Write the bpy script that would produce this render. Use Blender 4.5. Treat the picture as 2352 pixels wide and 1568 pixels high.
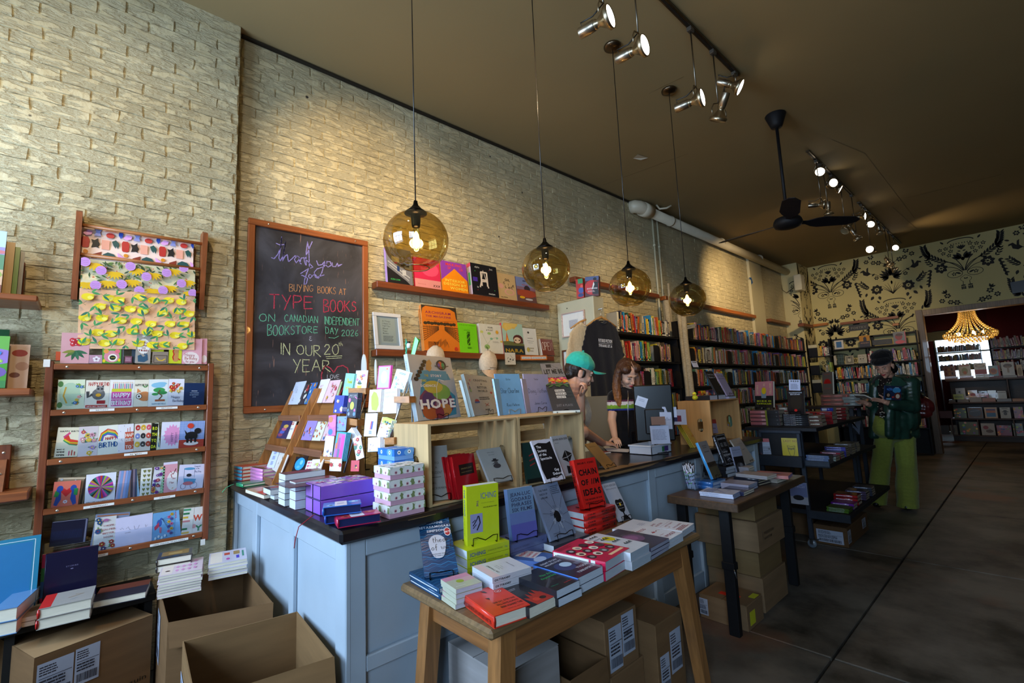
import bpy,math,random
from math import sin,cos,pi,radians,sqrt,atan2
from mathutils import Vector,Matrix,noise
VC=lambda *a:Vector(a)
RR=random.Random
RN=range;en=enumerate
def prim(k):
 return lambda *a:(k,)+a
E,RC,TT,LN,PL,TX_,LF,SS,CC=[prim(k) for k in('e','r','t','l','p','tx','lf','s','c')]
BD1,BD2,AC,AL={'bold':1},{'bold':2},{'align':'c','bold':1},{'align':'c'}
BF=lambda b,f:{'bold':b,'fit':f}
FT=lambda f:{'fit':f}
for _o in list(bpy.data.objects):
 bpy.data.objects.remove(_o)
SC=bpy.context.scene
COL=SC.collection
F_PX,YAW,PITCH,ROLL,CAM_Z=1079.0,radians(47.748),radians(6.795),radians(-2.429),1.32
_f=VC(-sin(YAW)*cos(PITCH),cos(YAW)*cos(PITCH),sin(PITCH))
_r=VC(cos(YAW),sin(YAW),0)
_u=_r.cross(_f)
RT=_r*cos(ROLL)+_u*sin(ROLL)
UP=RT.cross(_f)
FW=_f
CAM=VC(0,0,CAM_Z)
cam_data=bpy.data.cameras.new('camera')
cam_data.sensor_width=36.0
cam_data.lens=F_PX/2352*36
cam_data.clip_start=.02
cam_data.clip_end=100
cam=bpy.data.objects.new('camera',cam_data)
COL.objects.link(cam)
m=Matrix((RT,UP,-FW)).transposed().to_4x4()
m.translation=CAM
cam.matrix_world=m
SC.camera=cam
SC.view_settings.view_transform='Standard'
SC.view_settings.look='None'
SC.view_settings.gamma=1.0
SC.view_settings.use_curve_mapping=False
SC.view_settings.exposure=.75
SC.cycles.use_denoising=True
SC.cycles.max_bounces=6
SC.cycles.diffuse_bounces=3
SC.cycles.glossy_bounces=3
SC.cycles.transmission_bounces=6
SC.cycles.transparent_max_bounces=12
SC.cycles.caustics_reflective=False
SC.cycles.caustics_refractive=False
SC.cycles.sample_clamp_indirect=4.0
world=bpy.data.worlds.new('world')
SC.world=world
world.use_nodes=True
world.node_tree.nodes['Background'].inputs[0].default_value=(.62,.8,1.0,1)
world.node_tree.nodes['Background'].inputs[1].default_value=2.5
XW,XN,YB,ZC=-3.31,-3.23,11.4,3.82
XR,YF=1.9,-1.7
def light(kind,name,loc,power,col,aim=None,**kw):
 d=bpy.data.lights.new(name,kind);d.energy=power;d.color=col
 for k,v in kw.items():
  setattr(d,k,v)
 o=bpy.data.objects.new(name,d);COL.objects.link(o);o.location=loc
 if aim is not None:
  o.rotation_euler=(Vector(aim)-Vector(loc)).to_track_quat('-Z','Y').to_euler()
 return o
WARM=(1.0,.74,.42)
DAY=(.50,.72,1.0)
light('AREA','daylight',(-2.05,YF-.12,2.05),88,DAY,(-2.05,0,1.75),shape='RECTANGLE',size=1.7,size_y=1.5)
w2=light('AREA','daylight',(.95,YF-.12,2.05),20,DAY,(-2.0,2.2,1.5),shape='RECTANGLE',size=1.3,size_y=1.5)
w2.data.spread=radians(95)
SPOTS=[((-1.3,.55,3.45),(XW,1.55,2.86),150,46,1.0),((-1.3,1.5,3.45),(XW,2.6,1.9),85,78,1.0),((-1.32,6.3,3.35),(XW,8.0,2.9),260,46,1.0),((-1.35,4.4,3.4),(XW,5.0,1.8),80,80,1.0),((-1.4,8.6,3.2),(-2.4,YB,2.3),55,70,1.0),((-1.4,8.2,3.3),(XW,10.6,2.4),40,60,1.0),((-1.3,-.3,3.45),(XN,-.2,2.2),55,85,1.0),((-1.3,.1,3.45),(-2.3,1.5,1.2),40,62,1.0),((-1.36,6.9,3.2),(-2.3,7.9,3.9),9,70,1.0),((-1.36,9.7,3.2),(-.2,9.9,3.95),9,70,1.0)]
for loc,aim,pw,ang,bl in SPOTS:
 light('SPOT','ceiling_spot',loc,pw,WARM,aim,spot_size=radians(ang),spot_blend=bl,shadow_soft_size=.045)
def ray(x,y):
 return RT*((x-1176)/F_PX)-UP*((y-784)/F_PX)+FW
def onz(x,y,z):
 d=ray(x,y)
 return CAM+d*((z-CAM_Z)/d.z)
def onx(x,y,X):
 d=ray(x,y)
 return CAM+d*(X/d.x)
def ony(x,y,Y):
 d=ray(x,y)
 return CAM+d*(Y/d.y)
def lin(c):
 if isinstance(c,str):
  c=c.lstrip('#')
  if len(c)==3:
   c=''.join(q*2 for q in c)
  c=[int(c[i:i+2],16)for i in(0,2,4)]
 r=[]
 for v in c[:3]:
  v=v/255.0;r.append(v/12.92 if v<=.04045 else((v+.055)/1.055)**2.4)
 return(r[0],r[1],r[2],1.0)
MATS={}
def si(a,b,c):
 a.inputs[b].default_value=c
def lk(t,a,b,c,d):
 t.t.links.new(a.outputs[b],c.inputs[d])
class NT:
 def __init__(s,name):
  s.m=bpy.data.materials.new(name);s.m.use_nodes=True;s.t=s.m.node_tree;s.t.nodes.clear();s.out=s.n('ShaderNodeOutputMaterial')
 def n(s,typ,**kw):
  nd=s.t.nodes.new(typ)
  for k,v in kw.items():
   if k.startswith('i_'):
    nd.inputs[k[2:].replace('_',' ')].default_value=v
   else:
    setattr(nd,k,v)
  return nd
 def l(s,a,b):
  s.t.links.new(a,b)
def mkm(name,rough=.5,metal=.0,na=.12,nsc=30.0,bump=.0,bump_scale=60.0,coat=.0,stretch=None,spec=.5,fixed=None,emit=.0,sheen=.0,detail=3.0,dark=None,sss=.0,bump_dist=.004):
 t=NT(name);p=t.n('ShaderNodeBsdfPrincipled');si(p,'Roughness',rough);si(p,'Metallic',metal);si(p,'Specular IOR Level',spec);si(p,'Coat Weight',coat);si(p,'Sheen Weight',sheen)
 if sss:
  si(p,'Subsurface Weight',sss);si(p,'Subsurface Scale',.01)
 t.l(p.outputs[0],t.out.inputs[0]);tc=t.n('ShaderNodeTexCoord');mp=t.n('ShaderNodeMapping');lk(t,tc,'Object',mp,0)
 if stretch:
  si(mp,'Scale',stretch)
 nz=t.n('ShaderNodeTexNoise');si(nz,'Scale',nsc);si(nz,'Detail',detail);lk(t,mp,0,nz,'Vector');mr=t.n('ShaderNodeMapRange');si(mr,'From Min',.25);si(mr,'From Max',.75);si(mr,'To Min',1.0-na);si(mr,'To Max',1.0+na*.5);lk(t,nz,'Fac',mr,'Value');mx=t.n('ShaderNodeMix',data_type='RGBA',blend_type='MULTIPLY');si(mx,'Factor',1.0)
 if fixed is None:
  at=t.n('ShaderNodeAttribute',attribute_name='Col');lk(t,at,'Color',mx,'A');src=at.outputs['Color']
 else:
  si(mx,'A',lin(fixed));src=None
 lk(t,mr,0,mx,'B');lk(t,mx,'Result',p,'Base Color')
 if emit:
  lk(t,mx,'Result',p,'Emission Color');si(p,'Emission Strength',emit)
 if bump:
  nb=t.n('ShaderNodeTexNoise');si(nb,'Scale',bump_scale);si(nb,'Detail',4.0);lk(t,mp,0,nb,'Vector');b=t.n('ShaderNodeBump');si(b,'Strength',bump);si(b,'Distance',bump_dist);lk(t,nb,'Fac',b,'Height');lk(t,b,0,p,'Normal')
 MATS[name]=t.m
 return t.m
mkm('paper',.62,na=.05,spec=.35)
mkm('gloss',.28,na=.05,coat=.25)
mkm('print',.38,na=.03)
mkm('pages',.8,na=.22,nsc=6,stretch=(4,4,260),spec=.2)
for ax,st in(('x',(1.2,26,26)),('y',(26,1.2,26)),('z',(26,26,1.2))):
 mkm('wood_'+ax,.45,na=.42,nsc=2.6,stretch=st,bump=.15,bump_scale=3.0,detail=6,coat=.15);mkm('plywood_'+ax,.6,na=.22,nsc=2.0,stretch=st,bump=.1,bump_scale=3.0,detail=6)
mkm('painted',.42,na=.08,nsc=5,bump=.08,bump_scale=30)
mkm('black_paint',.3,na=.3,nsc=14,bump=.15,bump_scale=14,coat=.2)
mkm('black_matte',.6,na=.2,spec=.3)
mkm('metal',.32,1.0,na=.1,stretch=(3,3,90),nsc=4)
mkm('steel',.42,.6,na=.3,nsc=12)
mkm('plastic',.3,na=.03)
mkm('cloth',.9,na=.15,nsc=60,bump=.5,bump_scale=18,sheen=.2,spec=.2,bump_dist=.01)
mkm('leather',.32,na=.3,nsc=9,bump=.5,bump_scale=9,bump_dist=.02)
mkm('skin',.5,na=.08,nsc=14,sss=.15,spec=.35)
mkm('hair',.45,na=.55,nsc=5,stretch=(30,30,1.6),bump=.6,bump_scale=5,spec=.4)
mkm('cardboard',.85,na=.16,nsc=4,stretch=(1,1,8),bump=.06,bump_scale=80,spec=.2)
mkm('chalk',.95,na=.55,nsc=240,detail=2,spec=.1)
mkm('ornament_paint',.6,na=.1,spec=.3)
mkm('bark',.85,na=.35,nsc=6,stretch=(6,6,30),bump=.4,bump_scale=10)
mkm('plaster',.75,na=.06,nsc=1.2,bump=.08,bump_scale=8,spec=.2)
mkm('lamp_glow',.5,na=.0,emit=6.0)
mkm('filament_glow',.5,na=.0,emit=30.0)
mkm('crystal_glow',.15,na=.6,nsc=40,emit=.28,coat=1.0)
def brick_paint():
 t=NT('brick_paint');p=t.n('ShaderNodeBsdfPrincipled');si(p,'Roughness',.5);si(p,'Specular IOR Level',.45);t.l(p.outputs[0],t.out.inputs[0]);g=t.n('ShaderNodeNewGeometry');n1=t.n('ShaderNodeTexNoise');si(n1,'Scale',1.4);si(n1,'Detail',5);lk(t,g,'Position',n1,'Vector');cr=t.n('ShaderNodeValToRGB');cr.color_ramp.elements[0].position=.3;cr.color_ramp.elements[0].color=lin('#b9aa84');cr.color_ramp.elements[1].position=.7
 cr.color_ramp.elements[1].color=lin('#d3c6a0');lk(t,n1,'Fac',cr,0);v=t.n('ShaderNodeTexVoronoi');si(v,'Scale',3.2);lk(t,g,'Position',v,'Vector');cs=t.n('ShaderNodeMapRange');si(cs,'From Min',.028);si(cs,'From Max',.04);lk(t,v,'Distance',cs,'Value');mx=t.n('ShaderNodeMix',data_type='RGBA');si(mx,'A',lin('#3c352a'));lk(t,cs,0,mx,'Factor');lk(t,cr,0,mx,'B');lk(t,mx,'Result',p,'Base Color');mp=t.n('ShaderNodeMapping')
 si(mp,'Scale',(1,.45,1.5));lk(t,g,'Position',mp,0);nb=t.n('ShaderNodeTexNoise');si(nb,'Scale',13);si(nb,'Detail',7);si(nb,'Roughness',.62);lk(t,mp,0,nb,'Vector');ab=t.n('ShaderNodeMath',operation='SUBTRACT');si(ab,1,.5);lk(t,nb,'Fac',ab,0);ab2=t.n('ShaderNodeMath',operation='ABSOLUTE');lk(t,ab,0,ab2,0);mr=t.n('ShaderNodeMapRange');si(mr,'From Max',.07);lk(t,ab2,0,mr,'Value');n3=t.n('ShaderNodeTexNoise')
 si(n3,'Scale',28);si(n3,'Detail',5);lk(t,g,'Position',n3,'Vector');ad=t.n('ShaderNodeMath',operation='MULTIPLY_ADD');si(ad,1,1.1);lk(t,n3,'Fac',ad,0);lk(t,mr,0,ad,2);b=t.n('ShaderNodeBump');si(b,'Strength',.8);si(b,'Distance',.007);lk(t,ad,0,b,'Height');lk(t,b,0,p,'Normal');MATS['brick_paint']=t.m
def concrete():
 t=NT('concrete');p=t.n('ShaderNodeBsdfPrincipled');t.l(p.outputs[0],t.out.inputs[0]);g=t.n('ShaderNodeNewGeometry');n1=t.n('ShaderNodeTexNoise');si(n1,'Scale',1.6);si(n1,'Detail',8);si(n1,'Roughness',.65);lk(t,g,'Position',n1,'Vector');cr=t.n('ShaderNodeValToRGB');e=cr.color_ramp.elements;e[0].position=.36;e[0].color=lin('#26241f');e[1].position=.62;e[1].color=lin('#6d665c');q=e.new(.48);q.color=lin('#544e46')
 lk(t,n1,'Fac',cr,0);n2=t.n('ShaderNodeTexNoise');si(n2,'Scale',.9);si(n2,'Detail',4);lk(t,g,'Position',n2,'Vector');mr=t.n('ShaderNodeMapRange');si(mr,'From Min',.58);si(mr,'From Max',.68);lk(t,n2,'Fac',mr,'Value');mx=t.n('ShaderNodeMix',data_type='RGBA');si(mx,'B',lin('#6e4630'));lk(t,mr,0,mx,'Factor');lk(t,cr,0,mx,'A');lk(t,mx,'Result',p,'Base Color');si(p,'Roughness',.55);b=t.n('ShaderNodeBump')
 si(b,'Strength',.3);si(b,'Distance',.01);lk(t,n1,'Fac',b,'Height');lk(t,b,0,p,'Normal');MATS['concrete']=t.m
def blackboard_mat():
 t=NT('slate');p=t.n('ShaderNodeBsdfPrincipled');si(p,'Roughness',.55);t.l(p.outputs[0],t.out.inputs[0]);g=t.n('ShaderNodeNewGeometry');n1=t.n('ShaderNodeTexNoise');si(n1,'Scale',2.3);si(n1,'Detail',5);si(n1,'Distortion',1.2);lk(t,g,'Position',n1,'Vector');cr=t.n('ShaderNodeValToRGB');cr.color_ramp.elements[0].position=.38;cr.color_ramp.elements[0].color=lin('#232126');cr.color_ramp.elements[1].position=.75
 cr.color_ramp.elements[1].color=lin('#5d5b62');lk(t,n1,'Fac',cr,0);mp=t.n('ShaderNodeMapping');si(mp,'Scale',(1,110,9));lk(t,g,'Position',mp,0);n2=t.n('ShaderNodeTexNoise');si(n2,'Scale',1);si(n2,'Detail',2);lk(t,mp,0,n2,'Vector');mr=t.n('ShaderNodeMapRange');si(mr,'From Min',.7);si(mr,'From Max',.74);lk(t,n2,'Fac',mr,'Value');mx=t.n('ShaderNodeMix',data_type='RGBA');si(mx,'B',lin('#8c6a5c'));lk(t,mr,0,mx,'Factor')
 lk(t,cr,0,mx,'A');lk(t,mx,'Result',p,'Base Color');MATS['slate']=t.m
def thin_glass(name,tint,refl=.09,tr=1.0,rough=.02):
 t=NT(name);tp=t.n('ShaderNodeBsdfTransparent');si(tp,0,lin(tint));gl=t.n('ShaderNodeBsdfGlossy');si(gl,'Roughness',rough);lw=t.n('ShaderNodeLayerWeight');si(lw,'Blend',.28);mr=t.n('ShaderNodeMapRange');si(mr,'To Min',refl);si(mr,'To Max',.55);lk(t,lw,'Facing',mr,'Value');ms=t.n('ShaderNodeMixShader');lk(t,mr,0,ms,0);lk(t,tp,0,ms,1);lk(t,gl,0,ms,2);t.l(ms.outputs[0],t.out.inputs[0]);MATS[name]=t.m
brick_paint()
concrete()
blackboard_mat()
thin_glass('amber_glass','#e2d09a',.07)
thin_glass('clear_glass','#f4fbff',.06)
thin_glass('acrylic','#f6fbff',.035,rough=.05)
thin_glass('sleeve_film','#fbfdff',.03,rough=.12)
GL={}
def glyph(ch,bold):
 k=(ch,bold)
 if k in GL:
  return GL[k]
 cu=bpy.data.curves.new('g','FONT');cu.body=ch;cu.size=1.0;cu.resolution_u=2
 if bold:
  cu.offset=.022 if bold==1 else .04
 o=bpy.data.objects.new('g',cu);me=bpy.data.meshes.new_from_object(o);vs=[(v.co.x,v.co.y)for v in me.vertices];fs=[tuple(p.vertices)for p in me.polygons];adv=(max(v[0]for v in vs)+.07)if vs else .28;bpy.data.objects.remove(o);bpy.data.curves.remove(cu);bpy.data.meshes.remove(me);GL[k]=(vs,fs,adv)
 return GL[k]
ST={'A':['0,0 .3,1 .6,0','.1,.35 .5,.38'],'B':['0,0 0,1','0,1 .4,.95 .45,.72 .1,.52','.1,.52 .5,.42 .5,.1 0,0'],'C':['.55,.82 .35,1 .1,.8 0,.45 .12,.1 .35,0 .58,.14'],'D':['.05,0 0,1','0,1 .4,.85 .55,.5 .4,.12 .05,0'],'E':['.5,1 0,1 0,0 .5,.02','0,.52 .42,.54'],'F':['.5,1 0,1 0,0','0,.52 .42,.54'],'G':['.55,.85 .3,1 .06,.75 .02,.35 .25,0 .52,.1 .54,.42 .3,.42'],'H':['0,0 0,1','.5,0 .5,1','0,.5 .5,.52'],'I':['.1,0 .1,1'],'J':['.4,1 .4,.2 .2,0 0,.18'],'K':['0,0 0,1','.5,1 .02,.45','.12,.55 .55,-.02'],'L':['0,1 0,0 .45,.02'],'M':['0,0 .08,1 .35,.35 .62,1 .7,0'],'N':['0,0 .02,1 .5,0 .5,1'],'O':['.3,1 .08,.85 0,.45 .12,.08 .32,0 .52,.15 .58,.55 .48,.9 .3,1'],'P':['0,0 0,1','0,1 .42,.95 .48,.68 .3,.5 0,.48'],'R':['0,0 0,1','0,1 .4,.95 .45,.72 .3,.54 .02,.5 .55,0'],'S':['.45,.85 .25,1 .05,.82 .12,.58 .4,.42 .45,.15 .2,0 0,.12'],'T':['0,.98 .6,1','.3,1 .28,0'],'U':['0,1 .02,.2 .2,0 .42,.08 .5,.4 .5,1'],'V':['0,1 .25,0 .5,1'],'W':['0,1 .18,0 .35,.7 .52,0 .7,1'],'X':['0,0 .5,1','0,1 .5,0'],'Y':['0,1 .26,.5','.52,1 .12,-.1'],'Z':['0,1 .5,1 0,0 .5,0'],'0':['.28,1 .06,.8 0,.45 .12,.08 .28,0 .46,.15 .52,.55 .44,.9 .28,1'],'2':['.02,.75 .15,.98 .38,.95 .42,.7 .2,.35 0,.02 .5,.05'],'6':['.4,1 .12,.7 0,.3 .18,0 .42,.12 .4,.4 .15,.45 .02,.3'],'1':['.1,0 .1,1'],'5':['.45,1 .05,1 .02,.6 .3,.62 .45,.35 .3,.02 0,.06'],'a':['.35,.5 .12,.52 0,.25 .12,0 .34,.18 .36,.5 .36,.08 .45,0'],'b':['0,1 0,0 .25,0 .36,.25 .22,.5 0,.4'],'c':['.36,.42 .18,.52 0,.28 .12,0 .38,.08'],'d':['.35,.45 .1,.5 0,.2 .15,0 .35,.15','.38,1 .36,0'],'e':['0,.25 .34,.3 .26,.52 .06,.45 0,.2 .15,0 .38,.1'],'f':['.36,.95 .2,1 .14,.7 .12,-.1','0,.5 .3,.52'],'g':['.32,.45 .1,.5 0,.2 .2,.05 .34,.3 .34,-.3 .1,-.35'],'h':['0,1 0,0','0,.35 .2,.52 .32,.35 .33,0'],'i':['.05,.5 .05,0','.05,.68 .06,.72'],'k':['0,1 0,0','.3,.52 .02,.22 .35,0'],'l':['.05,1 .05,0'],'m':['0,.5 0,0','0,.35 .14,.52 .22,.35 .22,0','.22,.35 .36,.52 .46,.35 .46,0'],'n':['0,.5 0,0','0,.35 .18,.52 .3,.35 .31,0'],'o':['.18,.52 0,.3 .08,.02 .28,.05 .36,.32 .18,.52'],'p':['0,.5 0,-.4','0,.45 .28,.5 .34,.2 .15,0 0,.1'],'r':['0,.5 0,0','0,.3 .14,.5 .28,.48'],'s':['.28,.45 .12,.52 .03,.38 .26,.18 .18,0 0,.04'],'t':['.14,.9 .12,.08 .26,0','0,.55 .28,.58'],'u':['0,.5 .04,.05 .2,.02 .32,.2','.33,.5 .33,0'],'v':['0,.5 .16,0 .3,.5'],'w':['0,.5 .12,0 .22,.4 .34,0 .46,.5'],'y':['0,.5 .16,.08','.34,.5 .05,-.4'],'z':['0,.5 .3,.5 0,0 .32,0'],"'":['.05,1 .05,.8'],'!':['.05,1 .05,.3','.05,.05 .06,0'],'&':['.3,.9 .1,1 .05,.7 .25,.55 .05,.45 0,.15 .2,0 .38,.15'],'.':['.05,.03 .06,0'],'-':['0,.4 .3,.4'],',':['.06,.05 .02,-.12'],}
def stroke_paths(s,x,y,size,jitter=.0,rng=None,gap=.16,slant=.0,grow=.0):
 out=[];cx=x
 for i,ch in en(s):
  if ch==' ':
   cx+=size*.34
   continue
  st=ST.get(ch)or ST.get(ch.upper())
  if not st:
   cx+=size*.2
   continue
  w=0;jy=(rng.uniform(-1,1)*jitter*size)if rng else 0
  for p in st:
   pts=[tuple(map(float,q.split(',')))for q in p.split()];w=max(w,max(q[0]for q in pts));out.append([(cx+(q[0]+q[1]*slant)*size,y+q[1]*size+jy+grow*(cx-x))for q in pts])
  cx+=(w+gap)*size
 return out,cx-x-gap*size
class MB:
 def __init__(s):
  s.v,s.f,s.c,s.m,s.sm=[],[],[],[],[];s.mat=0;s.M=None
 def add(s,vs,fs,col,smooth=False):
  b=len(s.v)
  if s.M is not None:
   vs=[s.M@Vector(v)for v in vs]
  s.v.extend([tuple(v)for v in vs]);c=lin(col)if not(isinstance(col,tuple)and len(col)==4)else col
  for f in fs:
   s.f.append([i+b for i in f]);s.c.append(c);s.m.append(s.mat);s.sm.append(smooth)
  return s
 def box(s,a,b,col,skip=''):
  x0,y0,z0=a;x1,y1,z1=b;vs=[(x0,y0,z0),(x1,y0,z0),(x1,y1,z0),(x0,y1,z0),(x0,y0,z1),(x1,y0,z1),(x1,y1,z1),(x0,y1,z1)];fs={'b':(0,3,2,1),'t':(4,5,6,7),'f':(0,1,5,4),'k':(2,3,7,6),'l':(3,0,4,7),'r':(1,2,6,5)}
  return s.add(vs,[fs[k]for k in fs if k not in skip],col)
 def bbox(s,a,b,col,r=.004):
  cx=[(a[i]+b[i])/2 for i in RN(3)];h=[abs(b[i]-a[i])/2 for i in RN(3)];r=min(r,min(h)*.6);vs,fs,idx=[],[],{}
  for sx in(-1,1):
   for sy in(-1,1):
    for sz in(-1,1):
     for ax in RN(3):
      sg=(sx,sy,sz);p=[cx[i]+sg[i]*(h[i]if i==ax else h[i]-r)for i in RN(3)];idx[(sx,sy,sz,ax)]=len(vs);vs.append(p)
  S=(-1,1)
  for ax in RN(3):
   o=[i for i in RN(3)if i!=ax]
   for sg in S:
    q=[]
    for(p1,p2)in((-1,-1),(1,-1),(1,1),(-1,1)):
     k=[0,0,0];k[ax]=sg;k[o[0]]=p1;k[o[1]]=p2;q.append(idx[(*k,ax)])
    flip=(sg>0)==(ax==1);fs.append(q[::-1]if flip else q)if True else None
  for e in RN(3):
   o=[i for i in RN(3)if i!=e]
   for s1 in S:
    for s2 in S:
     def g(t,ax):
      k=[0,0,0];k[e]=t;k[o[0]]=s1;k[o[1]]=s2
      return idx[(*k,ax)]
     fs.append([g(-1,o[0]),g(1,o[0]),g(1,o[1]),g(-1,o[1])])
  for sx in S:
   for sy in S:
    for sz in S:
     fs.append([idx[(sx,sy,sz,i)]for i in RN(3)])
  c=Vector(cx);out=[]
  for f in fs:
   P=[Vector(vs[i])for i in f];n=(P[1]-P[0]).cross(P[2]-P[0]);mid=sum(P,Vector())/len(P);out.append(f if n.dot(mid-c)>0 else f[::-1])
  return s.add(vs,out,col)
 def quad(s,a,b,c,d,col):
  return s.add([a,b,c,d],[(0,1,2,3)],col)
 def tube(s,path,r,col,n=8,smooth=True,cap=True):
  P=[Vector(p)for p in path];rs=r if isinstance(r,(list,tuple))else[r]*len(P);vs,fs=[],[];pn=None
  for i,p in en(P):
   t=(P[min(i+1,len(P)-1)]-P[max(i-1,0)])
   if t.length<1e-9:
    t=VC(0,0,1)
   t.normalize()
   if pn is None:
    a=VC(0,0,1)if abs(t.z)<.9 else VC(1,0,0);nn=t.cross(a).normalized()
   else:
    nn=(pn-t*pn.dot(t));nn=nn.normalized()if nn.length>1e-6 else t.cross(VC(0,0,1)).normalized()
   pn=nn;bb=t.cross(nn)
   for k in RN(n):
    a=2*pi*k/n;vs.append(p+(nn*cos(a)+bb*sin(a))*rs[i])
  for i in RN(len(P)-1):
   for k in RN(n):
    k2=(k+1)%n;fs.append((i*n+k,i*n+k2,(i+1)*n+k2,(i+1)*n+k))
  if cap:
   fs.append(tuple(RN(n))[::-1]);fs.append(tuple(RN((len(P)-1)*n,len(P)*n)))
  return s.add(vs,fs,col,smooth)
 def lathe(s,prof,col,n=20,base=(0,0,0),smooth=True,axis=None):
  B=Vector(base);Q=Matrix.Identity(3)
  if axis is not None:
   Q=Vector(axis).to_track_quat('Z','Y').to_matrix()
  vs,fs=[],[]
  for(r,z)in prof:
   for k in RN(n):
    a=2*pi*k/n;vs.append(B+Q@VC(r*cos(a),r*sin(a),z))
  for i in RN(len(prof)-1):
   for k in RN(n):
    k2=(k+1)%n;fs.append((i*n+k,i*n+k2,(i+1)*n+k2,(i+1)*n+k))
  return s.add(vs,fs,col,smooth)
 def sph(s,c,r,col,n=12,m=8,sc=(1,1,1)):
  prof=[(sin(pi*i/m)*1.0,-cos(pi*i/m))for i in RN(m+1)];C=Vector(c);vs,fs=[],[]
  for(q,z)in prof:
   for k in RN(n):
    a=2*pi*k/n;vs.append(C+VC(r*q*cos(a)*sc[0],r*q*sin(a)*sc[1],r*z*sc[2]))
  for i in RN(m):
   for k in RN(n):
    k2=(k+1)%n;fs.append((i*n+k,i*n+k2,(i+1)*n+k2,(i+1)*n+k))
  return s.add(vs,fs,col,True)
 def prism(s,poly,h,col):
  n=len(poly);vs=[(x,y,0)for x,y in poly]+[(x,y,h)for x,y in poly];fs=[tuple(RN(n))[::-1],tuple(RN(n,2*n))];fs+=[(i,(i+1)%n,n+(i+1)%n,n+i)for i in RN(n)]
  return s.add(vs,fs,col)
 def bd(s,name,mat,parent=None,loc=None):
  me=bpy.data.meshes.new(name);me.from_pydata(s.v,[],s.f);at=me.color_attributes.new('Col','BYTE_COLOR','CORNER');buf=[]
  for f,c in zip(s.f,s.c):
   for _ in f:
    buf.extend(c)
  at.data.foreach_set('color',[.0]*0 or buf);mats=mat if isinstance(mat,(list,tuple))else[mat]
  for q in mats:
   me.materials.append(MATS[q])
  me.polygons.foreach_set('material_index',s.m);me.polygons.foreach_set('use_smooth',s.sm);me.update()
  return place(name,me,parent,loc)
def place(name,me,parent=None,loc=None):
 o=bpy.data.objects.new(name,me);COL.objects.link(o)
 if parent is not None:
  o.parent=parent
 if loc is not None:
  o.location=loc
 return o
def tag(o,label=None,cat=None,group=None,kind=None):
 if label:
  if len(label.split())>16:
   print('LONG',label)
  o['label']=label
 if cat:
  o['category']=cat
 if group:
  o['group']=group
 if kind:
  o['kind']=kind
 return o
def empty(name,loc,label,cat,group=None,rz=.0):
 o=bpy.data.objects.new(name,None);COL.objects.link(o);o.location=loc;o.rotation_euler=(0,0,rz);o.empty_display_size=.1
 return tag(o,label,cat,group)
def copy_tree(o,parent=None):
 c=o.copy();COL.objects.link(c);c.parent=parent
 for ch in o.children:
  copy_tree(ch,c)
 return c
def frame(o,org,u,v,n):
 M=Matrix((u,v,n)).transposed().to_4x4();M.translation=org;o.matrix_world=M
 return o
def art(mb,items,w,h,z=.0,step=.00012):
 k=1;real,mb=mb,MB()
 for it in items:
  zz=z+k*step;k+=1;T=it[0]
  if T=='r':
   _,a,b,c,d,col=it;mb.add([(a*w,b*h,zz),(c*w,b*h,zz),(c*w,d*h,zz),(a*w,d*h,zz)],[(0,1,2,3)],col)
  elif T=='e':
   _,a,b,ra,rb,col=it[:6];n=14;mb.add([((a+ra*cos(2*pi*i/n))*w,(b+rb*sin(2*pi*i/n))*h,zz)for i in RN(n)],[tuple(RN(n))],col)
  elif T=='p':
   _,pts,col=it;mb.add([(a*w,b*h,zz)for a,b in pts],[tuple(RN(len(pts)))],col)
  elif T=='l':
   _,pts,wd,col=it;line2d(mb,[(a*w,b*h)for a,b in pts],wd,col,zz)
  elif T=='t':
   _,s,a,b,size,col=it[:6];o=it[6]if len(it)>6 else{};text2d(mb,s,a*w,b*h,size*h,col,zz,**{**o,**({'fit':o['fit']*w}if 'fit'in o else{})})
  elif T=='s':
   _,s,a,b,size,col,wd=it[:7];o=it[7]if len(it)>7 else{};paths,tw=stroke_paths(s,0,0,size*h,**{q:o[q]for q in o if q!='fit'});sx=o['fit']*w/tw if 'fit'in o else 1.0
   for p in paths:
    line2d(mb,[(a*w+x*sx,b*h+y)for x,y in p],wd,col,zz)
  elif T=='fl':
   _,a,b,r,npet,col,hc=it
   for i in RN(npet):
    an=2*pi*i/npet+.3;px_,py_=a*w+cos(an)*r*h*.6,b*h+sin(an)*r*h*.6;m=7;mb.add([(px_+cos(2*pi*j/m)*r*h*.42,py_+sin(2*pi*j/m)*r*h*.42,zz)for j in RN(m)],[tuple(RN(m))],col)
   mb.add([(a*w+cos(2*pi*j/7)*r*h*.3,b*h+sin(2*pi*j/7)*r*h*.3,zz+step*.6)for j in RN(7)],[tuple(RN(7))],hc)
  elif T=='lf':
   _,a,b,an,ln,col=it;leaf2d(mb,a*w,b*h,an,ln*h,ln*h*.3,col,zz)
  elif T=='tx':
   _,a,b,c,d,n,col=it;rr=RR(int(a*977+d*331+n))
   for i in RN(n):
    y1=(d-(d-b)*(i+.2)/n)*h;y0=(d-(d-b)*(i+.7)/n)*h;x=a*w;lim=(a+(c-a)*rr.uniform(.8,1.0))*w
    while x<lim:
     L=min(rr.uniform(.03,.12)*(c-a)*w*2,lim-x);mb.add([(x,y0,zz),(x+L,y0,zz),(x+L,y1,zz),(x,y1,zz)],[(0,1,2,3)],col);x+=L+.02*(c-a)*w
 for f,c in zip(mb.f,mb.c):
  P=[mb.v[i]for i in f]
  if min(p[0]for p in P)<0 or max(p[0]for p in P)>w or min(p[1]for p in P)<0 or max(p[1]for p in P)>h:
   P=clip_poly(P,w,h)
   if len(P)<3:
    continue
  real.add(P,[tuple(RN(len(P)))],c)
 return z+k*step
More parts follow.
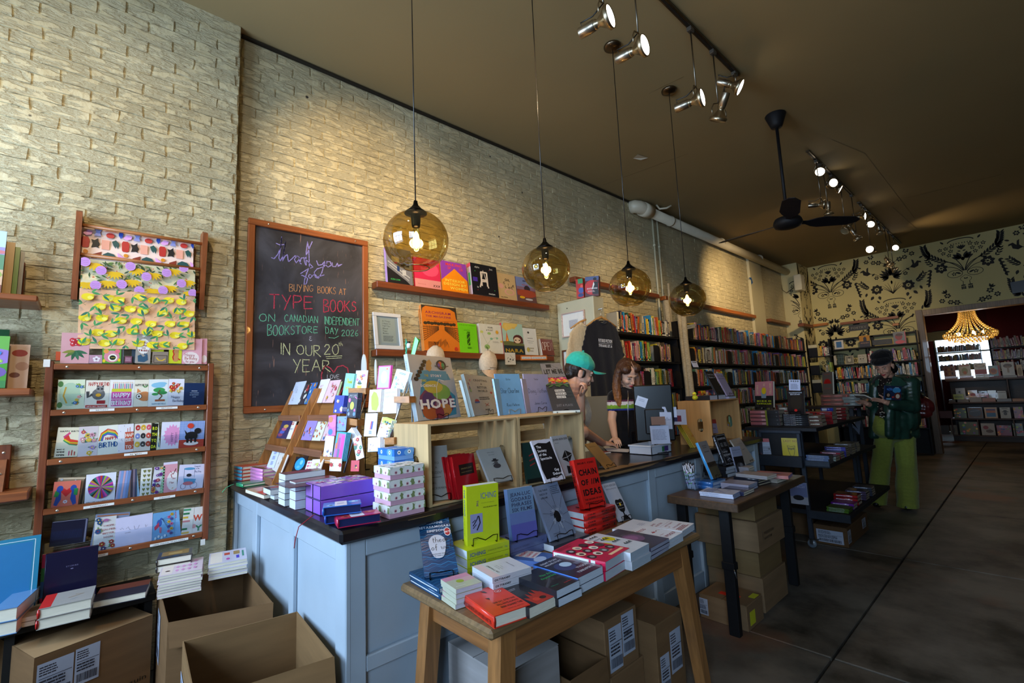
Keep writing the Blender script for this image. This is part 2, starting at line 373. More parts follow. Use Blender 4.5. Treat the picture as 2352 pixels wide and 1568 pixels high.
def clip_poly(P,w,h):
 for ax,lim,sg in((0,0,1),(0,w,-1),(1,0,1),(1,h,-1)):
  out=[];n=len(P)
  for i in RN(n):
   a,b=P[i],P[(i+1)%n];ia,ib=sg*(a[ax]-lim)>=0,sg*(b[ax]-lim)>=0
   if ia:
    out.append(a)
   if ia!=ib:
    t=(lim-a[ax])/(b[ax]-a[ax]);out.append(tuple(a[j]+(b[j]-a[j])*t for j in RN(3)))
  P=out
  if not P:
   break
 return P
def child_at(o,M):
 o.matrix_basis=Matrix.Translation(-Vector(o.parent.location))@M
 return o
def leaf2d(mb,x,y,an,ln,wd,col,zz):
 ca,sa=cos(an),sin(an);pts=[(0,0),(.25,.42),(.5,.5),(.78,.3),(1,0),(.78,-.3),(.5,-.5),(.25,-.42)];mb.add([(x+(p*ln)*ca-(q*wd)*sa,y+(p*ln)*sa+(q*wd)*ca,zz)for p,q in pts],[tuple(RN(8))[::-1]],col)
def line2d(mb,pts,wd,col,zz,taper=False):
 n=len(pts);L,R=[],[]
 for i in RN(n):
  a=pts[max(i-1,0)];b=pts[min(i+1,n-1)];dx,dy=b[0]-a[0],b[1]-a[1];d=sqrt(dx*dx+dy*dy)or 1e-6;w=wd*.5*((1-.75*i/(n-1))if taper else 1);ox,oy=-dy/d*w,dx/d*w;L.append((pts[i][0]+ox,pts[i][1]+oy,zz));R.append((pts[i][0]-ox,pts[i][1]-oy,zz))
 vs=L+R;mb.add(vs,[(i,n+i,n+i+1,i+1)for i in RN(n-1)],col)
def text2d(mb,s,x,y,size,col,zz,bold=0,align='l',sx=1.0,gap=.0,fit=None,slant=.0,rot=.0):
 gs=[glyph(c,bold)if c!=' 'else None for c in s];tot=sum((g[2]if g else .3)+gap for g in gs)-gap-.07
 if fit:
  sx=fit/(tot*size)
 cx=.0
 if align=='c':
  cx=-tot*size*sx/2
 elif align=='r':
  cx=-tot*size*sx
 ca,sa=cos(rot),sin(rot)
 for g in gs:
  if g is None:
   cx+=(.3+gap)*size*sx
   continue
  pts=[(cx+(a+b*slant)*size*sx,b*size)for a,b in g[0]];mb.add([(x+a*ca-b*sa,y+a*sa+b*ca,zz)for a,b in pts],g[1],col);cx+=(g[2]+gap)*size*sx
# THE ROOM
CREAM='#cfc29a'
def struct(o):
 o['kind']='structure'
 return o
floor=struct(MB().box((XW-.3,YF-.3,-.12),(3.2,16.4,-.02),'#4a453d').bd('floor','concrete'))
xs=[XW,-2.35,-.815,.75,3.1]
ys=[YF,-.4,1.2,2.75,4.6,6.5,8.7,11.3,13.4,16.3]
for i in RN(len(xs)-1):
 for j in RN(len(ys)-1):
  b=MB();g=.006;b.bbox((xs[i]+g,ys[j]+g,-.03),(xs[i+1]-g,ys[j+1]-g,.0),'#5a5349',.004);b.bd('slab','concrete',floor)
ceiling=struct(MB().box((XW-.3,YF-.3,ZC),(3.2,YB+.3,ZC+.1),'#94805a').bd('ceiling','plaster'))
mb=MB()
for(a,b_,w)in(((1385,425),(1580,352),.006),((1490,215),(1570,175),.004),((1910,320),(1985,352),.006),((1985,350),(2100,500),.005),((2080,455),(2300,400),.008),((2060,545),(2100,528),.02),((2050,475),(2105,525),.012)):
 A,B=onz(*a,ZC),onz(*b_,ZC);d=(B-A).normalized();n=VC(-d.y,d.x,0)*w*.5;mb.add([A-n-VC(0,0,.001),B-n*.6-VC(0,0,.004),B+n*.6-VC(0,0,.001),A+n-VC(0,0,.001)],[(0,1,2,3)],'#7a6a50')
A=onz(1465,358,ZC)
mb.add([A+VC(-.06,0,-.002),A+VC(.03,-.05,-.012),A+VC(.05,.12,-.004),A+VC(-.01,.07,-.02)],[(0,1,2,3)],'#b8ad98')
mb.bd('peeling_tape','plaster',ceiling)
BR=[]
rb=RR(5)
for k in RN(10):
 L,Hh=.215,.0615;nx,nz=6,3;vs,fs=[],[];tilt=rb.uniform(-.002,.002)
 for j in RN(nz):
  for i in RN(nx):
   edge=i in(0,nx-1)or j in(0,nz-1);y=(i/(nx-1)-.5)*L+(rb.uniform(-.0035,.0035)if 0<i<nx-1 else rb.uniform(-.006,.002)*(1 if i else-1));z=(j/(nz-1)-.5)*Hh+(rb.uniform(-.0028,.0028)if edge else rb.uniform(-.008,.008));x=(rb.uniform(.0045,.0085)if edge else rb.uniform(.0065,.0095))+tilt*(j-1);vs.append((x,y,z))
 for j in RN(nz-1):
  for i in RN(nx-1):
   a=j*nx+i;fs.append((a,a+1,a+nx+1,a+nx))
 ring=[i for i in RN(nx)]+[nx*j+nx-1 for j in RN(1,nz)]+[nx*(nz-1)+i for i in RN(nx-2,-1,-1)]+[nx*j for j in RN(nz-2,0,-1)];b0=len(vs)
 for r in ring:
  x,y,z=vs[r];vs.append((-.001,y*1.01,z*1.035))
 n=len(ring)
 for i in RN(n):
  fs.append((ring[i],b0+i,b0+(i+1)%n,ring[(i+1)%n]))
 BR.append((vs,fs))
brick_mesh=[]
for vs,fs in BR:
 b=MB();b.add(vs,fs[:10],CREAM,True);b.add(vs,fs[10:],CREAM,False);o=b.bd('brick','brick_paint');brick_mesh.append(o.data);bpy.data.objects.remove(o)
def brick_wall(parent,X,y0,y1,z0=.0,z1=ZC,limit=300,seed=1):
 rr=RR(seed);P,BL=.0665,.2235;items=[];row=0;z=z0+P/2
 while z+P/2<z1+.03:
  hdr=(row%6==5);bl=BL;y=y0-(row%2)*bl/2+rr.uniform(-.02,.02)
  while y<y1:
   a,c=max(y,y0),min(y+bl,y1)
   if c-a>.05:
    items.append(((a+c)/2,z,(c-a)/bl,rr.randrange(10),rr.uniform(-.003,.003),rr.choice((0,1))))
   y+=bl
  row+=1;z+=P
 def key(it):
  return(VC(X,it[0],it[1])-CAM).length+(9 if it[1]<1.3 and it[0]<1.5 else 0)+(5 if it[1]<1.2 else 0)
 items.sort(key=key)
 for it in items[:limit]:
  o=place('brick',brick_mesh[it[3]],parent,(X,it[0],it[1]));o.scale=(1,it[2],1);o.rotation_euler=(it[4]*2+(pi if it[5]else 0),0,0)
 b=MB()
 for it in items[limit:]:
  vs,fs=BR[it[3]];s=-1 if it[5]else 1;W=[(X+v[0],it[0]+v[1]*it[2]*s,it[1]+v[2]*s)for v in vs];b.add(W,fs[:10],CREAM,True);b.add(W,fs[10:],CREAM,False)
 if items[limit:]:
  o=b.bd('distant_bricks','brick_paint',parent);o['kind']='stuff'
wl=struct(MB().box((XW-.3,.64,0),(XW,8.9,ZC),CREAM).bd('wall_left','brick_paint'))
brick_wall(wl,XW,.66,8.9,0,ZC-.02,300,3)
wn=struct(MB().box((XW-.3,YF-.3,0),(XN,.64,ZC),CREAM).bd('wall_left_front','brick_paint'))
brick_wall(wn,XN,-1.5,.637,0,ZC-.1,300,8)
struct(MB().box((XW-.3,8.9,0),(XW+.05,9.45,ZC),'#c6bb98').bd('trim_1','plaster'))
wf=struct(MB().box((XW-.3,9.45,0),(XW,10.68,ZC),CREAM).bd('wall_left_back','brick_paint'))
brick_wall(wf,XW,9.47,10.66,0,ZC-.02,0,9)
struct(MB().box((XW,.66,ZC-.022),(XW+.03,8.9,ZC-.012),'#2c261d').bd('trim_2','plaster'))
mb=MB()
c=onx(1725,645,XW+.055)
mb.add([c+VC(0,-.09,.05),c+VC(0,.03,.07),c+VC(0,.08,-.02),c+VC(0,.0,-.07),c+VC(0,.02,.01)],[(0,1,2,3,4)],'#1f5fa8')
tag(mb.bd('tape_scrap','paper'),'scrap of blue tape stuck high on the pale pier by the back','tape')
chase=struct(MB().box((XW-.3,10.68,0),(-3.0,YB+.2,ZC),'#cdc091').bd('wall_corner','plaster'))
OX,OZ=-1.30,2.56
wb=struct(MB().box((-3.0,YB,0),(OX-.05,YB+.12,ZC),'#cabd86').box((OX-.05,YB,OZ),(3.1,YB+.12,ZC),'#cabd86').bd('wall_back','plaster'))
struct(MB().bbox((OX-.05,YB-.03,0),(OX+.05,YB+.16,OZ+.05),'#6b5238').bbox((OX+.05,YB-.03,OZ-.06),(3.1,YB+.16,OZ+.04),'#8a6a45').bd('trim_3','wood_z'))
struct(MB().box((3.1,YF,0),(3.25,16.5,ZC),'#8b8062').bd('wall_right','plaster'))
mb=MB()
RB=16.3
mb.box((-3.4,RB,0),(-1.65,RB+.1,ZC),'#4f1113')
mb.box((-1.65,RB,0),(-.62,RB+.1,1.30),'#4f1113')
mb.box((-1.65,RB,2.55),(-.62,RB+.1,ZC),'#4f1113')
mb.box((-.62,RB,0),(3.2,RB+.1,ZC),'#5b1416')
mb.box((-3.5,YB+.12,0),(-3.4,RB,ZC),'#4f1113')
mb.box((-3.5,YB+.12,3.0),(3.2,RB,3.1),'#3d2a20')
struct(mb.bd('wall_back_room','plaster'))
mb=MB()
FC='#a09478'
mb.box((XW,YF-.12,0),(3.1,YF,.95),FC)
mb.box((XW,YF-.12,2.95),(3.1,YF,ZC),FC)
for a,b_ in((XW,-2.95),(-1.15,.25),(1.65,3.1)):
 mb.box((a,YF-.12,.95),(b_,YF,2.95),FC)
struct(mb.bd('wall_front','plaster'))
for n,(a,b_)in en(((-2.95,-1.15),(.25,1.65))):
 mb=MB()
 for i in RN(4):
  x=a+(b_-a)*i/3;mb.box((x-.03,YF-.08,.95),(x+.03,YF-.02,2.95),'#2a2622')
 for z in(.97,2.2,2.93):
  mb.box((a,YF-.08,z-.03),(b_,YF-.02,z+.03),'#2a2622')
 struct(mb.bd('window_%d'%(n+1),'black_matte'))
def flower(mb,x,y,r,n,zz,col):
 for i in RN(n):
  a=2*pi*i/n+.2;leaf2d(mb,x+cos(a)*r*.28,y+sin(a)*r*.28,a,r*.72,r*.62,col,zz)
 m=6;mb.add([(x+cos(2*pi*j/m)*r*.16,y+sin(2*pi*j/m)*r*.16,zz)for j in RN(m)],[tuple(RN(m))],col)
def feather(mb,pts,wd,zz,col,n=9,both=True,lo=.2):
 for i in RN(n):
  t=lo+(1-lo)*i/(n-1);k=t*(len(pts)-1);j=min(int(k),len(pts)-2);f=k-j;x=pts[j][0]*(1-f)+pts[j+1][0]*f;y=pts[j][1]*(1-f)+pts[j+1][1]*f;a=atan2(pts[j+1][1]-pts[j][1],pts[j+1][0]-pts[j][0]);L=wd*(1.15-.5*abs(t-.55));leaf2d(mb,x,y,a+.65,L,L*.36,col,zz)
  if both:
   leaf2d(mb,x,y,a-.65,L,L*.36,col,zz)
def curve(p0,p1,p2,n=8):
 return[((1-t)**2*p0[0]+2*t*(1-t)*p1[0]+t*t*p2[0],(1-t)**2*p0[1]+2*t*(1-t)*p1[1]+t*t*p2[1])for t in[i/(n-1)for i in RN(n)]]
def mirrored(fn):
 out=MB();h=MB();fn(h);out.v=list(h.v);out.f=list(h.f);out.c=list(h.c);b=len(out.v);out.v+=[(-x,y,z)for x,y,z in h.v];out.f+=[[i+b for i in f][::-1]for f in h.f];out.c+=list(h.c);out.m=[0]*len(out.f);out.sm=[False]*len(out.f)
 return out
K='#1d1913'
def urn_half(m):
 feather(m,curve((.04,.05),(.25,.22),(.42,.36))+curve((.42,.36),(.5,.45),(.5,.62)),.080,0,K,17,True,.22);line2d(m,curve((.02,.02),(.12,.22),(.42,.33)),.012,K,0);line2d(m,curve((.01,.02),(.06,.2),(.3,.24)),.012,K,0);line2d(m,curve((.03,.0),(.12,.15),(.32,.12)),.010,K,0);line2d(m,curve((.005,.02),(.03,.14),(.09,.24)),.012,K,0);flower(m,.30,.12,.095,7,0,K);feather(m,curve((.38,.17),(.45,.22),(.47,.3)),.06,0,K,4)
 for i in RN(5):
  leaf2d(m,.43+.012*i,.12-.06*i,-1.2,.075,.035,K,0);leaf2d(m,.43+.012*i,.12-.06*i,-.2,.06,.03,K,0)
 c=[(.13+.10*cos(a),-.02+.065*sin(a))for a in[i*2*pi/14 for i in RN(15)]];line2d(m,c,.008,K,0);flower(m,.14,-.02,.035,5,0,K);leaf2d(m,.05,-.03,.5,.08,.03,K,0);line2d(m,curve((.0,-.06),(.12,-.12),(.04,-.17)),.006,K,0);line2d(m,[(.04,-.17),(.045,-.23)],.008,K,0);m.add([(.02,-.23,0),(.07,-.23,0),(.075,-.25,0),(.015,-.25,0)],[(0,1,2,3)],K)
 for i in RN(3):
  m.add([(.015+.021*i,-.26,0),(.031+.021*i,-.26,0),(.031+.021*i,-.31,0),(.015+.021*i,-.31,0)],[(0,1,2,3)],K)
 leaf2d(m,0,-.13,.7,.035,.02,K,0)
 for a,L in((.35,.13),(.75,.14),(1.2,.13)):
  leaf2d(m,.02,.24,a,L,.06,K,0)
 leaf2d(m,.0,.20,1.57,.07,.05,K,0);m.add([(.0,.40,0),(.05,.44,0),(.06,.47,0),(.035,.46,0),(.03,.49,0),(.015,.465,0),(0,.49,0)],[(0,1,2,3,4,5,6)],K);leaf2d(m,.01,.37,.3,.05,.02,K,0)
 for p in((.14,.40),(.20,.46),(.24,.38),(.17,.33),(.28,.45),(.12,.48)):
  flower(m,p[0],p[1],.035,5,0,K)
 for i in RN(4):
  leaf2d(m,.02+.035*i,.53,-1.57,.025,.014,K,0)
 line2d(m,curve((0,.60),(.14,.60),(.17,.55)),.016,K,0);leaf2d(m,.22,.55,.9,.07,.03,K,0)
def peony_half(m):
 for a,L in((.15,.15),(.5,.17),(.85,.18),(1.2,.18),(1.5,.18)):
  leaf2d(m,.0+cos(a)*.03,.05+sin(a)*.02,a,L,.05,K,0)
 for a in(-.5,-.15,.25):
  leaf2d(m,.03,.04,a,.12,.035,K,0)
 for i in RN(4):
  line2d(m,curve((.0,-.28),(.03+.03*i,-.15),(.06+.05*i,-.06-.02*i)),.013,K,0,True)
 leaf2d(m,.0,-.02,-1.57,.08,.03,K,0);flower(m,.24,-.16,.10,8,0,K);feather(m,curve((.33,-.12),(.4,-.1),(.47,0)),.075,0,K,5);leaf2d(m,.30,-.28,-.9,.09,.05,K,0);leaf2d(m,.22,-.29,-1.8,.08,.05,K,0);leaf2d(m,.40,-.20,-1.2,.08,.04,K,0);line2d(m,curve((.1,.02),(.2,.16),(.36,.18)),.008,K,0);m.add([(.30,.17,0),(.36,.14,0),(.42,.17,0),(.43,.23,0),(.47,.22,0),(.46,.25,0),(.41,.27,0),(.37,.22,0),(.36,.29,0),(.33,.31,0),(.34,.22,0)],[tuple(RN(11))],K)
 leaf2d(m,.44,.31,.4,.07,.03,K,0);leaf2d(m,.29,.12,2.4,.07,.03,K,0);flower(m,.22,.07,.04,6,0,K);line2d(m,curve((.05,.22),(.07,.38),(.2,.36)),.008,K,0)
 for p,r in(((.16,.36),.05),((.24,.38),.045),((.27,.5),.05),((.35,.42),.045)):
  flower(m,p[0],p[1],r,6,0,K)
 for a in(.3,.9,1.6):
  leaf2d(m,.28,.55,a,.07,.028,K,0);leaf2d(m,.02,.27,a-.1,.09,.035,K,0)
UR,PE=mirrored(urn_half),mirrored(peony_half)
def stencil(parent,T,spec,clip=None,name='stencilled_ornament'):
 for M,org,kind in spec:
  src=UR if kind=='u'else PE;b=MB();keep=[];vs=[T(x*1.0+org[0],y*1.0+org[1])for x,y,z in src.v]
  for f,c in zip(src.f,src.c):
   if clip is None or all(clip(src.v[i][0]+org[0],src.v[i][1]+org[1])for i in f):
    b.add([vs[i]for i in f],[tuple(RN(len(f)))],c)
  if b.f:
   b.bd(name,'ornament_paint',parent)
spec=[]
for i,cx in en((-2.64,-1.63,-.61,.42,1.44)):
 if i%2==0:
  spec+=[(0,(cx,3.19),'u'),(0,(cx,2.30),'p'),(0,(cx,1.32),'u')]
 else:
  spec+=[(0,(cx,3.27),'p'),(0,(cx,2.29),'u'),(0,(cx,1.35),'p')]
stencil(wb,lambda a,b:(a,YB-.003,b),spec,lambda a,b:-2.99<a<2.0 and b<ZC-.01 and not(a>OX-.06 and b<OZ+.05))
stencil(chase,lambda a,b:(-2.997,11.04+a*.62,b),[(0,(0,3.2),'u'),(0,(0,2.3),'p'),(0,(0,1.5),'u')],lambda a,b:abs(a)<.55 and b<ZC-.01)
stencil(chase,lambda a,b:(-3.0-.31+a,10.677,b),[(0,(.31,2.85),'u'),(0,(.31,1.95),'p')],lambda a,b:.12<a<.30)
mb=MB()
c0='#cfc5ad'
mb.tube([(-3.29,5.2,3.73),(-3.24,5.21,3.73),(-3.20,5.25,3.72),(-3.19,5.32,3.71),(-3.19,5.5,3.705)],.085,c0,14)
mb.tube([(-3.19,5.35,3.705),(-3.19,10.68,3.66)],.066,c0,16)
mb.tube([(-3.19,5.3,3.705),(-3.19,5.47,3.705)],.094,c0,16)
for y in(6.0,7.6,9.2):
 mb.tube([(-3.19,y,3.70),(-3.19,y+.04,3.70)],.072,c0,16)
mb.tube([(-3.15,5.6,ZC),(-3.12,5.62,3.76),(-3.05,5.68,3.76),(-3.0,5.72,3.79)],.013,c0,8)
tag(mb.bd('drain_pipe','painted'),'fat cream drain pipe running under the ceiling along the brick wall','pipe')
for i,y in en((5.70,5.82)):
 mb=MB();mb.tube([(-3.285,y,3.72),(-3.285,y,.9)],.013,'#c9c2a4',8)
 for z in(3.3,2.6,1.8):
  mb.tube([(-3.285,y,z),(-3.285,y,z+.03)],.02,'#c9c2a4',8)
 tag(mb.bd('conduit','painted'),('nearer'if i==0 else 'farther')+' of two thin cream conduits running down the brick wall','conduit')
sp=tag(MB().bbox((-2.99+.0,10.42,3.20),(-2.86,10.66,3.52),'#d3ccb4',.01).bd('speaker','plastic'),'small white wall speaker beside the corner chase below the pipe','speaker')
MB().box((-2.859,10.44,3.22),(-2.856,10.64,3.50),'#bcb59d').bd('grille','cloth',sp)
MB().tube([(-3.05,10.6,3.3),(-3.2,10.62,3.22),(-3.28,10.65,3.3),(-3.3,10.66,3.55)],.006,'#3a352c',6).bd('cable','plastic',sp)
sp.location.x+=-.02
# OBJECT BUILDERS
import re
WHITE,INK='#e9e6de','#17161a'
NEEDLABEL=[]
def bkp(w,h,t,cover,spine=None,items=(),hard=False,spi=(),page='#ded6c2',mat='gloss',back=None,ov=.003,edge=None):
 spine=spine or cover;back=back or cover;mb=MB()
 if not hard:
  ov=.0006
 bt=.0026 if hard else .0009;mb.box((0,0,t-bt),(w,h,t),cover);mb.box((0,0,0),(w,h,bt),back);mb.box((0,0,bt),(bt,h,t-bt),spine)
 if hard and t>.012:
  mb.tube([(.001,0,t/2),(.001,h,t/2)],t*.47,spine,8);mb.v[-16:]=[(v[0]*.28+.001*.72,v[1],v[2])for v in mb.v[-16:]]
 root=mb.bd('book',mat);pg=MB();pg.box((bt,ov,bt),(w-ov,h-ov,t-bt),edge or page);pg.bd('pages','pages',root)
 if items or spi:
  ar=MB()
  if items:
   art(ar,items,w,h,t)
  if spi:
   off=-.0006-(t*.13 if hard and t>.012 else 0);ar.M=Matrix(((0,0,-1,off),(-1,0,0,h),(0,1,0,0),(0,0,0,1)));art(ar,spi,h,t,0);ar.M=None
  ar.bd('cover_print','print',root)
 return root
def stand_frame(bl,br,tl,z,t=.0,lean=None):
 z1=z
 for _ in RN(2):
  A,B=onz(*bl,z1),onz(*br,z1);u=(B-A);w=u.length;u.normalize();d=ray(*tl);T=CAM+d*((A-CAM).dot(u)/d.dot(u));V=T-A
  if lean is not None:
   hh=V.z/cos(lean);back=VC(0,0,1).cross(u);V=back*(sin(lean)*hh)+VC(0,0,V.z)
  h=V.length;v=V.normalized();n=u.cross(v);z1=z+max(0,t*n.z)
 return A-n*t,u,v,n,w,h
def stand(bl,br,tl,z,t,cover,label,items=(),lean=None,group=None,size=None,easel=None,copies=0,ew=None,**kw):
 o,u,v,n,w,h=stand_frame(bl,br,tl,z,t,lean)
 if size:
  w,h=size
 r=bkp(w,h,t,cover,items=items,**kw);frame(r,o,u,v,n);tag(r,label,'book',group)
 for i in RN(copies):
  c=copy_tree(r);frame(c,o-n*(t+.0012)*(i+1)+v*.0,u,v,n);c['label']=label;c.location.z=o.z+.0;r['_copies']=1
 if easel:
  e_=dict(easel)if isinstance(easel,dict)else{}
  if not e_.get('label'):
   ws=re.sub(r'[,;].*','',label).split()[:10]
   while ws[-1]in('a','the','of','on','in','with','and','at','its','under','behind','by','to'):
    ws.pop()
   e_['label']='black wire easel holding the '+' '.join(ws)
  make_easel(o+n*t,u,v,n,w,h,t*(copies+1),z,**e_)
 return r
EASELS=[0]
def make_easel(f,u,v,n,w,h,t,z,col='#141416',label=None,ww=None):
 ww=ww or min(w*.55,.1);c=f+u*(w/2);out=VC(n.x,n.y,0).normalized();r=.0017;mb=MB();e=VC(0,0,1);base=VC(c.x,c.y,z+r);L,R=base-u*ww/2,base+u*ww/2;k=out*.012;up=v*.028;lip=[L-out*(t+.05),L+k,L+k*1.5+up,L+k*1.4+up+u*ww*.18,c+k*1.3+v*.016,R+k*1.4+up-u*ww*.18,R+k*1.5+up,R+k,R-out*(t+.05)];lip=[VC(p.x,p.y,max(p.z,z+r))for p in lip];mb.tube(lip,r,col,6);hb=h*.72;bl=L-out*(t+.008);br_=R-out*(t+.008);vb=VC(v.x,v.y,v.z)
 mb.tube([bl,bl+vb*hb-u*-ww*.15,br_+vb*hb-u*ww*.15,br_],r,col,6);foot=c-out*(t+max(.05,hb*.45));foot.z=z+r;mb.tube([(bl+br_)/2+vb*hb*.8,foot],r,col,6);NE=EASELS[0];EASELS[0]+=1;o=mb.bd('book_easel','metal');tag(o,label or 'EASEL','easel');o['_pos']=1
 return o
def flat(a,b,c,ztop,t,cover,label,items=(),n=1,group=None,jit=.004,seed=0,gap=.0008,labels=None,size=None,**kw):
 A,B,Cc=onz(*a,ztop),onz(*b,ztop),onz(*c,ztop);u=(B-A);w=u.length;u.normalize();v=VC(0,0,1).cross(u);h=abs((Cc-A).dot(v))
 if size:
  w,h=size
 r=bkp(w,h,t,cover,items=items,**kw);rr=RR(seed+int(a[0]));out=[]
 for i in RN(n):
  o=r if i==0 else copy_tree(r);ang=0 if i==0 else rr.uniform(-jit,jit)*6;uu=Matrix.Rotation(ang,3,'Z')@u;vv=VC(0,0,1).cross(uu);off=VC(0,0,0)if i==0 else u*rr.uniform(-jit,jit)+v*rr.uniform(-jit,jit);frame(o,A+off-VC(0,0,t+i*(t+gap)),uu,vv,VC(0,0,1));lab=labels[i]if labels else(label if n==1 or i==0 else None)
  if lab is None:
   lab=label+', '+(('second','third','fourth','fifth','sixth','seventh','eighth')[i-1]if i<n-1 or n<3 else 'bottom')+' copy down'
  elif n>1 and not labels:
   lab=label+', topmost copy'
  tag(o,lab,kw.get('cat','book'),group or(label if n>1 else None));out.append(o)
 return out
def cob(P,n,bl,br,tl,items,bg,label,t=.003,name='greeting_card',cat='card',group=None,mat='print',thick_edge='#e8e2d6',film=True):
 def onp(q):
  d=ray(*q)
  return CAM+d*((P-CAM).dot(n)/d.dot(n))
 A,B,T=onp(bl),onp(br),onp(tl);u=(B-A);w=u.length;u.normalize();v=n.cross(u).normalized();h=(T-A).dot(v);r=MB().box((0,0,-t),(w,h,0),bg).bd(name,mat)
 if items:
  ar=MB();art(ar,items,w,h,0);ar.bd('card_print','print',r)
 frame(r,A,u,v,n);tag(r,label,cat,group)
 return r
def wall_plane(X):
 return VC(X,0,0),VC(1,0,0)
def hcol(h,s,v):
 import colorsys
 r,g,b=colorsys.hsv_to_rgb(h,s,v)
 return(r*255,g*255,b*255)
FLC=['#d8497e','#e8a13c','#6a4bb0','#3a7fc4','#e2614a','#f0c54a','#8fbf5a','#c77fc9','#2f9f8c','#f2a7b5']
def bq(rr,u0=.1,u1=.9,v0=.1,v1=.9,n=7,r=.09,pal=None):
 pal=pal or FLC;it=[]
 for i in RN(n):
  a,b=rr.uniform(u0,u1),rr.uniform(v0,v1)
  for k in RN(2):
   it.append(LF(a,b,rr.uniform(0,6.28),r*1.5,rr.choice(['#4f8f4a','#7fb069','#2f6f52'])))
  it.append(('fl',a,b,r*rr.uniform(.7,1.1),6,rr.choice(pal),rr.choice(['#f4d35e','#fff3d6','#7a2f4f'])))
 return it
def dots(rr,n,pal,r=(.02,.05),box=(.05,.05,.95,.95)):
 return[E(rr.uniform(box[0],box[2]),rr.uniform(box[1],box[3]),q,q*.8,rr.choice(pal))for q in[rr.uniform(*r)for _ in RN(n)]]
def axbox(pn,py,px_,pt,z):
 P=onz(*pn,z);Y1=onz(*py,z).y;X0=onz(*px_,z).x;d=ray(*pt);k=(P.x*d.x+P.y*d.y)/(d.x**2+d.y**2);z1=CAM_Z+k*d.z
 return X0,P.x,P.y,Y1,z,z1
TMP=bpy.data.scenes.new('tmp')
def blob(name,parts,voxel,col,mat,parent,smooth=3,fac=.6,wrinkle=.0,wscale=14,cuts=None):
 vs,fs=[],[]
 def sphere(c,rad,ax=None,n=14,m=10):
  b=len(vs)
  for i in RN(m+1):
   for k in RN(n):
    a,t=2*pi*k/n,pi*i/m;q=VC(rad[0]*sin(t)*cos(a),rad[1]*sin(t)*sin(a),-rad[2]*cos(t));vs.append(Vector(c)+(ax@q if ax is not None else q))
  for i in RN(m):
   for k in RN(n):
    fs.append((b+i*n+k,b+i*n+(k+1)%n,b+(i+1)*n+(k+1)%n,b+(i+1)*n+k))
 for p in parts:
  if p[0]=='e':
   sphere(p[1],p[2],p[3]if len(p)>3 else None)
  else:
   _,a,b_,r0,r1=p;a,b_=Vector(a),Vector(b_);L=(b_-a).length;n=max(2,int(L/(min(r0,r1)*.45)))
   for i in RN(n+1):
    t=i/n;r=r0+(r1-r0)*t;sphere(a.lerp(b_,t),(r,r,r),None,10,7)
 me=bpy.data.meshes.new(name);me.from_pydata([tuple(v)for v in vs],[],fs);o=bpy.data.objects.new(name,me);COL.objects.link(o);r=o.modifiers.new('r','REMESH');r.mode='VOXEL';r.voxel_size=voxel;s=o.modifiers.new('s','SMOOTH');s.iterations=smooth;s.factor=fac;COL.objects.unlink(o);TMP.collection.objects.link(o)
 with bpy.context.temp_override(scene=TMP,view_layer=TMP.view_layers[0]):
  dg=bpy.context.evaluated_depsgraph_get();dg.update()
 m2=bpy.data.meshes.new_from_object(o.evaluated_get(dg));bpy.data.objects.remove(o);bpy.data.meshes.remove(me)
 if wrinkle:
  old=[(v.co.copy(),v.normal.copy())for v in m2.vertices];new=[]
  for co,no in old:
   d=noise.noise(co*wscale)*wrinkle+noise.noise(VC(co.x*wscale*2.2,co.y*wscale*2.2,co.z*wscale*.5))*wrinkle*.7;new.extend(co+no*d)
  m2.vertices.foreach_set('co',new)
 if cuts:
  import bmesh
  bm=bmesh.new();bm.from_mesh(m2)
  for co,no in cuts:
   bmesh.ops.bisect_plane(bm,geom=bm.verts[:]+bm.edges[:]+bm.faces[:],plane_co=co,plane_no=no,clear_outer=True)
  bm.to_mesh(m2);bm.free()
 at=m2.color_attributes.new('Col','BYTE_COLOR','CORNER');c=lin(col)if isinstance(col,str)else None;n=len(m2.loops)
 if c:
  at.data.foreach_set('color',list(c)*n)
 else:
  buf=[]
  for pl in m2.polygons:
   q=lin(col(pl.center))
   for _ in pl.vertices:
    buf.extend(q)
  at.data.foreach_set('color',buf)
 m2.materials.clear();m2.materials.append(MATS[mat]);m2.polygons.foreach_set('use_smooth',[True]*len(m2.polygons));m2.polygons.foreach_set('material_index',[0]*len(m2.polygons));q=place(name,m2,parent)
 if parent is not None:
  q.matrix_basis=Matrix.Translation(-Vector(parent.location))
 return q
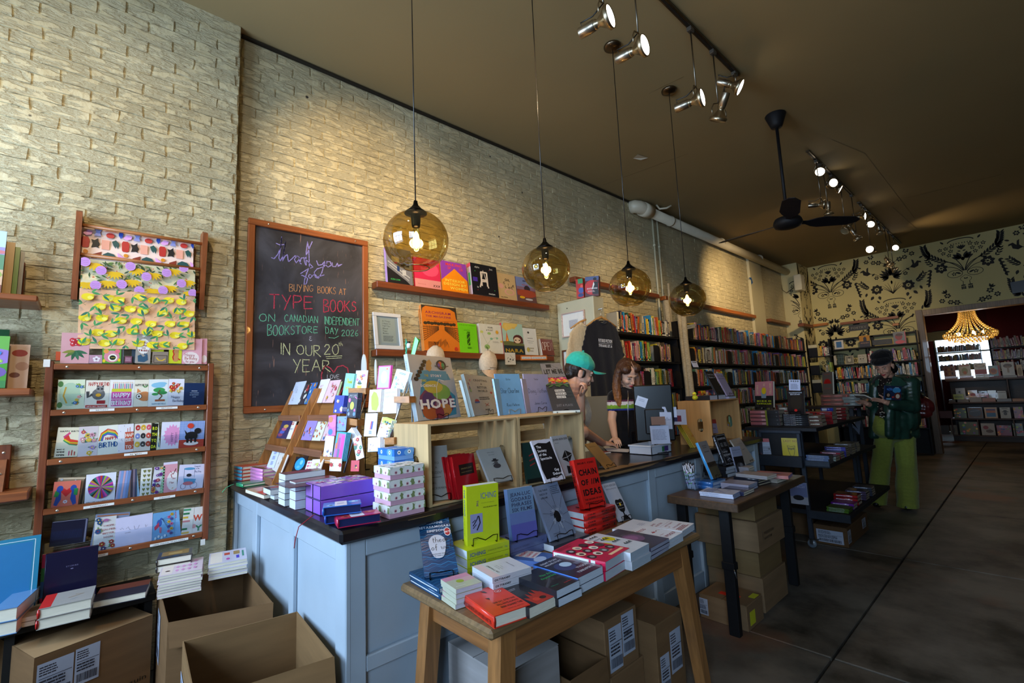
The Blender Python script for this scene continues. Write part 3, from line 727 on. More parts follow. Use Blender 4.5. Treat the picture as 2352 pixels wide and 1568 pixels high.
# LEFT: SHELVES, WRAPPING PAPER, CARD RACK
WD,WD2='#8a4a22','#7a3d1c'
def pz(o,s):
 return lambda x,y:(o[0]+x/s,o[1]+y/s)
def screw(parent,p,ax='x'):
 mb=MB();d={'x':VC(1,0,0),'y':VC(0,-1,0)}[ax];mb.lathe([(0,.002),(.0045,.0015),(.006,0)],'#c9c4b8',8,p,True,d);mb.bd('screw','metal',parent)
for i,(zt,th,xf,yend,yb0,lab)in en(((1.868,.028,-2.97,-.184,-.335,'brown wooden wall shelf at far left holding a picture book, highest of three'),(1.452,.032,-2.99,-.184,-.345,'brown wooden wall shelf at far left holding a green picture book, middle of three'),(1.002,.04,-3.02,-.168,-.33,'brown wooden wall shelf at far left above the blue book, lowest of three'))):
 s=empty('wall_shelf',(XN,-.6,zt),lab,'shelf','brown bracket shelves at far left');MB().bbox((.012,-.45,-th),(xf-XN,yend+.6,0),WD,.005).bd('shelf_board','wood_y',s);mb=MB();y=yb0+.6;mb.bbox((.014,y+.03,.0),(.034,y+.085,.20),WD2,.003);mb.bd('bracket_plate','wood_z',s);MB().add([(.034,y+.045,0),(.13,y+.045,0),(.13,y+.075,0),(.034,y+.075,0),(.034,y+.045,.135),(.05,y+.045,.135),(.05,y+.075,.135),(.034,y+.075,.135)],[(0,3,2,1),(4,5,6,7),(0,1,5,4),(1,2,6,5),(2,3,7,6),(3,0,4,7)],WD2).bd('bracket_cheek','wood_z',s)
 screw(s,(.0345,y+.062,.165));screw(s,(.09,y+.06,.075))
P,N=VC(-3.02,0,0),VC(1,0,0)
rr=RR(4)
def facing(ybl,zbl,w,h,t,X,cover,label,items,lean=.12,yaw=.0,**kw):
 r=bkp(w,h,t,cover,items=items,**kw);u=VC(sin(yaw),cos(yaw),0);b=VC(0,0,1).cross(u);v=b*sin(lean)+VC(0,0,1)*cos(lean);n=u.cross(v);frame(r,VC(X,ybl,zbl)-n*t,u,v,n);tag(r,label,'book')
 return r
facing(-.555,1.872,.25,.30,.012,-3.03,'#b9cfd8','glossy picture book with butterfly and garden scene at far left',[RC(0,.72,1,1,'#a9cbe6'),RC(0,.62,1,.74,'#8b86b8'),E(.55,.66,.5,.05,'#b9707a'),RC(0,.36,1,.62,'#4f8468'),E(.5,.5,.42,.12,'#c79a3a'),('r',0,0,1,.38,'#c9a58a'),E(.7,.3,.3,.1,'#8fa05a'),RC(0,0,1,.14,'#7d4f4a'),E(.9,.28,.06,.05,'#e2614a'),E(.3,.42,.1,.05,'#e6c14a'),('p',[(.68,.93),(.78,.9),(.9,.95),(.86,.86),(.76,.87)],'#c4502c')]+bq(rr,.05,.95,.25,.55,6,.04),hard=True)
for k,(c,y)in en((('#b5905a',-.278),('#6d8f4a',-.262),('#8d8a86',-.248))):
 facing(y-.23,1.872,.23,.26-.015*k,.006,-3.06-.02*k,c,'thin picture book peeking out behind the butterfly book, '+('olive spine, nearest','green spine, middle','grey spine, hindmost')[k],[TX_(.1,.2,.9,.8,6,'#5a4a3a')])
facing(-.50,1.456,.232,.235,.02,-3.04,'#4f8f3a','green picture book with purple flowers on the middle left shelf',[RC(0,.5,1,1,'#63a24a'),E(.8,.6,.3,.16,'#8a6fb5'),E(.7,.3,.3,.14,'#6a5496'),RC(0,0,1,.14,'#3d7a44')]+bq(rr,.1,.9,.2,.8,8,.05),hard=True)
facing(-.42,1.456,.215,.205,.014,-3.10,'#d9b8a0','pale picture book with red mushrooms behind the green one',[E(.85,.8,.12,.08,'#a23c30'),E(.9,.5,.1,.1,'#b98d74'),E(.8,.3,.08,.06,'#7a4a3a')])
facing(-.47,1.459,.19,.275,.01,-3.135,'#1f4a2a','dark green picture book standing tallest on the middle left shelf',[TX_(.1,.1,.9,.9,5,'#3d7a44')])
r=empty('wrapping_paper_rack',(XN,.2,1.9),'wooden wall rack with dowels hung with patterned wrapping paper','rack')
for y0 in(-.082,.458):
 mb=MB();y=y0-.2;vs=[(.012,y,.012),(.055,y,.0),(.11,y,.44),(.085,y,.455),(.012,y,.455)];vs2=[(a,b+.024,c)for a,b,c in vs];mb.add(vs+vs2,[(4,3,2,1,0),(5,6,7,8,9)]+[(i,(i+1)%5,5+(i+1)%5,5+i)for i in RN(5)],WD);mb.bd('side_rail','wood_z',r)
for z,x in((.375,.085),(.225,.072),(.09,.058)):
 MB().tube([(x-.012,-.275,z+.01),(x-.012,.275,z+.01)],.009,'#b06f3c',10).bd('dowel','wood_y',r)
def hanging_sheet(pts,X,items,bg,label,foldback):
 A,B,T=onx(*pts[0],X),onx(*pts[1],X),onx(*pts[2],X);w,h=(B-A).length,T.z-A.z;mb=MB();n=6;vs=[]
 for i in RN(n+1):
  z=h*i/n;b=.004*sin(i*1.3);vs+=[(0,z,b),(w,z,b*.6)]
 vs+=[(0,h+.004,-.008),(w,h+.004,-.008),(0,h-.012,-.02),(w,h-.012,-.02),(.004,h-foldback,-.026),(w-.004,h-foldback,-.026)];fs=[(2*i,2*i+1,2*i+3,2*i+2)for i in RN(n+3)];mb.add(vs,fs,bg);o=mb.bd('wrapping_paper','print');ar=MB();art(ar,items,w,h,.0045);ar.bd('printed_pattern','print',o);frame(o,A,(B-A).normalized(),VC(0,0,1),VC(1,0,0));tag(o,label,'wrapping paper','wrapping papers on the dowel rack')
it=[]
cols=['#c8322e','#1d1d1f','#eda58c','#1f4f4a','#c8322e','#1d1d1f','#eda58c','#1f4f4a','#c8322e','#1d1d1f','#eda58c','#1f4f4a']
for i in RN(12):
 u=.035+i*.083;k=i%4
 if k==0:
  it.append(PL([(u-.03,.38),(u-.033,.62),(u-.02,.68),(u+.02,.68),(u+.034,.6),(u+.03,.38),(u+.015,.34),(u-.02,.34)],'#bd2f2b'))
 elif k==1:
  it.append(PL([(u-.035,.36),(u-.025,.5),(u-.038,.62),(u-.01,.6),(u+.02,.68),(u+.02,.58),(u+.035,.5),(u+.022,.44),(u+.03,.36),(u,.4)],'#1b1b1d'))
 elif k==2:
  it.append(RC(u-.035,.34,u+.03,.64,'#efa78e'))
 else:
  it.append(PL([(u-.033,.62),(u+.0,.68),(u+.03,.58),(u+.02,.4),(u+.005,.5),(u,.42),(u-.02,.5)],'#22504c'))
for i in RN(3):
 u=i*.333;it+=[E(u+.04,.22,.02,.06,'#d98a1e'),PL([(u+.085,.02),(u+.1,.16),(u+.17,.26),(u+.16,.12),(u+.13,.03)],'#8a3524'),('p',[(u+.17,.04),(u+.18,.18),(u+.22,.26),(u+.27,.22),(u+.3,.1),(u+.3,.04)],'#24504f'),PL([(u+.3,.28),(u+.36,.14),(u+.31,.06)],'#e3a3dc'),('p',[(u+.01,.78),(u+.05,.9),(u+.09,.86),(u+.08,.76),(u+.04,.72)],'#e3a3dc'),('p',[(u+.10,.74),(u+.16,.74),(u+.15,.86),(u+.17,.97),(u+.1,.97),(u+.12,.86)],'#8a90c9'),E(u+.235,.80,.035,.085,'#c03430'),('p',[(u+.18,.9),(u+.22,.99),(u+.26,.99),(u+.3,.9)],'#efa78e'),PL([(u+.31,.97),(u+.345,.95),(u+.34,.8),(u+.325,.74),(u+.305,.84)],'#2b4aa8')]
hanging_sheet(((184,592),(443,619),(188,518)),XN+.045,it,'#f2d6c8','wrapping paper with abstract red, black and blue cut-out shapes, top sheet',.30)
it=[]
rr=RR(11)
for i in RN(110):
 it.append(LF(rr.uniform(.0,.98),rr.uniform(.0,.98),rr.uniform(0,6.28),.17,rr.choice(['#3d5a34','#5a7a3a','#34503a'])))
for i in RN(40):
 it.append(E(rr.uniform(.01,.99),rr.uniform(.04,.96),.005,.018,'#c8442c'))
for u,v in((.05,.2),(.1,.85),(.27,.62),(.22,.3),(.42,.4),(.45,.8),(.6,.15),(.6,.7),(.78,.9),(.75,.3),(.92,.55),(.95,.15)):
 for k in RN(7):
  it.append(LF(u,v,-1.57+(k-3)*.42,.26,'#e0b21a'))
for u,v in((.03,.85),(.16,.62),(.12,.12),(.33,.22),(.40,.85),(.54,.55),(.48,.05),(.72,.75),(.69,.12),(.86,.42),(.97,.1),(.88,.98)):
 it.append(E(u,v,.045,.15,'#c48fd0'))
 for k in RN(3):
  it.append(LN([(u-.03,v-.06+.06*k),(u,v-.09+.06*k),(u+.03,v-.06+.06*k)],.0012,'#8a55a8'))
hanging_sheet(((184,664),(447,680),(187,593)),XN+.06,it,'#d9cfa8','wrapping paper with pink thistles and yellow leaves, middle sheet',.28)
it=[]
rr=RR(21)
for j in RN(5):
 for i in RN(7):
  u,v=(i+.5+.5*(j%2)+rr.uniform(-.2,.2))/7.4,(j+.5+rr.uniform(-.2,.2))/5.2;it.append(E(u,v,.05,.06,'#f5dc2a'));it.append(PL([(u+.04,v+.02),(u+.06,v+.05),(u+.025,v+.05)],'#f5dc2a'));it.append(E(u+.02,v-.01,.022,.03,'#fbee72'))
for j in RN(6):
 for i in RN(9):
  u,v=(i+.5*(j%2)+rr.uniform(-.2,.2)+.3)/9,(j+.4+rr.uniform(-.2,.2))/6;a=rr.uniform(0,6.28);it.append(LN([(u-.03*cos(a),v-.05*sin(a)),(u,v),(u+.03,v+.04)],.0018,'#5a6a34'));it.append(LF(u,v,a,.125,rr.choice(['#3f8f55','#357a4c','#2f6f5a'])));it.append(LF(u,v,a+1.0,.10,'#4c9a58'))
hanging_sheet(((177,800),(446,800),(183,661)),XN+.078,it,'#efbd95','wrapping paper with yellow lemons and green leaves, lowest sheet',.22)
XF=XN+.11
rk=empty('card_rack',(XN,0,0),'tall brown wooden wall rack of greeting cards with five rails','rack')
for y0,y1,zb in((-.150,-.122,.49),(.505,.533,.62)):
 MB().bbox((.012,y0,zb),(XF-XN,y1,1.585),WD2,.003).bd('side_post','wood_z',rk)
RZ=(1.572,1.353,1.124,.900,.667)
for i,z in en(RZ):
 MB().bbox((XF-XN-.016,-.122,z-.028),(XF-XN,.505,z),WD,.002).bd('rail','wood_y',rk);MB().box((.012,-.122,z-.028),(XF-XN-.016,.505,z-.016),WD2).bd('ledge','wood_y',rk)
 for y in(-.075,.20,.465):
  screw(rk,(XF-XN+.0005,y,z-.014))
 if i:
  MB().box((XF-XN-.004,-.118,z),(XF-XN-.002,.50,z+.075),'#ffffff').bd('acrylic_strip','acrylic',rk)
def lab_strip(pts,s):
 (x0,y0),(x1,y1),hpx=pts;A,B=onx(x0,y0,XF+.001),onx(x1,y1,XF+.001);w=B.y-A.y;mb=MB();mb.box((0,0,0),(w,.012,.0008),'#eceae4');art(mb,[TT(s,.5,.3,.5,'#33302c',{'bold':1,'align':'c','sx':1.5})],w,.012,.0008);o=mb.bd('label_strip','print',rk);child_at(o,Matrix(((0,0,1,XF+.0005),(1,0,0,A.y),(0,1,0,A.z),(0,0,0,1))))
g1=pz((0,820),3.92)
g3=pz((0,1168),3.92)
for a,b_,s in((g1(805,490),g1(1030,485),'BIRTHDAY'),(g1(1405,470),g1(1598,462),'BIRTHDAY'),(g1(1117,890),g1(1327,877),'BIRTHDAY'),(g1(750,1368),g1(1027,1335),'ANNIVERSARY'),(g1(1385,1285),g1(1577,1255),'WEDDING'),(g3(800,452),g3(972,420),'SYMPATHY'),(g3(1350,345),g3(1695,275),'NEW ARRIVAL OF ALL KINDS')):
 lab_strip((a,b_,6),s)
MB().box((XF-XN,.497,.598),(XF-XN+.002,.518,.628),'#e8e4dc').bd('price_tag','print',rk)
MB().box((XF-XN,-.158,1.556),(XF-XN+.003,-.135,1.592),'#e8e4dc').bd('price_tag','print',rk)
PX,NX=VC(XF-.022,0,0),VC(1,.0,0)
rr=RR(9)
def rc(g,bl,br,tl,items,bg,label,dx=.0,**kw):
 return cob(PX+VC(dx,0,0),NX,g(*bl),g(*br),g(*tl),items,bg,label,group='cards in the tall brown rack',**kw)
def wheel(n,pal,u=.5,v=.55,ru=.42,rv=.38):
 out=[]
 for i in RN(n):
  a,b=2*pi*i/n,2*pi*(i+1)/n;out.append(PL([(u,v),(u+ru*cos(a),v+rv*sin(a)),(u+ru*cos(b),v+rv*sin(b))],pal[i%len(pal)]))
 return out
HB=BD1
row1=[((508,473),(755,463),(522,203),'#dfe6c6','pale green birthday card with a curled banner and garden cakes',[E(.45,.5,.4,.4,'#b9d3b4'),LN([(.35,.2),(.22,.45),(.3,.75)],.006,'#c9a23a'),E(.1,.85,.1,.1,'#5a8a4a'),E(.1,.15,.1,.1,'#5a8a4a')]+bq(rr,.65,.95,.15,.85,7,.06)),((755,463),(972,458),(768,207),'#ece4d2','cream card with a grey raccoon eating cake, LET\'S GET TRASHED',[SS('HAPPY BIRTHD',.12,.80,.13,'#b8322c',.0022,FT(.86)),E(.55,.5,.28,.2,'#6d6b6a'),E(.6,.68,.17,.11,'#8a8886'),PL([(.45,.75),(.5,.84),(.56,.77)],'#4a4848'),('p',[(.66,.77),(.74,.84),(.76,.74)],'#4a4848'),E(.53,.69,.05,.03,'#222'),E(.68,.69,.05,.03,'#222'),LN([(.3,.5),(.12,.4),(.1,.6)],.012,'#4a4848'),('e',.55,.47,.12,.06,'#e0a52c'),RC(.5,.16,.85,.28,'#a8272a'),RC(.05,.03,.95,.12,'#b8322c'),TT("LET'S GET TRASHED",.5,.05,.055,'#f4efe2',{'align':'c','fit':.8,'bold':1})]),((972,458),(1197,452),(978,203),'#f0ebe4','white card with a big pink cake and a row of candles',[RC(.1,.55,.9,.68,'#d3cf3a'),RC(.1,.32,.9,.57,'#cf4f9a'),RC(.1,.06,.92,.30,'#cf4f9a'),SS('HAPPY',.18,.37,.15,'#f7eef2',.004,FT(.65)),('s','BIRTHDAY',.13,.1,.15,'#f7eef2',.004,FT(.75))]+[RC(.14+.075*i,.68,.165+.075*i,.86,('#d8497e','#2f5fa8','#3aa08a')[i%3])for i in RN(11)]+[E(.152+.075*i,.9,.01,.02,'#e8a13c')for i in RN(11)]),((1200,447),(1328,443),(1203,203),'#ece3cd','cream card with an orange cat in a monocle',[SS('HAPPY BIRTHD',.06,.76,.08,'#2b2622',.0016,FT(.9)),E(.75,.38,.5,.18,'#dc8a52'),PL([(.2,.5),(.22,.68),(.5,.56)],'#dc8a52'),E(.35,.38,.22,.1,'#26221f'),E(.35,.38,.18,.08,'#f3efe6'),('e',.35,.38,.07,.035,'#26221f'),E(.9,.22,.03,.015,'#7a3a2a'),LF(.75,.7,.9,.14,'#4f8f4a'),LF(.75,.7,2.2,.12,'#4f8f4a')]),((1328,445),(1508,438),(1335,200),'#e9ece8','white card with a green bonsai tree under blue sky',[E(.5,.78,.36,.1,'#8cc3de'),E(.65,.84,.28,.06,'#8cc3de'),E(.55,.6,.3,.09,'#3f9a52'),E(.7,.5,.26,.07,'#358a48'),E(.35,.45,.17,.05,'#3f9a52'),LN([(.55,.25),(.7,.38),(.5,.5),(.6,.6)],.006,'#6a4a34'),('r',.35,.18,.85,.25,'#b5633c'),SS('HAPPY BIRTHDAY',.2,.06,.06,'#8ab4cc',.0012,FT(.7))]),((1508,437),(1650,433),(1515,195),'#e9e6ee','white card with red and yellow flowers and script, Happy Birthday',bq(rr,.15,.9,.5,.85,8,.07,['#d8322c','#e2614a','#f0c54a'])+[SS('Happy',.2,.28,.1,'#3a3f6a',.0014),SS('Birthday',.3,.14,.09,'#3a3f6a',.0014)]),((1650,432),(1835,428),(1658,232),'#0f2a52','navy card reading SENDING YOU OODLES OF BIRTHDAY LOVE',[TT(s,.5,.62-.09*i,.05,'#c9d3e2',AC)for i,s in en(('SENDING','YOU OODLES','OF BIRTHDAY','LOVE'))]),]
for i,(bl,br,tl,bg,lab,it)in en(row1):
 rc(g1,bl,br,tl,it,bg,lab,dx=.0006*(i%2)+(.004 if i==6 else 0))
row2=[((483,903),(692,895),(497,632),'#ece2c4','cream card with a party slipper, BUST IT WIDE OPEN',[TT('HAPPY BIRTH',.1,.84,.07,'#26221f',{'fit':.88,'bold':2}),PL([(.3,.62),(.5,.74),(.6,.6),(.95,.55),(.95,.4),(.6,.42),(.4,.55)],'#e0402c'),LN([(.32,.6),(.6,.48),(.95,.46)],.006,'#e6c92a'),LN([(.3,.56),(.6,.42),(.92,.39)],.005,'#3aa05a'),('l',[(.3,.66),(.5,.78),(.55,.82)],.008,'#d8497e'),TT('BUST IT',.08,.24,.05,'#26221f',BD2),TT('WIDE',.08,.15,.07,'#26221f',BD2),TT('OPEN',.08,.05,.07,'#26221f',BD2),('r',.6,.05,.64,.2,'#d8497e'),RC(.72,.05,.76,.23,'#c8322e'),RC(.84,.05,.88,.18,'#c8322e')]),((695,900),(872,885),(705,628),'#dccfcf','pale mauve card with scattered pastel daisies',bq(rr,.1,.9,.1,.95,9,.08,['#e2a0b0','#d8576a','#efc54a','#c9a0d0','#e8b0a0'])),((872,885),(1058,865),(878,620),'#ece9da','cream card with a rainbow reading HAPPY BIRTHDAY',[LN([(.08+.03*k,.48),(.2+.02*k,.74-.02*k),(.5,.87-.035*k),(.85,.8-.035*k),(1,.66-.03*k)],.0045,c)for k,c in en(('#c8322e','#e8862c','#e6c92a','#3a9a5a','#2f6fb8','#6a4ba8'))]+[SS('HAPPY',.4,.5,.1,'#b8322c',.0026,FT(.52)),SS('BIRTHD',.1,.25,.17,'#2f5f9a',.0034,FT(.88))]),((1058,865),(1200,850),(1062,608),'#e9e4e8','white card with a red tiered cake, HAPPY BIRTHDAY TO YOU',[RC(.45,.1,1,.72,'#c9583f'),SS('HAP',.5,.55,.11,'#f4efe2',.003),SS('BIRTH',.5,.38,.11,'#f4efe2',.003),SS('TO YO',.5,.13,.11,'#f4efe2',.003),RC(.6,.72,.63,.85,'#c9583f'),RC(.75,.72,.78,.88,'#c9583f')]+dots(rr,8,['#8a8aa0'],(.012,.02),(.05,.05,.4,.95))),((1200,850),(1350,838),(1205,600),'#e4d9cc','card covered with colourful letter balloons spelling HAPPY BIRTHDAY',[q for i,(c,ch)in en(zip(('#b8322c','#d9a92c','#d8576a','#7a86c0','#2b2b2b','#c84a3a','#e0b83a','#3a3a3a','#b0402c'),'HAPBIRDAY'))for q in(E(.2+.33*(i%3),.85-.3*(i//3),.15,.1,c),TT(ch,.2+.33*(i%3),.81-.3*(i//3),.08,'#f4efe2',AC))]),((1350,835),(1405,832),(1345,598),'#17170f','narrow black card with dripping yellow letters',[TT(c,.5,.76-.23*i,.16,'#d3dc2a',{'align':'c','bold':2,'fit':.8})for i,c in en(('RO','TH','YO','DA'))]),((1405,835),(1440,830),(1408,592),'#dfe2c8','sliver of a cream card with tiny blue flowers beside the black card',dots(rr,9,['#5a86b0','#d0b04a'],(.05,.1))),((1440,830),(1605,820),(1445,585),'#e6e2ee','white card with a pink starburst reading HAPPY BIRTHDAY sideways',[PL([(.62+(.4 if k%2 else .5)*cos(2*pi*k/32),.5+(.32 if k%2 else .42)*sin(2*pi*k/32))for k in RN(32)],'#e89ac8'),('t','HAPPY',.68,.25,.12,'#3a2a5a',{'rot':pi/2,'sx':.9}),TT('BIRTHDAY!',.88,.2,.09,'#3a2a5a',{'rot':pi/2,'sx':.85})]),((1605,818),(1830,805),(1607,578),'#8fa6d8','blue and red card with a shaggy black dog and balloon',[RC(0,0,1,.3,'#b83a2c')]+[LN([(i/9,.3),(i/9,1)],.0006,'#c4d0ee')for i in RN(10)]+[LN([(0,.3+i*.09),(1,.3+i*.09)],.0006,'#c4d0ee')for i in RN(8)]+[LN([(0,i*.06),(1,i*.06)],.0007,'#d87a5a')for i in RN(5)]+[E(.48,.16,.3,.08,'#efe6e0'),E(.42,.82,.13,.1,'#d0402c'),LN([(.42,.72),(.43,.55)],.001,'#7a3020'),('e',.48,.46,.24,.14,'#17161a'),E(.72,.62,.14,.11,'#17161a'),PL([(.25,.5),(.18,.68),(.3,.55)],'#17161a'),RC(.29,.18,.38,.4,'#17161a'),RC(.44,.18,.52,.4,'#17161a'),RC(.6,.19,.68,.45,'#17161a'),E(.3,.4,.08,.1,'#17161a'),E(.64,.42,.08,.1,'#17161a')]),]
for i,(bl,br,tl,bg,lab,it)in en(row2):
 rc(g1,bl,br,tl,it,bg,lab,dx=.0006*(i%2))
heart=lambda u,v,s,c,q=1.0:('p',[(u,v-s*q),(u-s,v+s*.2*q),(u-s*.85,v+s*.7*q),(u-s*.4,v+s*.75*q),(u,v+s*.4*q),(u+s*.4,v+s*.75*q),(u+s*.85,v+s*.7*q),(u+s,v+s*.2*q)],c)
row3=[((470,1345),(745,1330),(480,1085),'#8f7a62','brown marbled card behind the parrots card',[RC(.88,.03,.97,.97,'#3a2c24'),RC(.02,.93,.9,.99,'#c9b79a')]+dots(rr,14,['#c79a5a','#5a4a3a','#a9b0b8'],(.02,.05)),-.006),((455,1358),(700,1335),(472,1125),'#d8705c','coral card with two blue parrots around a red heart',[heart(.5,.58,.24,'#c8282a',.8),E(.25,.72,.12,.12,'#2a4a9a'),E(.75,.72,.12,.12,'#2a4a9a'),PL([(.12,.7),(.3,.62),(.33,.3),(.2,.05),(.08,.1),(.14,.4)],'#2a4a9a'),PL([(.88,.7),(.7,.62),(.67,.3),(.8,.05),(.92,.1),(.86,.4)],'#2a4a9a'),('p',[(.1,.65),(.25,.55),(.2,.4),(.05,.42)],'#2f8a44'),PL([(.92,.7),(.78,.7),(.78,.45),(.92,.42)],'#2f8a44'),('fl',.5,.2,.07,6,'#e9e2ea','#c8282a')],.003),((757,1335),(1030,1300),(770,1060),'#e9e6ee','white card with a many-coloured wheel, YOU ARE MY EVERYTHING',wheel(34,['#8a2f8a','#d04a9a','#3a7a7a','#2b3a2b','#c98a3a','#b04ab0','#9ac23a','#4a4a8a','#c8322e'])+[SS('YOU ARE MY EVERYTHING',.06,.04,.055,'#3a3430',.0013,FT(.88))],0),((1035,1288),(1145,1280),(1040,1025),'#8f9cc4','card with hazy blue and pink watercolour strips',[RC(.2*i,0,.2*i+.14,1,c)for i,c in en(('#b0a4c8','#7f9fd0','#d0a8b4','#8fa4d8','#6f8fc0'))],.001),((1145,1275),(1228,1262),(1150,1015),'#5a4a52','card with dark agate-like brown and blue strips',[RC(.12,0,.3,1,'#a87a5a'),RC(.42,0,.5,1,'#2b2430'),RC(.62,0,.78,1,'#8a7a8a'),RC(.85,0,.95,1,'#3a4a6a')],0),((1228,1265),(1258,1258),(1240,1010),'#9fc4e0','sliver of a light blue card beside the hearts card',[],-.002),((1255,1262),(1352,1250),(1258,1005),'#e9e6dc','white card with rows of small olive hearts',[heart(.33+.4*(i%2),.1+.16*(i//2),.14,'#7a7c42',.45)for i in RN(12)],0),((1352,1250),(1433,1245),(1355,990),'#ded8dc','card with dense red, blue and purple tiny flowers',bq(rr,.08,.92,.04,.96,16,.06,['#b8324a','#4a3a9a','#7a3a9a','#e0a03a']),.001),((1433,1242),(1468,1238),(1437,985),'#b9d8b0','sliver of a pale green striped card beside the flowery card',[RC(0,.1*i,1,.1*i+.05,'#8fc09a')for i in RN(10)],0),((1463,1240),(1590,1222),(1475,950),'#e2a0ac','pink card with a red bow and white scalloped label, Just Married',[RC(0,.93,1,1,'#e4dcec'),E(.7,.4,.45,.3,'#f0e6e2'),LN([(.5,.72),(.7,.6),(.9,.78),(.75,.64),(.55,.6),(.62,.5)],.003,'#a83038'),SS('Jus',.62,.45,.07,'#b0404a',.0014),SS('Mar',.45,.32,.07,'#b0404a',.0014),LF(.62,.16,.6,.06,'#c8902c')],0),((1588,1215),(1820,1198),(1597,970),'#dcd6ea','lilac card with a drawn wedding carriage in blue ink',[E(.4,.84,.22,.05,'#5a9ac0'),LN([(.2,.84),(.22,.5)],.0012,'#2b3a6a'),LN([(.6,.84),(.62,.5)],.0012,'#2b3a6a'),PL([(.2,.5),(.7,.45),(.65,.28),(.25,.25)],'#5a9ac0'),LN([(.62+.13*cos(k*.52),.22+.13*sin(k*.52))for k in RN(13)],.0014,'#2b3a6a'),('l',[(.22+.1*cos(k*.52),.2+.1*sin(k*.52))for k in RN(13)],.0014,'#2b3a6a'),E(.4,.3,.2,.07,'#c9707a'),SS('Congrats',.58,.9,.05,'#4a4a7a',.001),SS('on the',.65,.82,.04,'#4a4a7a',.001),SS('Big Day',.62,.7,.06,'#4a4a7a',.001),E(.4,.6,.1,.06,'#2b2b33')],.003),]
for i,(bl,br,tl,bg,lab,it,dx)in en(row3):
 rc(g1,bl,br,tl,it,bg,lab,dx=dx)
row4=[((440,345),(770,300),(465,120),'#14122c','dark navy card in shiny sleeve, bottom row left',[RC(.93,.02,.98,.97,'#6f7088'),LN([(.02,.98),(.95,.98)],.002,'#8a8a9a')]+[LN([(.04+.03*i,.25),(.04+.03*i,.6)],.0006,'#2a3a6a')for i in RN(28)],.002),((800,395),(1115,360),(800,55),'#7f8aa4','large grey-blue card behind the well-wishing card',[RC(.05,.93,.97,.96,'#a8643a'),RC(.05,.05,.1,.9,'#c9b99a')],-.006),((835,400),(1030,365),(835,90),'#dcd8d4','white floral card reading I HOPE YOU FEEL BETTER SOON',bq(rr,.08,.92,.05,.3,7,.07,['#b8443a','#5a4a8a','#3a7a7a'])+bq(rr,.08,.35,.6,.95,4,.08,['#c8702c','#3a5a8a'])+[LF(.5,.95,a,.12,'#b06a9a')for a in(-.6,-1.2,-1.9,-2.5)]+[TT(s,.65,.72-.11*i,.065,'#8a2a3a',{'align':'c','bold':1,'sx':1.1})for i,s in en(('I HOPE','YOU FEEL','BETTER','SOON'))],0),((1030,365),(1365,300),(1035,90),'#dad4ec','wide white card with a faint line drawing reading oh baby',[LN([(.12,.64),(.14,.6),(.17,.66),(.22,.6)],.0012,'#5a5470'),LN([(.28,.6),(.34,.66),(.38,.56),(.42,.55)],.0012,'#5a5470'),LN([(.5,.66),(.52,.54),(.6,.54),(.64,.66)],.0012,'#5a5470'),LN([(.8,.64),(.82,.56),(.86,.62)],.0012,'#5a5470'),('t','oh baby',.26,.46,.045,'#4a4460')],.001),((1365,300),(1568,262),(1368,45),'#6fa6d4','light blue card with a bird carrying a bunch of flowers',[E(.3,.62,.12,.13,'#3a5aa8'),E(.38,.76,.06,.04,'#3a5aa8'),PL([(.08,.5),(.28,.66),(.3,.5),(.12,.38)],'#c0405a'),PL([(.3,.5),(.42,.45),(.4,.25),(.32,.28)],'#c0708a')]+[LN([(.42,.75),(.8,.85-.12*i)],.001,'#2a3a5a')for i in RN(6)]+[('fl',.85-.12*(i%2),.88-.085*i,.055,6,('#e0b83a','#d8709a','#3a5aa8')[i%3],'#8a2f2f')for i in RN(9)]+[E(.15+.14*i,.1+.05*(i%2),.05,.05,'#c4dcee')for i in RN(4)],0),((1568,262),(1630,245),(1572,20),'#7fb0dc','narrow light blue card with pink brush marks at its top',[LN([(.05,.9-.06*i),(.6,.94-.06*i)],.005,'#d0708a')for i in RN(4)],-.001),((1630,245),(1725,232),(1632,0),'#e4dfd6','white card with green and yellow word strips',[RC(0,.9-.14*i,.7-.1*(i%3),.97-.14*i,c)for i,c in en(('#4a9a6a','#2f7a4a','#d9b13a','#d88a8a','#e6e0d6','#2f7a4a','#d9b13a'))],.001),((1725,232),(1818,218),(1730,-10),'#e6e0da','white card with big red W and green Y letters',[TT('W',.05,.5,.3,'#c84a2c',BF(2,.85)),TT('Y',.3,.12,.28,'#2f8a5a',BF(2,.7)),E(.15,.3,.2,.08,'#e0a0a0')],0),]
for i,(bl,br,tl,bg,lab,it,dx)in en(row4):
 rc(g3,bl,br,tl,it,bg,lab,dx=dx)
g0=pz((0,450),3.92)
PX=VC(XF-.03,0,0)
def topc(bl,br,tl,bg,lab,it,dx=.0,name='greeting_card',cat='card',t=.003,**kw):
 cob(PX+VC(dx,0,0),NX,g0(*bl),g0(*br),g0(*tl),it,bg,lab,name=name,cat=cat,t=t,group='cards and bookmarks on top of the tall rack',**kw)
topc((540,1505),(797,1507),(553,1228),'#d6a0a4','pink card with a red flower head and green leaves above rack',[LF(.5,.42,a,.33,c)for a,c in((-.3,'#3a6a4a'),(-.8,'#2f5f42'),(-1.3,'#3f7050'),(-1.8,'#2f5f42'),(-2.4,'#5f7a3a'),(-2.9,'#8a8a3a'))]+[E(.5+.16*cos(k*.8)*(.5+.5*(k%2)),.7+.1*sin(k*.8)*(.5+.5*(k%2)),.09,.07,('#b0202a','#c8303a')[k%2])for k in RN(12)]+[E(.5+.15*cos(k*1.3),.7+.09*sin(k*1.9),.025,.018,'#f0c8cc')for k in RN(9)])
topc((500,1480),(545,1480),(503,1400),'#c8542c','sliver of an orange card behind the pink flower card',[],-.01)
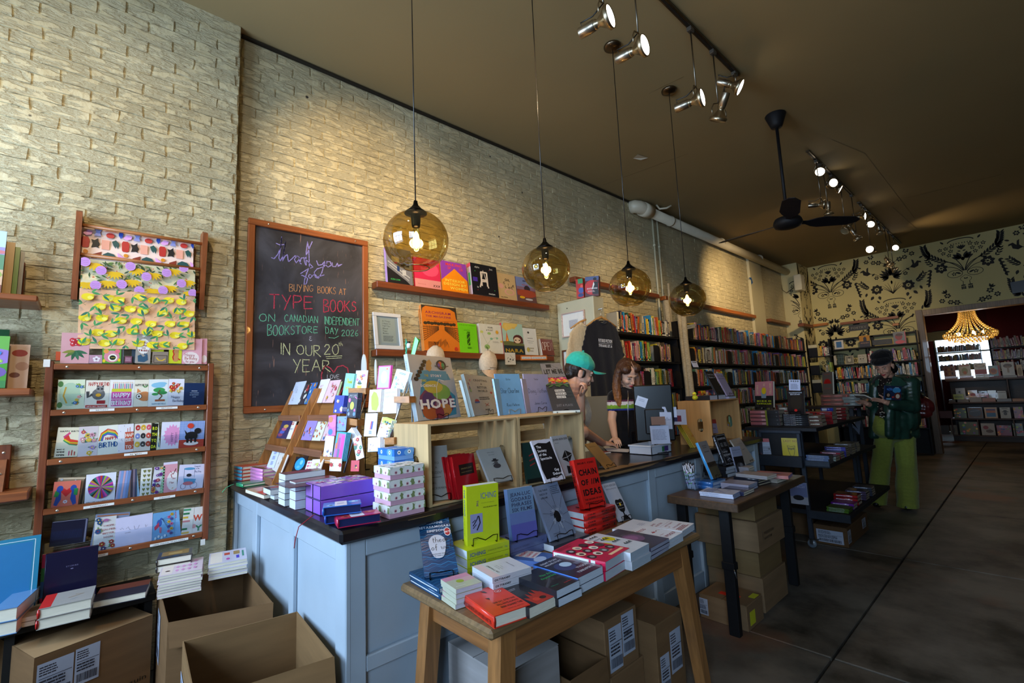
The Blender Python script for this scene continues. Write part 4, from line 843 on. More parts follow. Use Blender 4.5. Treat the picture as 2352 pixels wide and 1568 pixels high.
topc((800,1505),(920,1505),(803,1430),'#b98fa0','small mauve note card with white blossom above rack',[('fl',.55,.5,.35,5,'#e9e0e4','#7a5a6a')])
topc((918,1505),(1088,1505),(920,1360),'#5fa03a','green card with a pink bear face above rack',[E(.5,.42,.42,.38,'#d88a9a'),E(.2,.75,.14,.14,'#e89a4a'),E(.8,.75,.14,.14,'#e0707a'),E(.55,.35,.25,.24,'#f0ead8'),E(.55,.35,.17,.15,'#232a1c'),LN([(.45,.35),(.66,.35)],.002,'#c9c23a'),E(.1,.15,.08,.1,'#e6c92a'),E(.9,.2,.07,.1,'#e6c92a')])
topc((1090,1505),(1112,1505),(1088,1362),'#5a6064','slim grey notebook behind the green bear card',[],-.004,t=.012)
topc((1120,1500),(1185,1502),(1125,1440),'#7a4a5a','small dark pink note card between the notebooks above rack',[TX_(.1,.2,.9,.8,3,'#c9a0b0')])
topc((1185,1500),(1230,1500),(1192,1340),'#34414f','slate blue notebook standing left of the grey bookmark',[TX_(.2,.7,.8,.9,2,'#7a8a9a')],-.006,t=.012)
topc((1213,1503),(1350,1507),(1245,1240),'#a39a90','grey bookmark with speech bubble YOU TURNED ON TREE and blue squirrel',[E(.5,.58,.42,.26,'#e6e2dc'),TT('YOU',.5,.68,.08,'#8a2f28',{'align':'c','bold':2}),TT('TURNED',.5,.58,.07,'#8a2f28',{'align':'c','bold':2,'fit':.7}),TT('ON',.5,.5,.06,'#8a2f28',{'align':'c','bold':2}),TT('TREE!',.5,.41,.08,'#8a2f28',{'align':'c','bold':2,'fit':.66}),('p',[(.2,.05),(.15,.25),(.35,.3),(.5,.22),(.8,.3),(.85,.12),(.6,.04)],'#34566f'),PL([(.55,.28),(.6,.36),(.68,.3),(.75,.36),(.78,.26)],'#34566f'),E(.5,.93,.15,.03,'#d9d6cc')],.006,name='bookmark',cat='bookmark')
for k,(bl,br,tl,side)in en((((1345,1400),(1475,1400),(1360,1188),'left'),((1515,1505),(1632,1508),(1480,1188),'right'))):
 topc(bl,br,tl,'#c9cf2a','lime yellow BOOKMARK card with a dressed hot dog, the %s one'%side,[RC(.1,.93,.55,.98,'#e6e89a'),TT('BOOKMARK',.08,.82,.065,'#1d1d14',BF(2,.84)),RC(.32,.1,.74,.62,'#c98a54'),E(.53,.62,.21,.05,'#c98a54'),E(.53,.1,.21,.05,'#c98a54'),('p',[(.25,.68),(.38,.82),(.55,.66),(.62,.62),(.4,.6)],'#b8281e'),LN([(.36,.58),(.3,.5),(.4,.42),(.3,.34),(.4,.26),(.3,.18),(.38,.1)],.005,'#c22a1c'),LN([(.74,.5),(.9,.54)],.004,'#c22a1c'),LN([(.74,.44),(.9,.44)],.004,'#c22a1c'),LN([(.72,.14),(.88,.1)],.005,'#c22a1c')],-.004 if k==0 else .004,name='bookmark',cat='bookmark')
topc((1590,1300),(1655,1300),(1595,1175),'#c9cf2a','edge of a third lime bookmark behind the right hot dog',[TT('K',.5,.5,.3,'#1d1d14',BD2)],-.008,name='bookmark',cat='bookmark')
topc((1370,1507),(1512,1508),(1380,1400),'#8f7f70','small framed-looking banana card above rack',[RC(.08,.06,.95,.7,'#2a221c'),RC(.12,.1,.91,.66,'#8a7a6a'),LN([(.25,.5),(.4,.28),(.62,.25),(.82,.4)],.006,'#d9b13a')],.007)
topc((1635,1510),(1815,1512),(1632,1280),'#e0a4ae','pink card reading Happy Birthday to you above rack',[TT('CATHY',.5,.88,.03,'#9a5a66',AL),TT('LETTERS CARDS',.5,.8,.035,'#9a5a66',AL),E(.45,.22,.42,.26,'#eedcd8'),SS('Happy',.15,.3,.12,'#a83f4a',.0018),SS('Birthday',.15,.17,.11,'#b04a3a',.0018,FT(.6)),SS('to you',.2,.05,.1,'#a83f4a',.0018)],.003)
topc((1800,1512),(1862,1512),(1812,1282),'#dc9ca8','edge of a second pink card behind the pink birthday card',[E(.6,.2,.4,.15,'#eedcd8')],-.005)
ZL,XL=.477,-2.9
bench=empty('bench',(XN,0,0),'low black bench of books under the card rack','bench')
MB().bbox((.012,-1.2,ZL-.035),(XL-XN,.292,ZL),'#15120f',.004).bd('bench_top','black_matte',bench)
for y in(-1.18,-.2,.25):
 MB().box((.012,y,0),(XL-XN-.02,y+.03,ZL-.035),'#15120f').bd('bench_leg','black_matte',bench)
g3p=lambda*q:g3(*q)
facing(-.45,ZL+.001,.33,.33,.03,-2.99,'#1c7391','large blue picture book at far left on the bench',[RC(0,0,1,1,'#1c7391'),RC(0,.04,.93,.93,'#1d6a9c'),LN([(.0,.955),(.95,.955),(.95,0)],.003,'#c9d6d8'),PL([(0,.1),(.3,.16),(.5,.1),(.75,.14),(.9,.05),(0,.05)],'#123a52'),E(.55,.3,.08,.01,'#123a52')],lean=.2,hard=True)
flat(g3(-80,925),g3(160,880),g3(-80,770),ZL+.105,.05,'#5f87b3','white-edged thick blue book pile at far left of the bench',n=2,hard=True)
flat(g3(165,990),g3(333,955),g3(180,890),ZL+.04,.018,'#a69a85','small cream booklets beside the red and white book',[E(.5,.6,.3,.2,'#6f5a44')],n=2)
flat(g3(345,905),g3(828,800),g3(370,790),ZL+.085,.04,'#a8a39c','white hardback with red spine strip lying on the bench',[RC(0,0,.22,1,'#c02622'),LN([(.5,.4),(.8,.55),(.62,.6)],.004,'#8a6a3a'),LN([(.55,.2),(.7,.3)],.003,'#6a7a8a')],n=2,hard=True,spine='#c02622')
flat(g3(825,838),g3(1315,740),g3(805,735),ZL+.045,.03,'#2b2836','brown and navy hardback lying flat beside the white one',[RC(0,.55,1,1,'#6a3426')],hard=True)
facing(-.098,ZL+.001,.175,.235,.03,-3.02,'#120f2c','tall navy hardback standing at the bench below the dark card',[TT('STORIES',.5,.7,.035,'#6a6484',{'align':'c','sx':1.3}),E(.5,.66,.03,.01,'#6a6484')],lean=.08,hard=True)
facing(-.112,ZL+.001,.17,.23,.02,-3.055,'#a82a5a','book with red, green and blue edge behind the tall navy book',[RC(0,.5,1,.75,'#2f7a4a'),RC(0,.2,1,.5,'#2b5fae')],lean=.08)
flat(g3(1410,460),g3(1725,405),g3(1390,405),ZL+.165,.03,'#2a241c','black and gold boxed book behind the notebooks',[RC(.1,.3,.9,.95,'#8a6a2a'),RC(.3,.45,.7,.7,'#b0904a')],n=2,hard=True)
flat(g3(1425,615),g3(1820,540),g3(1330,520),ZL+.125,.011,'#dcc9d2','pink patterned notebook pile at the right end of the bench',[RC(.04,.06,.3,.94,'#e4d3c8'),E(.18,.3,.06,.05,'#4a2a24')]+[PL([(.4+.14*i,.15+.26*j),(.45+.14*i,.24+.26*j),(.4+.14*i,.33+.26*j),(.35+.14*i,.24+.26*j)],'#d48fc0')for i in RN(4)for j in RN(3)],n=8)
flat(g3(1875,510),g3(2225,445),g3(1770,425),ZL+.125,.013,'#d5cfe0','white notebook pile with coloured doodles against the counter',[RC(.04,.06,.35,.94,'#e9dccd'),RC(.4,.6,.55,.8,'#c8503a'),RC(.65,.55,.82,.85,'#a8864a'),RC(.72,.2,.8,.45,'#4a3ac0'),RC(.88,.3,.93,.8,'#2f8a6a'),E(.5,.25,.05,.08,'#c04aa0')],n=5)
CB,CBI='#735537','#6a4c2e'
def open_box(A,B,C,h,label,flaps=(),th=.006,items=None,col=CB,z0=.0,side=None):
 o=empty('cardboard_box',(A.x,A.y,z0),label,'box');O=VC(A.x,A.y,z0);a,b,c=VC(0,0,0),VC(B.x,B.y,z0)-O,VC(C.x,C.y,z0)-O;d=b+c;H=VC(0,0,h);ctr=(a+d)/2
 for nm,p,q in(('side_wall',a,b),('side_wall',b,d),('side_wall',d,c),('side_wall',c,a)):
  ins=lambda w:w+(ctr-w).normalized()*th;mb=MB();vs=[p,q,q+H,p+H,ins(p),ins(q),ins(q)+H,ins(p)+H];mb.add(vs,[(0,1,2,3),(7,6,5,4),(3,2,6,7),(0,4,5,1),(0,3,7,4),(1,5,6,2)],col);mb.bd(nm,'cardboard',o)
 MB().add([a,b,d,c,a+VC(0,0,th),b+VC(0,0,th),d+VC(0,0,th),c+VC(0,0,th)],[(0,3,2,1),(4,5,6,7)],col).bd('bottom_panel','cardboard',o)
 for(p,q,out,drop)in flaps:
  P={'a':a,'b':b,'c':c,'d':d};p1,q1=P[p]+H,P[q]+H;outv=((p1+q1)/2-ctr-H);outv.z=0;outv.normalize();e=outv*out+VC(0,0,drop);mb=MB();k=(q1-p1)*.02;t3=VC(0,0,.004);mb.add([p1,q1,q1+e-k,p1+e+k,p1+t3,q1+t3,q1+e-k+t3,p1+e+k+t3],[(0,1,2,3),(7,6,5,4),(0,4,5,1),(1,5,6,2),(2,6,7,3),(3,7,4,0)],col);mb.bd('flap','cardboard',o)
 return o
def ship_label(P,u,v,w,h,parent=None,seed=1,big=''):
 rr=RR(seed);n=u.cross(v);mb=MB();mb.box((0,0,0),(w,h,.0006),'#aab2c4');it=[TX_(.06,.68,.6,.93,4,'#2b2b36')];x=.08
 while x<.9:
  q=rr.uniform(.008,.03);it.append(RC(x,.08,x+q,.3,'#22222c'));x+=q+rr.uniform(.01,.02)
 it+=[TX_(.06,.36,.9,.6,3,'#2b2b36'),RC(.05,.63,.95,.645,'#2b2b36')]
 if big:
  it.append(TT(big,.08,.5,.09,'#22222c',BD2))
 art(mb,it,w,h,.0006);o=mb.bd('shipping_label','print',parent);M=Matrix((u,v,n)).transposed().to_4x4();M.translation=P
 if parent:
  child_at(o,M)
 else:
  o.matrix_world=M
 return o
q=.5
boxA=open_box(onz(385,1432,q),onz(628,1385,q),onz(362,1335,q)+VC(.0,0,0),q,'open empty cardboard box against the counter, the farther one',flaps=(('a','b',.02,-.09),))
VZ=VC(0,0,1)
def on_side(box,A,B,h,fu,fv,w,hh,seed,big='',z0=.0,off=.002):
 u=(B-A);u.z=0;L=u.length;u.normalize();n=u.cross(VZ);P=VC(A.x,A.y,z0)+u*(fu*L)+VZ*(fv*h)+n*off
 return ship_label(P,u,VZ,w,hh,box,seed,big)
A1,B1,C1=onz(385,1432,q),onz(628,1385,q),onz(362,1335,q)
on_side(boxA,C1,A1,q,.25,.45,.13,.2,4)
q2=.5
A2,B2,C2=onz(795,1505,q2),onz(657,1395,q2),onz(415,1475,q2)
A2,B2,C2=VC(-1.66,.20,0),onz(795,1505,q2),VC(-2.19,.24,0)
B2=VC(-1.63,.635,0)
boxB=open_box(VC(-1.70,.27,0),VC(-1.64,.645,0),VC(-2.16,.30,0),q2,'open empty cardboard box at the counter corner, nearest to the camera',flaps=(('a','b',.05,-.12),),col='#80613f')
on_side(boxB,VC(-2.16,.30,0),VC(-1.70,.27,0),q2,.02,.45,.12,.18,7)
A3,B3=VC(-2.70,-.10,0),VC(-2.83,.275,0)
boxC=empty('cardboard_box',(A3.x,A3.y,0),'closed cardboard box with shipping labels and a bird logo, under the bench','box')
u3=(B3-A3).normalized()
mb=MB()
k=VZ.cross(u3)*.40
dd=B3-A3
vs=[VC(0,0,0),dd,dd+k,k]
mb.add(vs+[p+VZ*.40 for p in vs],[(0,1,5,4),(1,2,6,5),(2,3,7,6),(3,0,4,7),(4,5,6,7)],CB)
mb.bd('box_body','cardboard',boxC)
mb=MB()
e=u3.cross(VZ)*.02
mb.add([VZ*.402,dd+VZ*.402,dd+k*.5+VZ*.405,k*.5+VZ*.405],[(0,1,2,3)],'#9a7a55')
mb.bd('flap','cardboard',boxC)
n3=u3.cross(VZ)
ship_label(A3+u3*.01+VZ*.22+n3*.001,u3,VZ,.11,.15,boxC,11)
ship_label(A3+u3*.125+VZ*.235+n3*.0015,u3,VZ,.08,.14,boxC,12)
mb=MB()
art(mb,[E(.22,.5,.16,.46,'#1d1712'),E(.22,.5,.145,.42,CB),PL([(.18,.3),(.16,.6),(.2,.82),(.3,.78),(.26,.7),(.3,.5),(.28,.28),(.22,.2)],'#1d1712'),E(.23,.5,.04,.16,CB),RC(.41,.1,.42,.9,'#1d1712'),('t','Penguin',.46,.68,.24,'#1d1712',FT(.5)),TT('Random',.46,.4,.24,'#1d1712',FT(.5)),TT('House',.46,.12,.24,'#1d1712',FT(.4))],.26,.12)
o=mb.bd('box_print','print',boxC)
M=Matrix((u3,VZ,n3)).transposed().to_4x4()
M.translation=A3+u3*.13+VZ*.06+n3*.001
child_at(o,M)
# CHALKBOARD
XB=XW+.012
bl_,br__,tl_=onx(552,948,XW+.04),onx(842,935,XW+.04),onx(562,500,XW+.04)
Y0,Y1,Z0,Z1=.722,1.535,1.290,2.545
bd=empty('chalkboard',(XW,Y0,Z0),'large chalkboard in a brown wooden frame, covered in coloured chalk lettering','chalkboard')
W_,H_=Y1-Y0,Z1-Z0
FW_=.042
MB().box((.018,.01,.01),(.026,W_-.01,H_-.01),'#2b292e').bd('slate','slate',bd)
for nm,a,b_,m_ in(('frame_rail',(.014,0,H_-FW_),(.045,W_,H_),'wood_y'),('frame_rail',(.014,0,0),(.045,W_,FW_),'wood_y'),('frame_stile',(.014,0,FW_),(.044,FW_,H_-FW_),'wood_z'),('frame_stile',(.014,W_-FW_,FW_),(.044,W_,H_-FW_),'wood_z')):
 MB().bbox(a,b_,'#9a5224',.004).bd(nm,m_,bd)
for y,z in((.12,H_-.02),(W_-.1,H_-.02),(.12,.02),(W_-.1,.02)):
 screw(bd,(.0455,y,z))
XC=XW+.0275
def chalk(name,paths,wd,col,layers=1):
 mb=MB();rr=RR(len(paths))
 for p in paths:
  pts=[onx(x,y,XC)for x,y in p];out=[]
  for i in RN(len(pts)-1):
   n=max(1,int((pts[i+1]-pts[i]).length/.008))
   for k in RN(n):
    out.append(pts[i].lerp(pts[i+1],k/n))
  out.append(pts[-1]);out=[q+VC(0,rr.uniform(-.0006,.0006),rr.uniform(-.0006,.0006))for q in out];L,R=[],[]
  for i,q in en(out):
   a,b=out[max(i-1,0)],out[min(i+1,len(out)-1)];d=(b-a);d=d.normalized()if d.length>1e-7 else VC(0,1,0);nn=VC(0,-d.z,d.y)*wd*.5*rr.uniform(.75,1.15);L.append(q+nn);R.append(q-nn)
  n=len(out);mb.add([(XC-bd.location.x,v.y-Y0,v.z-Z0)for v in L+R],[(i,n+i,n+i+1,i+1)for i in RN(n-1)],col)
 o=mb.bd(name,'chalk',bd)
 return o
def letters(s,x0,y0,x1,y1,h0,h1,**kw):
 paths,w=stroke_paths(s,0,0,1.0,**kw);out=[]
 for p in paths:
  q=[]
  for a,b in p:
   t=a/w;hh=h0+(h1-h0)*t;q.append((x0+(x1-x0)*t+b*hh*.0,y0+(y1-y0)*t-b*hh))
  out.append(q)
 return out
g4=lambda pts:[(520+x/3.647,450+y/3.647)for x,y in pts]
LAV='#a99be0'
thank=[[(375,515),(400,525),(430,490),(455,430),(465,340),(455,420),(440,520),(450,545)],[(415,395),(450,410),(485,405)],[(450,545),(475,500),(495,380),(480,470),(470,545),(490,505),(510,490),(515,520),(520,550)],[(520,550),(545,530),(575,500),(610,510),(590,500),(570,530),(585,560),(610,530),(612,510),(612,560),(630,570)],[(612,565),(628,520),(650,515),(655,555),(665,580)],[(668,580),(668,470),(680,380),(690,450),(695,590)],[(720,380),(680,470),(660,520),(700,570),(725,595),(700,605)],[(755,540),(770,580),(800,575),(825,545),(800,640),(770,690),(745,680),(735,640),(760,610),(820,590),(845,555)],[(845,545),(830,575),(850,595),(880,580),(870,550),(845,548)],[(885,555),(890,590),(915,590),(930,560)],[(930,560),(935,590),(970,570),(935,580)]]
chalk('chalk_lettering',[g4(p)for p in thank],.0062,LAV)
forr=[[(620,650),(660,625),(690,605),(675,640),(655,700),(650,740),(670,735),(680,690),(640,665),(625,665)],[(685,670),(700,690),(720,670),(700,655),(688,668)],[(720,665),(745,655),(760,680),(820,660)]]
chalk('chalk_lettering',[g4(p)for p in forr],.006,LAV)
R6=RR(6)
G=lambda x,y:(520+x/3.647,450+y/3.647)
def lt(s,a,b,h0,h1,wd,col,**kw):
 A,B=G(*a),G(*b)
 return chalk('chalk_lettering',letters(s,A[0],A[1],B[0],B[1],h0/3.647,h1/3.647,jitter=.03,rng=R6,**kw),wd,col)
lt('BUYING',(528,800),(725,800),62,55,.0045,'#d79a6a')
lt('BOOKS',(765,812),(915,822),55,58,.0045,'#d79a6a')
lt('AT',(945,825),(1003,830),52,50,.0045,'#d79a6a')
lt('TYPE',(360,945),(722,942),125,100,.0075,'#cf4a5c')
lt('BOOKS',(815,975),(1085,965),110,80,.0072,'#cf4a5c')
lt('ON',(275,1050),(405,1052),62,65,.0045,'#79c9a4')
lt('CANADIAN',(487,1050),(765,1065),60,60,.0045,'#79c9a4')
lt('INDEPENDENT',(820,1075),(1115,1088),68,58,.0045,'#79c9a4')
lt('BOOKSTORE',(345,1172),(765,1145),95,50,.0048,'#79c9a4')
lt('DAY',(830,1150),(935,1160),58,52,.0045,'#79c9a4')
lt('2026',(965,1172),(1102,1172),52,52,.0045,'#79c9a4')
chalk('chalk_lettering',[g4([(858,1185),(905,1190),(942,1172)])],.004,'#79c9a4')
lt('&',(695,1212),(718,1212),36,36,.0035,'#cfd0dc')
lt('IN',(448,1325),(530,1330),95,100,.0055,'#d9dba8')
lt('OUR',(588,1325),(790,1345),75,95,.0055,'#d9dba8')
lt('20',(820,1330),(940,1330),85,88,.0055,'#d9dba8')
lt('th',(940,1255),(972,1255),35,35,.0035,'#d9dba8')
chalk('chalk_lettering',[g4([(832,1345),(970,1338)]),g4([(838,1362),(965,1355)])],.0045,'#d9dba8')
lt('YEAR',(560,1470),(870,1470),105,95,.0056,'#d9dba8')
hb=[[(900,1478),(870,1440),(830,1420),(810,1450),(795,1500),(800,1560),(850,1640),(920,1700)],[(900,1478),(930,1430),(975,1418),(1015,1440),(1022,1490),(1000,1570),(930,1690)]]
chalk('chalk_lettering',[g4(p)for p in hb],.008,'#c84a5c')
lt('LOVE',(845,1530),(945,1530),34,34,.0035,'#cfd0dc')
# WALL SHELVES WITH FACE-OUT BOOKS
def wall_shelf(y0,y1,z,d,th,label,group='long wooden picture ledges on the brick wall',X=XW,col='#7e3d1c'):
 o=MB().bbox((.014,0,-th),(d,y1-y0,0),col,.004).bd('wall_shelf','wood_y',None,(X,y0,z))
 return tag(o,label,'shelf',group)
S1=onx(1255,702,XW+.1)
ZS1,ZS2=2.232,1.715
wall_shelf(1.575,3.445,ZS1,.105,.05,'long brown ledge of art books right of the chalkboard, the upper one')
wall_shelf(1.565,3.475,ZS2,.105,.05,'long brown ledge of art books right of the chalkboard, the lower one')
wall_shelf(3.88,5.6,2.60,.10,.055,'brown empty ledge on the brick wall above the beige cabinet')
wall_shelf(5.75,8.85,2.60,.10,.055,'long empty ledge on the brick wall under the drain pipe',col='#a85c26')
wall_shelf(9.55,10.62,2.60,.10,.055,'short empty ledge between the pale pier and the corner chase',col='#8a4a22')
g5=pz((840,560),4.612)
def ledge_book(bl,br,tl,t,cover,label,items,X,lean=.10,**kw):
 A,B,T=onx(*g5(*bl),X),onx(*g5(*br),X),onx(*g5(*tl),X);w,h=B.y-A.y,(T.z-A.z)/cos(lean);z=kw.pop('z');r=bkp(w,h,t,cover,items=items,**kw);u=VC(0,1,0);v=VC(-sin(lean),0,cos(lean));n=u.cross(v);frame(r,VC(X,A.y,z+.0015)-n*t+VZ*(t*n.z),u,v,n);tag(r,label,'book')
 return r
XL1=XW+.085
Z=dict(z=ZS1)
ledge_book((235,335),(500,378),(205,0-60),.035,'#5a5a5e','grey street-photo art book with thick lilac spine, behind the first globe',[('r',0,0,1,1,'#77767a'),PL([(0,.0),(0,.45),(.75,.1),(.9,0)],'#17161a'),RC(.2,.6,.5,.75,'#c8c6c2'),RC(.55,.5,.9,.6,'#2b2b30'),RC(.3,.55,.42,.6,'#c02a5a'),LN([(.05,.6),(.9,.2)],.008,'#b9b8b6'),LN([(.1,.5),(.85,.12)],.006,'#b9b8b6'),('r',.4,.35,.5,.5,'#223a6a'),RC(.6,.25,.75,.4,'#b9b8b6'),TT('KEN LUM',.12,.08,.06,'#3fae5a',BD1)],XL1,lean=.12,spine='#b48fd0',spi=[TT('KEN LUM',.3,.3,.4,'#7ac08a')],**Z)
ledge_book((525,385),(800,425),(505,60),.02,'#d22a4a','crimson and salmon art book marked XXX on the upper ledge',[('r',0,.28,1,1,'#d32a4e'),E(.6,.65,.35,.25,'#e04a6a'),E(.4,.8,.2,.12,'#c01838'),RC(0,0,1,.28,'#d98a84'),TT('MARILYN MULLER',.1,.1,.035,'#a8322a'),TT('XXX',.68,.06,.11,'#2b1a1a',{'slant':.2,'bold':1})],XL1,spine='#c02030',**Z)
ledge_book((812,425),(1088,470),(795,95),.022,'#8e3fa8','purple and orange MAKING SPACE book on the upper ledge',[('p',[(0,0),(0,.35),(.52,.78),(1,.42),(1,0)],'#ef8a12'),TT('MAKING',.5,.86,.12,'#e0402c',{'align':'c','fit':.62,'bold':1}),TT('SP',.26,.74,.12,'#e0402c',BD1),TT('CE',.7,.74,.12,'#e0402c',BD1),('t','INTERIOR',.12,.32,.12,'#f2d24a',{'fit':.78,'bold':1}),TT('DESIGN BY',.06,.20,.12,'#f2d24a',{'fit':.88,'bold':1}),TT('WOMEN',.3,.07,.12,'#f2d24a',{'fit':.66,'bold':1})],XL1,spine='#c98a1a',**Z)
ledge_book((1135,470),(1412,515),(1108,125),.055,'#1d1c20','thick black book with a big letter A, pink-green spine, on upper ledge',[('s','A',.3,.25,.55,'#d9c9b8',.014),RC(.36,.72,.6,.77,'#d9c9b8'),RC(.34,.3,.40,.75,'#d9c9b8'),RC(.56,.3,.62,.75,'#d9c9b8'),RC(.38,.48,.6,.52,'#d9c9b8'),TT('alpha',.15,.86,.08,'#b9b6ae',BD1),TT('bet',.72,.86,.08,'#b9b6ae',BD1),('r',.05,.42,.22,.55,'#4a2f9a'),TT('in',.18,.22,.08,'#d9d6ce',BD1),TT('motion',.6,.05,.08,'#d9d6ce',BD1),E(.15,.75,.015,.012,'#3fae5a'),E(.85,.2,.015,.012,'#3fae5a'),E(.7,.85,.012,.01,'#c83a3a'),E(.2,.15,.012,.01,'#c83a3a')],XL1+.01,spine='#d9b8bc',spi=[RC(.3,.25,.7,.75,'#5fc06a'),RC(0,.0,.12,1,'#d84a5a')],**Z)
ledge_book((1415,520),(1605,548),(1385,235),.012,'#c9a876','tan book lettered OH, CLOCK! in scattered black letters',[('t','OH,',.4,.72,.13,'#26221c',BD2),TT('C',.3,.6,.12,'#26221c',BD2),TT('!',.55,.55,.12,'#26221c',BD2),TT('K',.8,.52,.12,'#26221c',BD2),TT('L',.38,.45,.12,'#26221c',BD2),TT('O',.55,.42,.12,'#26221c',BD2),TT('C',.7,.44,.12,'#26221c',BD2),('e',.6,.3,.28,.13,'#d9a08a'),E(.6,.3,.2,.09,'#c9a876'),E(.15,.5,.15,.1,'#d9a08a'),TT('Amy Sillman',.1,.06,.06,'#2b2620',BD1)],XL1,**Z)
ledge_book((1612,550),(1812,580),(1562,275),.02,'#8a4a3c','red desert scene photo book at the right end of upper ledge',[('r',0,.6,1,1,'#7a86b0'),RC(0,.5,1,.62,'#8a6a7a'),E(.55,.55,.16,.14,'#3a2f34'),RC(0,0,1,.25,'#6a4a44'),E(.5,.35,.5,.16,'#a84a30'),E(.25,.18,.14,.05,'#e0a81e'),E(.6,.12,.2,.04,'#c9c4c0'),TT('BENEATH',.35,.84,.07,'#2f2a44',BD2),TT('A',.4,.76,.05,'#2f2a44'),TT('BLUER SKY',.3,.68,.06,'#c94a3a',BD1)],XL1,spine='#4a5a8a',**Z)
Z=dict(z=ZS2)
fr=empty('picture_frame',(XW+.09,1.60,ZS2+.001),'whitewashed frame with a printed page, left end of the lower ledge','picture frame')
A,B,T=onx(*g5(105,1080),XL1),onx(*g5(405,1083),XL1),onx(*g5(52,668),XL1)
w,h=B.y-A.y,T.z-A.z
L=.15
Mf=Matrix((VC(0,1,0),VC(-sin(L),0,cos(L)),VC(cos(L),0,sin(L)))).transposed().to_4x4()
Mf.translation=VC(0,0,.004)
fr.location=(XL1,A.y,ZS2+.001)
for nm,a,b_ in(('frame_rail',(0,0,-.018),(w,.03,.0)),('frame_rail',(0,h-.03,-.018),(w,h,0)),('frame_stile',(0,.03,-.018),(.03,h-.03,-.001)),('frame_stile',(w-.03,.03,-.018),(w,h-.03,-.001))):
 mb=MB();mb.M=Mf;mb.bbox(a,b_,'#d6d2ce',.003);mb.bd(nm,'painted',fr)
mb=MB()
mb.M=Mf
mb.box((.03,.03,-.014),(w-.03,h-.03,-.012),'#cbc9c6')
art(mb,[RC(.25,.18,.78,.85,'#ddd5c2')]+[TT(s,.32,.76-.068*i,.06,'#4a4640')for i,s in en(('16 Things','I Have to','Tell You','About','Type','Books'))]+[TX_(.32,.22,.7,.38,5,'#8a857c')],w,h,-.012)
mb.bd('printed_page','print',fr)
mb=MB()
mb.M=Mf
mb.box((.03,.03,-.006),(w-.03,h-.03,-.005),'#ffffff')
mb.bd('glass','clear_glass',fr)
it=[RC(0,0,1,1,'#3a3024'),PL([(0,0),(0,.8),(.03,.93),(.12,.98),(.8,.96),(.95,.9),(.97,.75),(1,.7),(1,0)],'#d9741e'),('t','ARCHIGRAM',.1,.82,.075,'#8a2448',{'fit':.72,'bold':1}),TT('THE MAGAZINE',.1,.74,.06,'#8a2448',{'fit':.72,'bold':1})]
for k in RN(10):
 it.append(E(.08+.09*k,.60+.01*(k%2),.055,.035,'#3f321f'))
for s in(0,1):
 for k in RN(7):
  x0,x1=(0,.44)if s==0 else(1,.6);it.append(LN([(x0,.22+.05*k),(x1,.47+.012*k)],.0035,'#4a3520'))
 for k in RN(7):
  q=(k/7.0)**.7;x=.44*q if s==0 else 1-.4*q;it.append(LN([(x,.22+.25*q),(x,.56-.02*q)],.0022,'#4a3520'))
for k in RN(16):
 it.append(LN([(.3+.025*k,.08+.02*(k%5)),(.36+.018*k,.2+.012*(k%7))],.0022,'#4a3520'))
it+=[LN([(.1,.68),(.5,.66),(.9,.68)],.0012,'#4a3520'),RC(.3,.63,.4,.66,'#b8601c'),RC(.6,.63,.72,.66,'#b8601c'),E(.88,.06,.05,.04,'#c8321c'),TX_(.1,.05,.4,.2,5,'#8a4a1c')]
ledge_book((625,1100),(1000,1112),(600,600),.045,'#d9741e','big orange and brown ARCHIGRAM magazine on the lower ledge',it,XL1,spine='#dd8a44',spi=[TT('ARCHIGRAM',.08,.3,.45,'#5a3018',BD1),TT('THE MAGAZINE',.42,.3,.4,'#5a3018')],lean=.12,**Z)
ledge_book((1000,1118),(1198,1125),(973,797),.015,'#76cc1c','bright lime green paperback on the lower ledge',[TT('GRAVEYARDS',.08,.92,.04,'#2f5a0c',{'bold':1,'gap':.22,'fit':.84}),TX_(.3,.74,.66,.78,2,'#4a8a12')]+[RC(.42+.04*(k%4),.25+.035*(k//4),.455+.04*(k%4),.28+.035*(k//4),'#17240a')for k in RN(48)if(k*7)%5]+[RC(.44,.69,.6,.71,'#17240a'),TX_(.4,.13,.62,.2,2,'#4a8a12')],XL1,spine='#5fae14',**Z)
ledge_book((1225,1128),(1462,1140),(1205,808),.03,'#d9d2be','cream Hilma art book with yellow and green plants, lower ledge',[('t','HILMA',.38,.86,.075,'#3a342c',BD1),TT('af KLINT',.3,.77,.07,'#3a342c',{'slant':.1,'bold':1}),LN([(.3,.12),(.32,.3),(.2,.5),(.12,.68)],.0022,'#7a9a5a'),LN([(.3,.3),(.5,.5),(.7,.55),(.75,.48)],.002,'#7a9a5a'),E(.1,.72,.07,.045,'#c9c86a'),E(.42,.68,.08,.045,'#9dbb6a'),E(.5,.5,.06,.04,'#7fae8a'),('e',.76,.53,.05,.035,'#8ab58a'),E(.28,.22,.12,.08,'#8fae62'),E(.95,.42,.06,.035,'#d9b84a'),TX_(.55,.36,.85,.42,2,'#a89f8c')]+[LF(.78,.74,k*.7,.09,'#e0a01e')for k in RN(9)],XL1,spine='#e6e0d0',spi=[TT('CATALOGUE RAISONNE',.1,.3,.45,'#3a342c')],**Z)
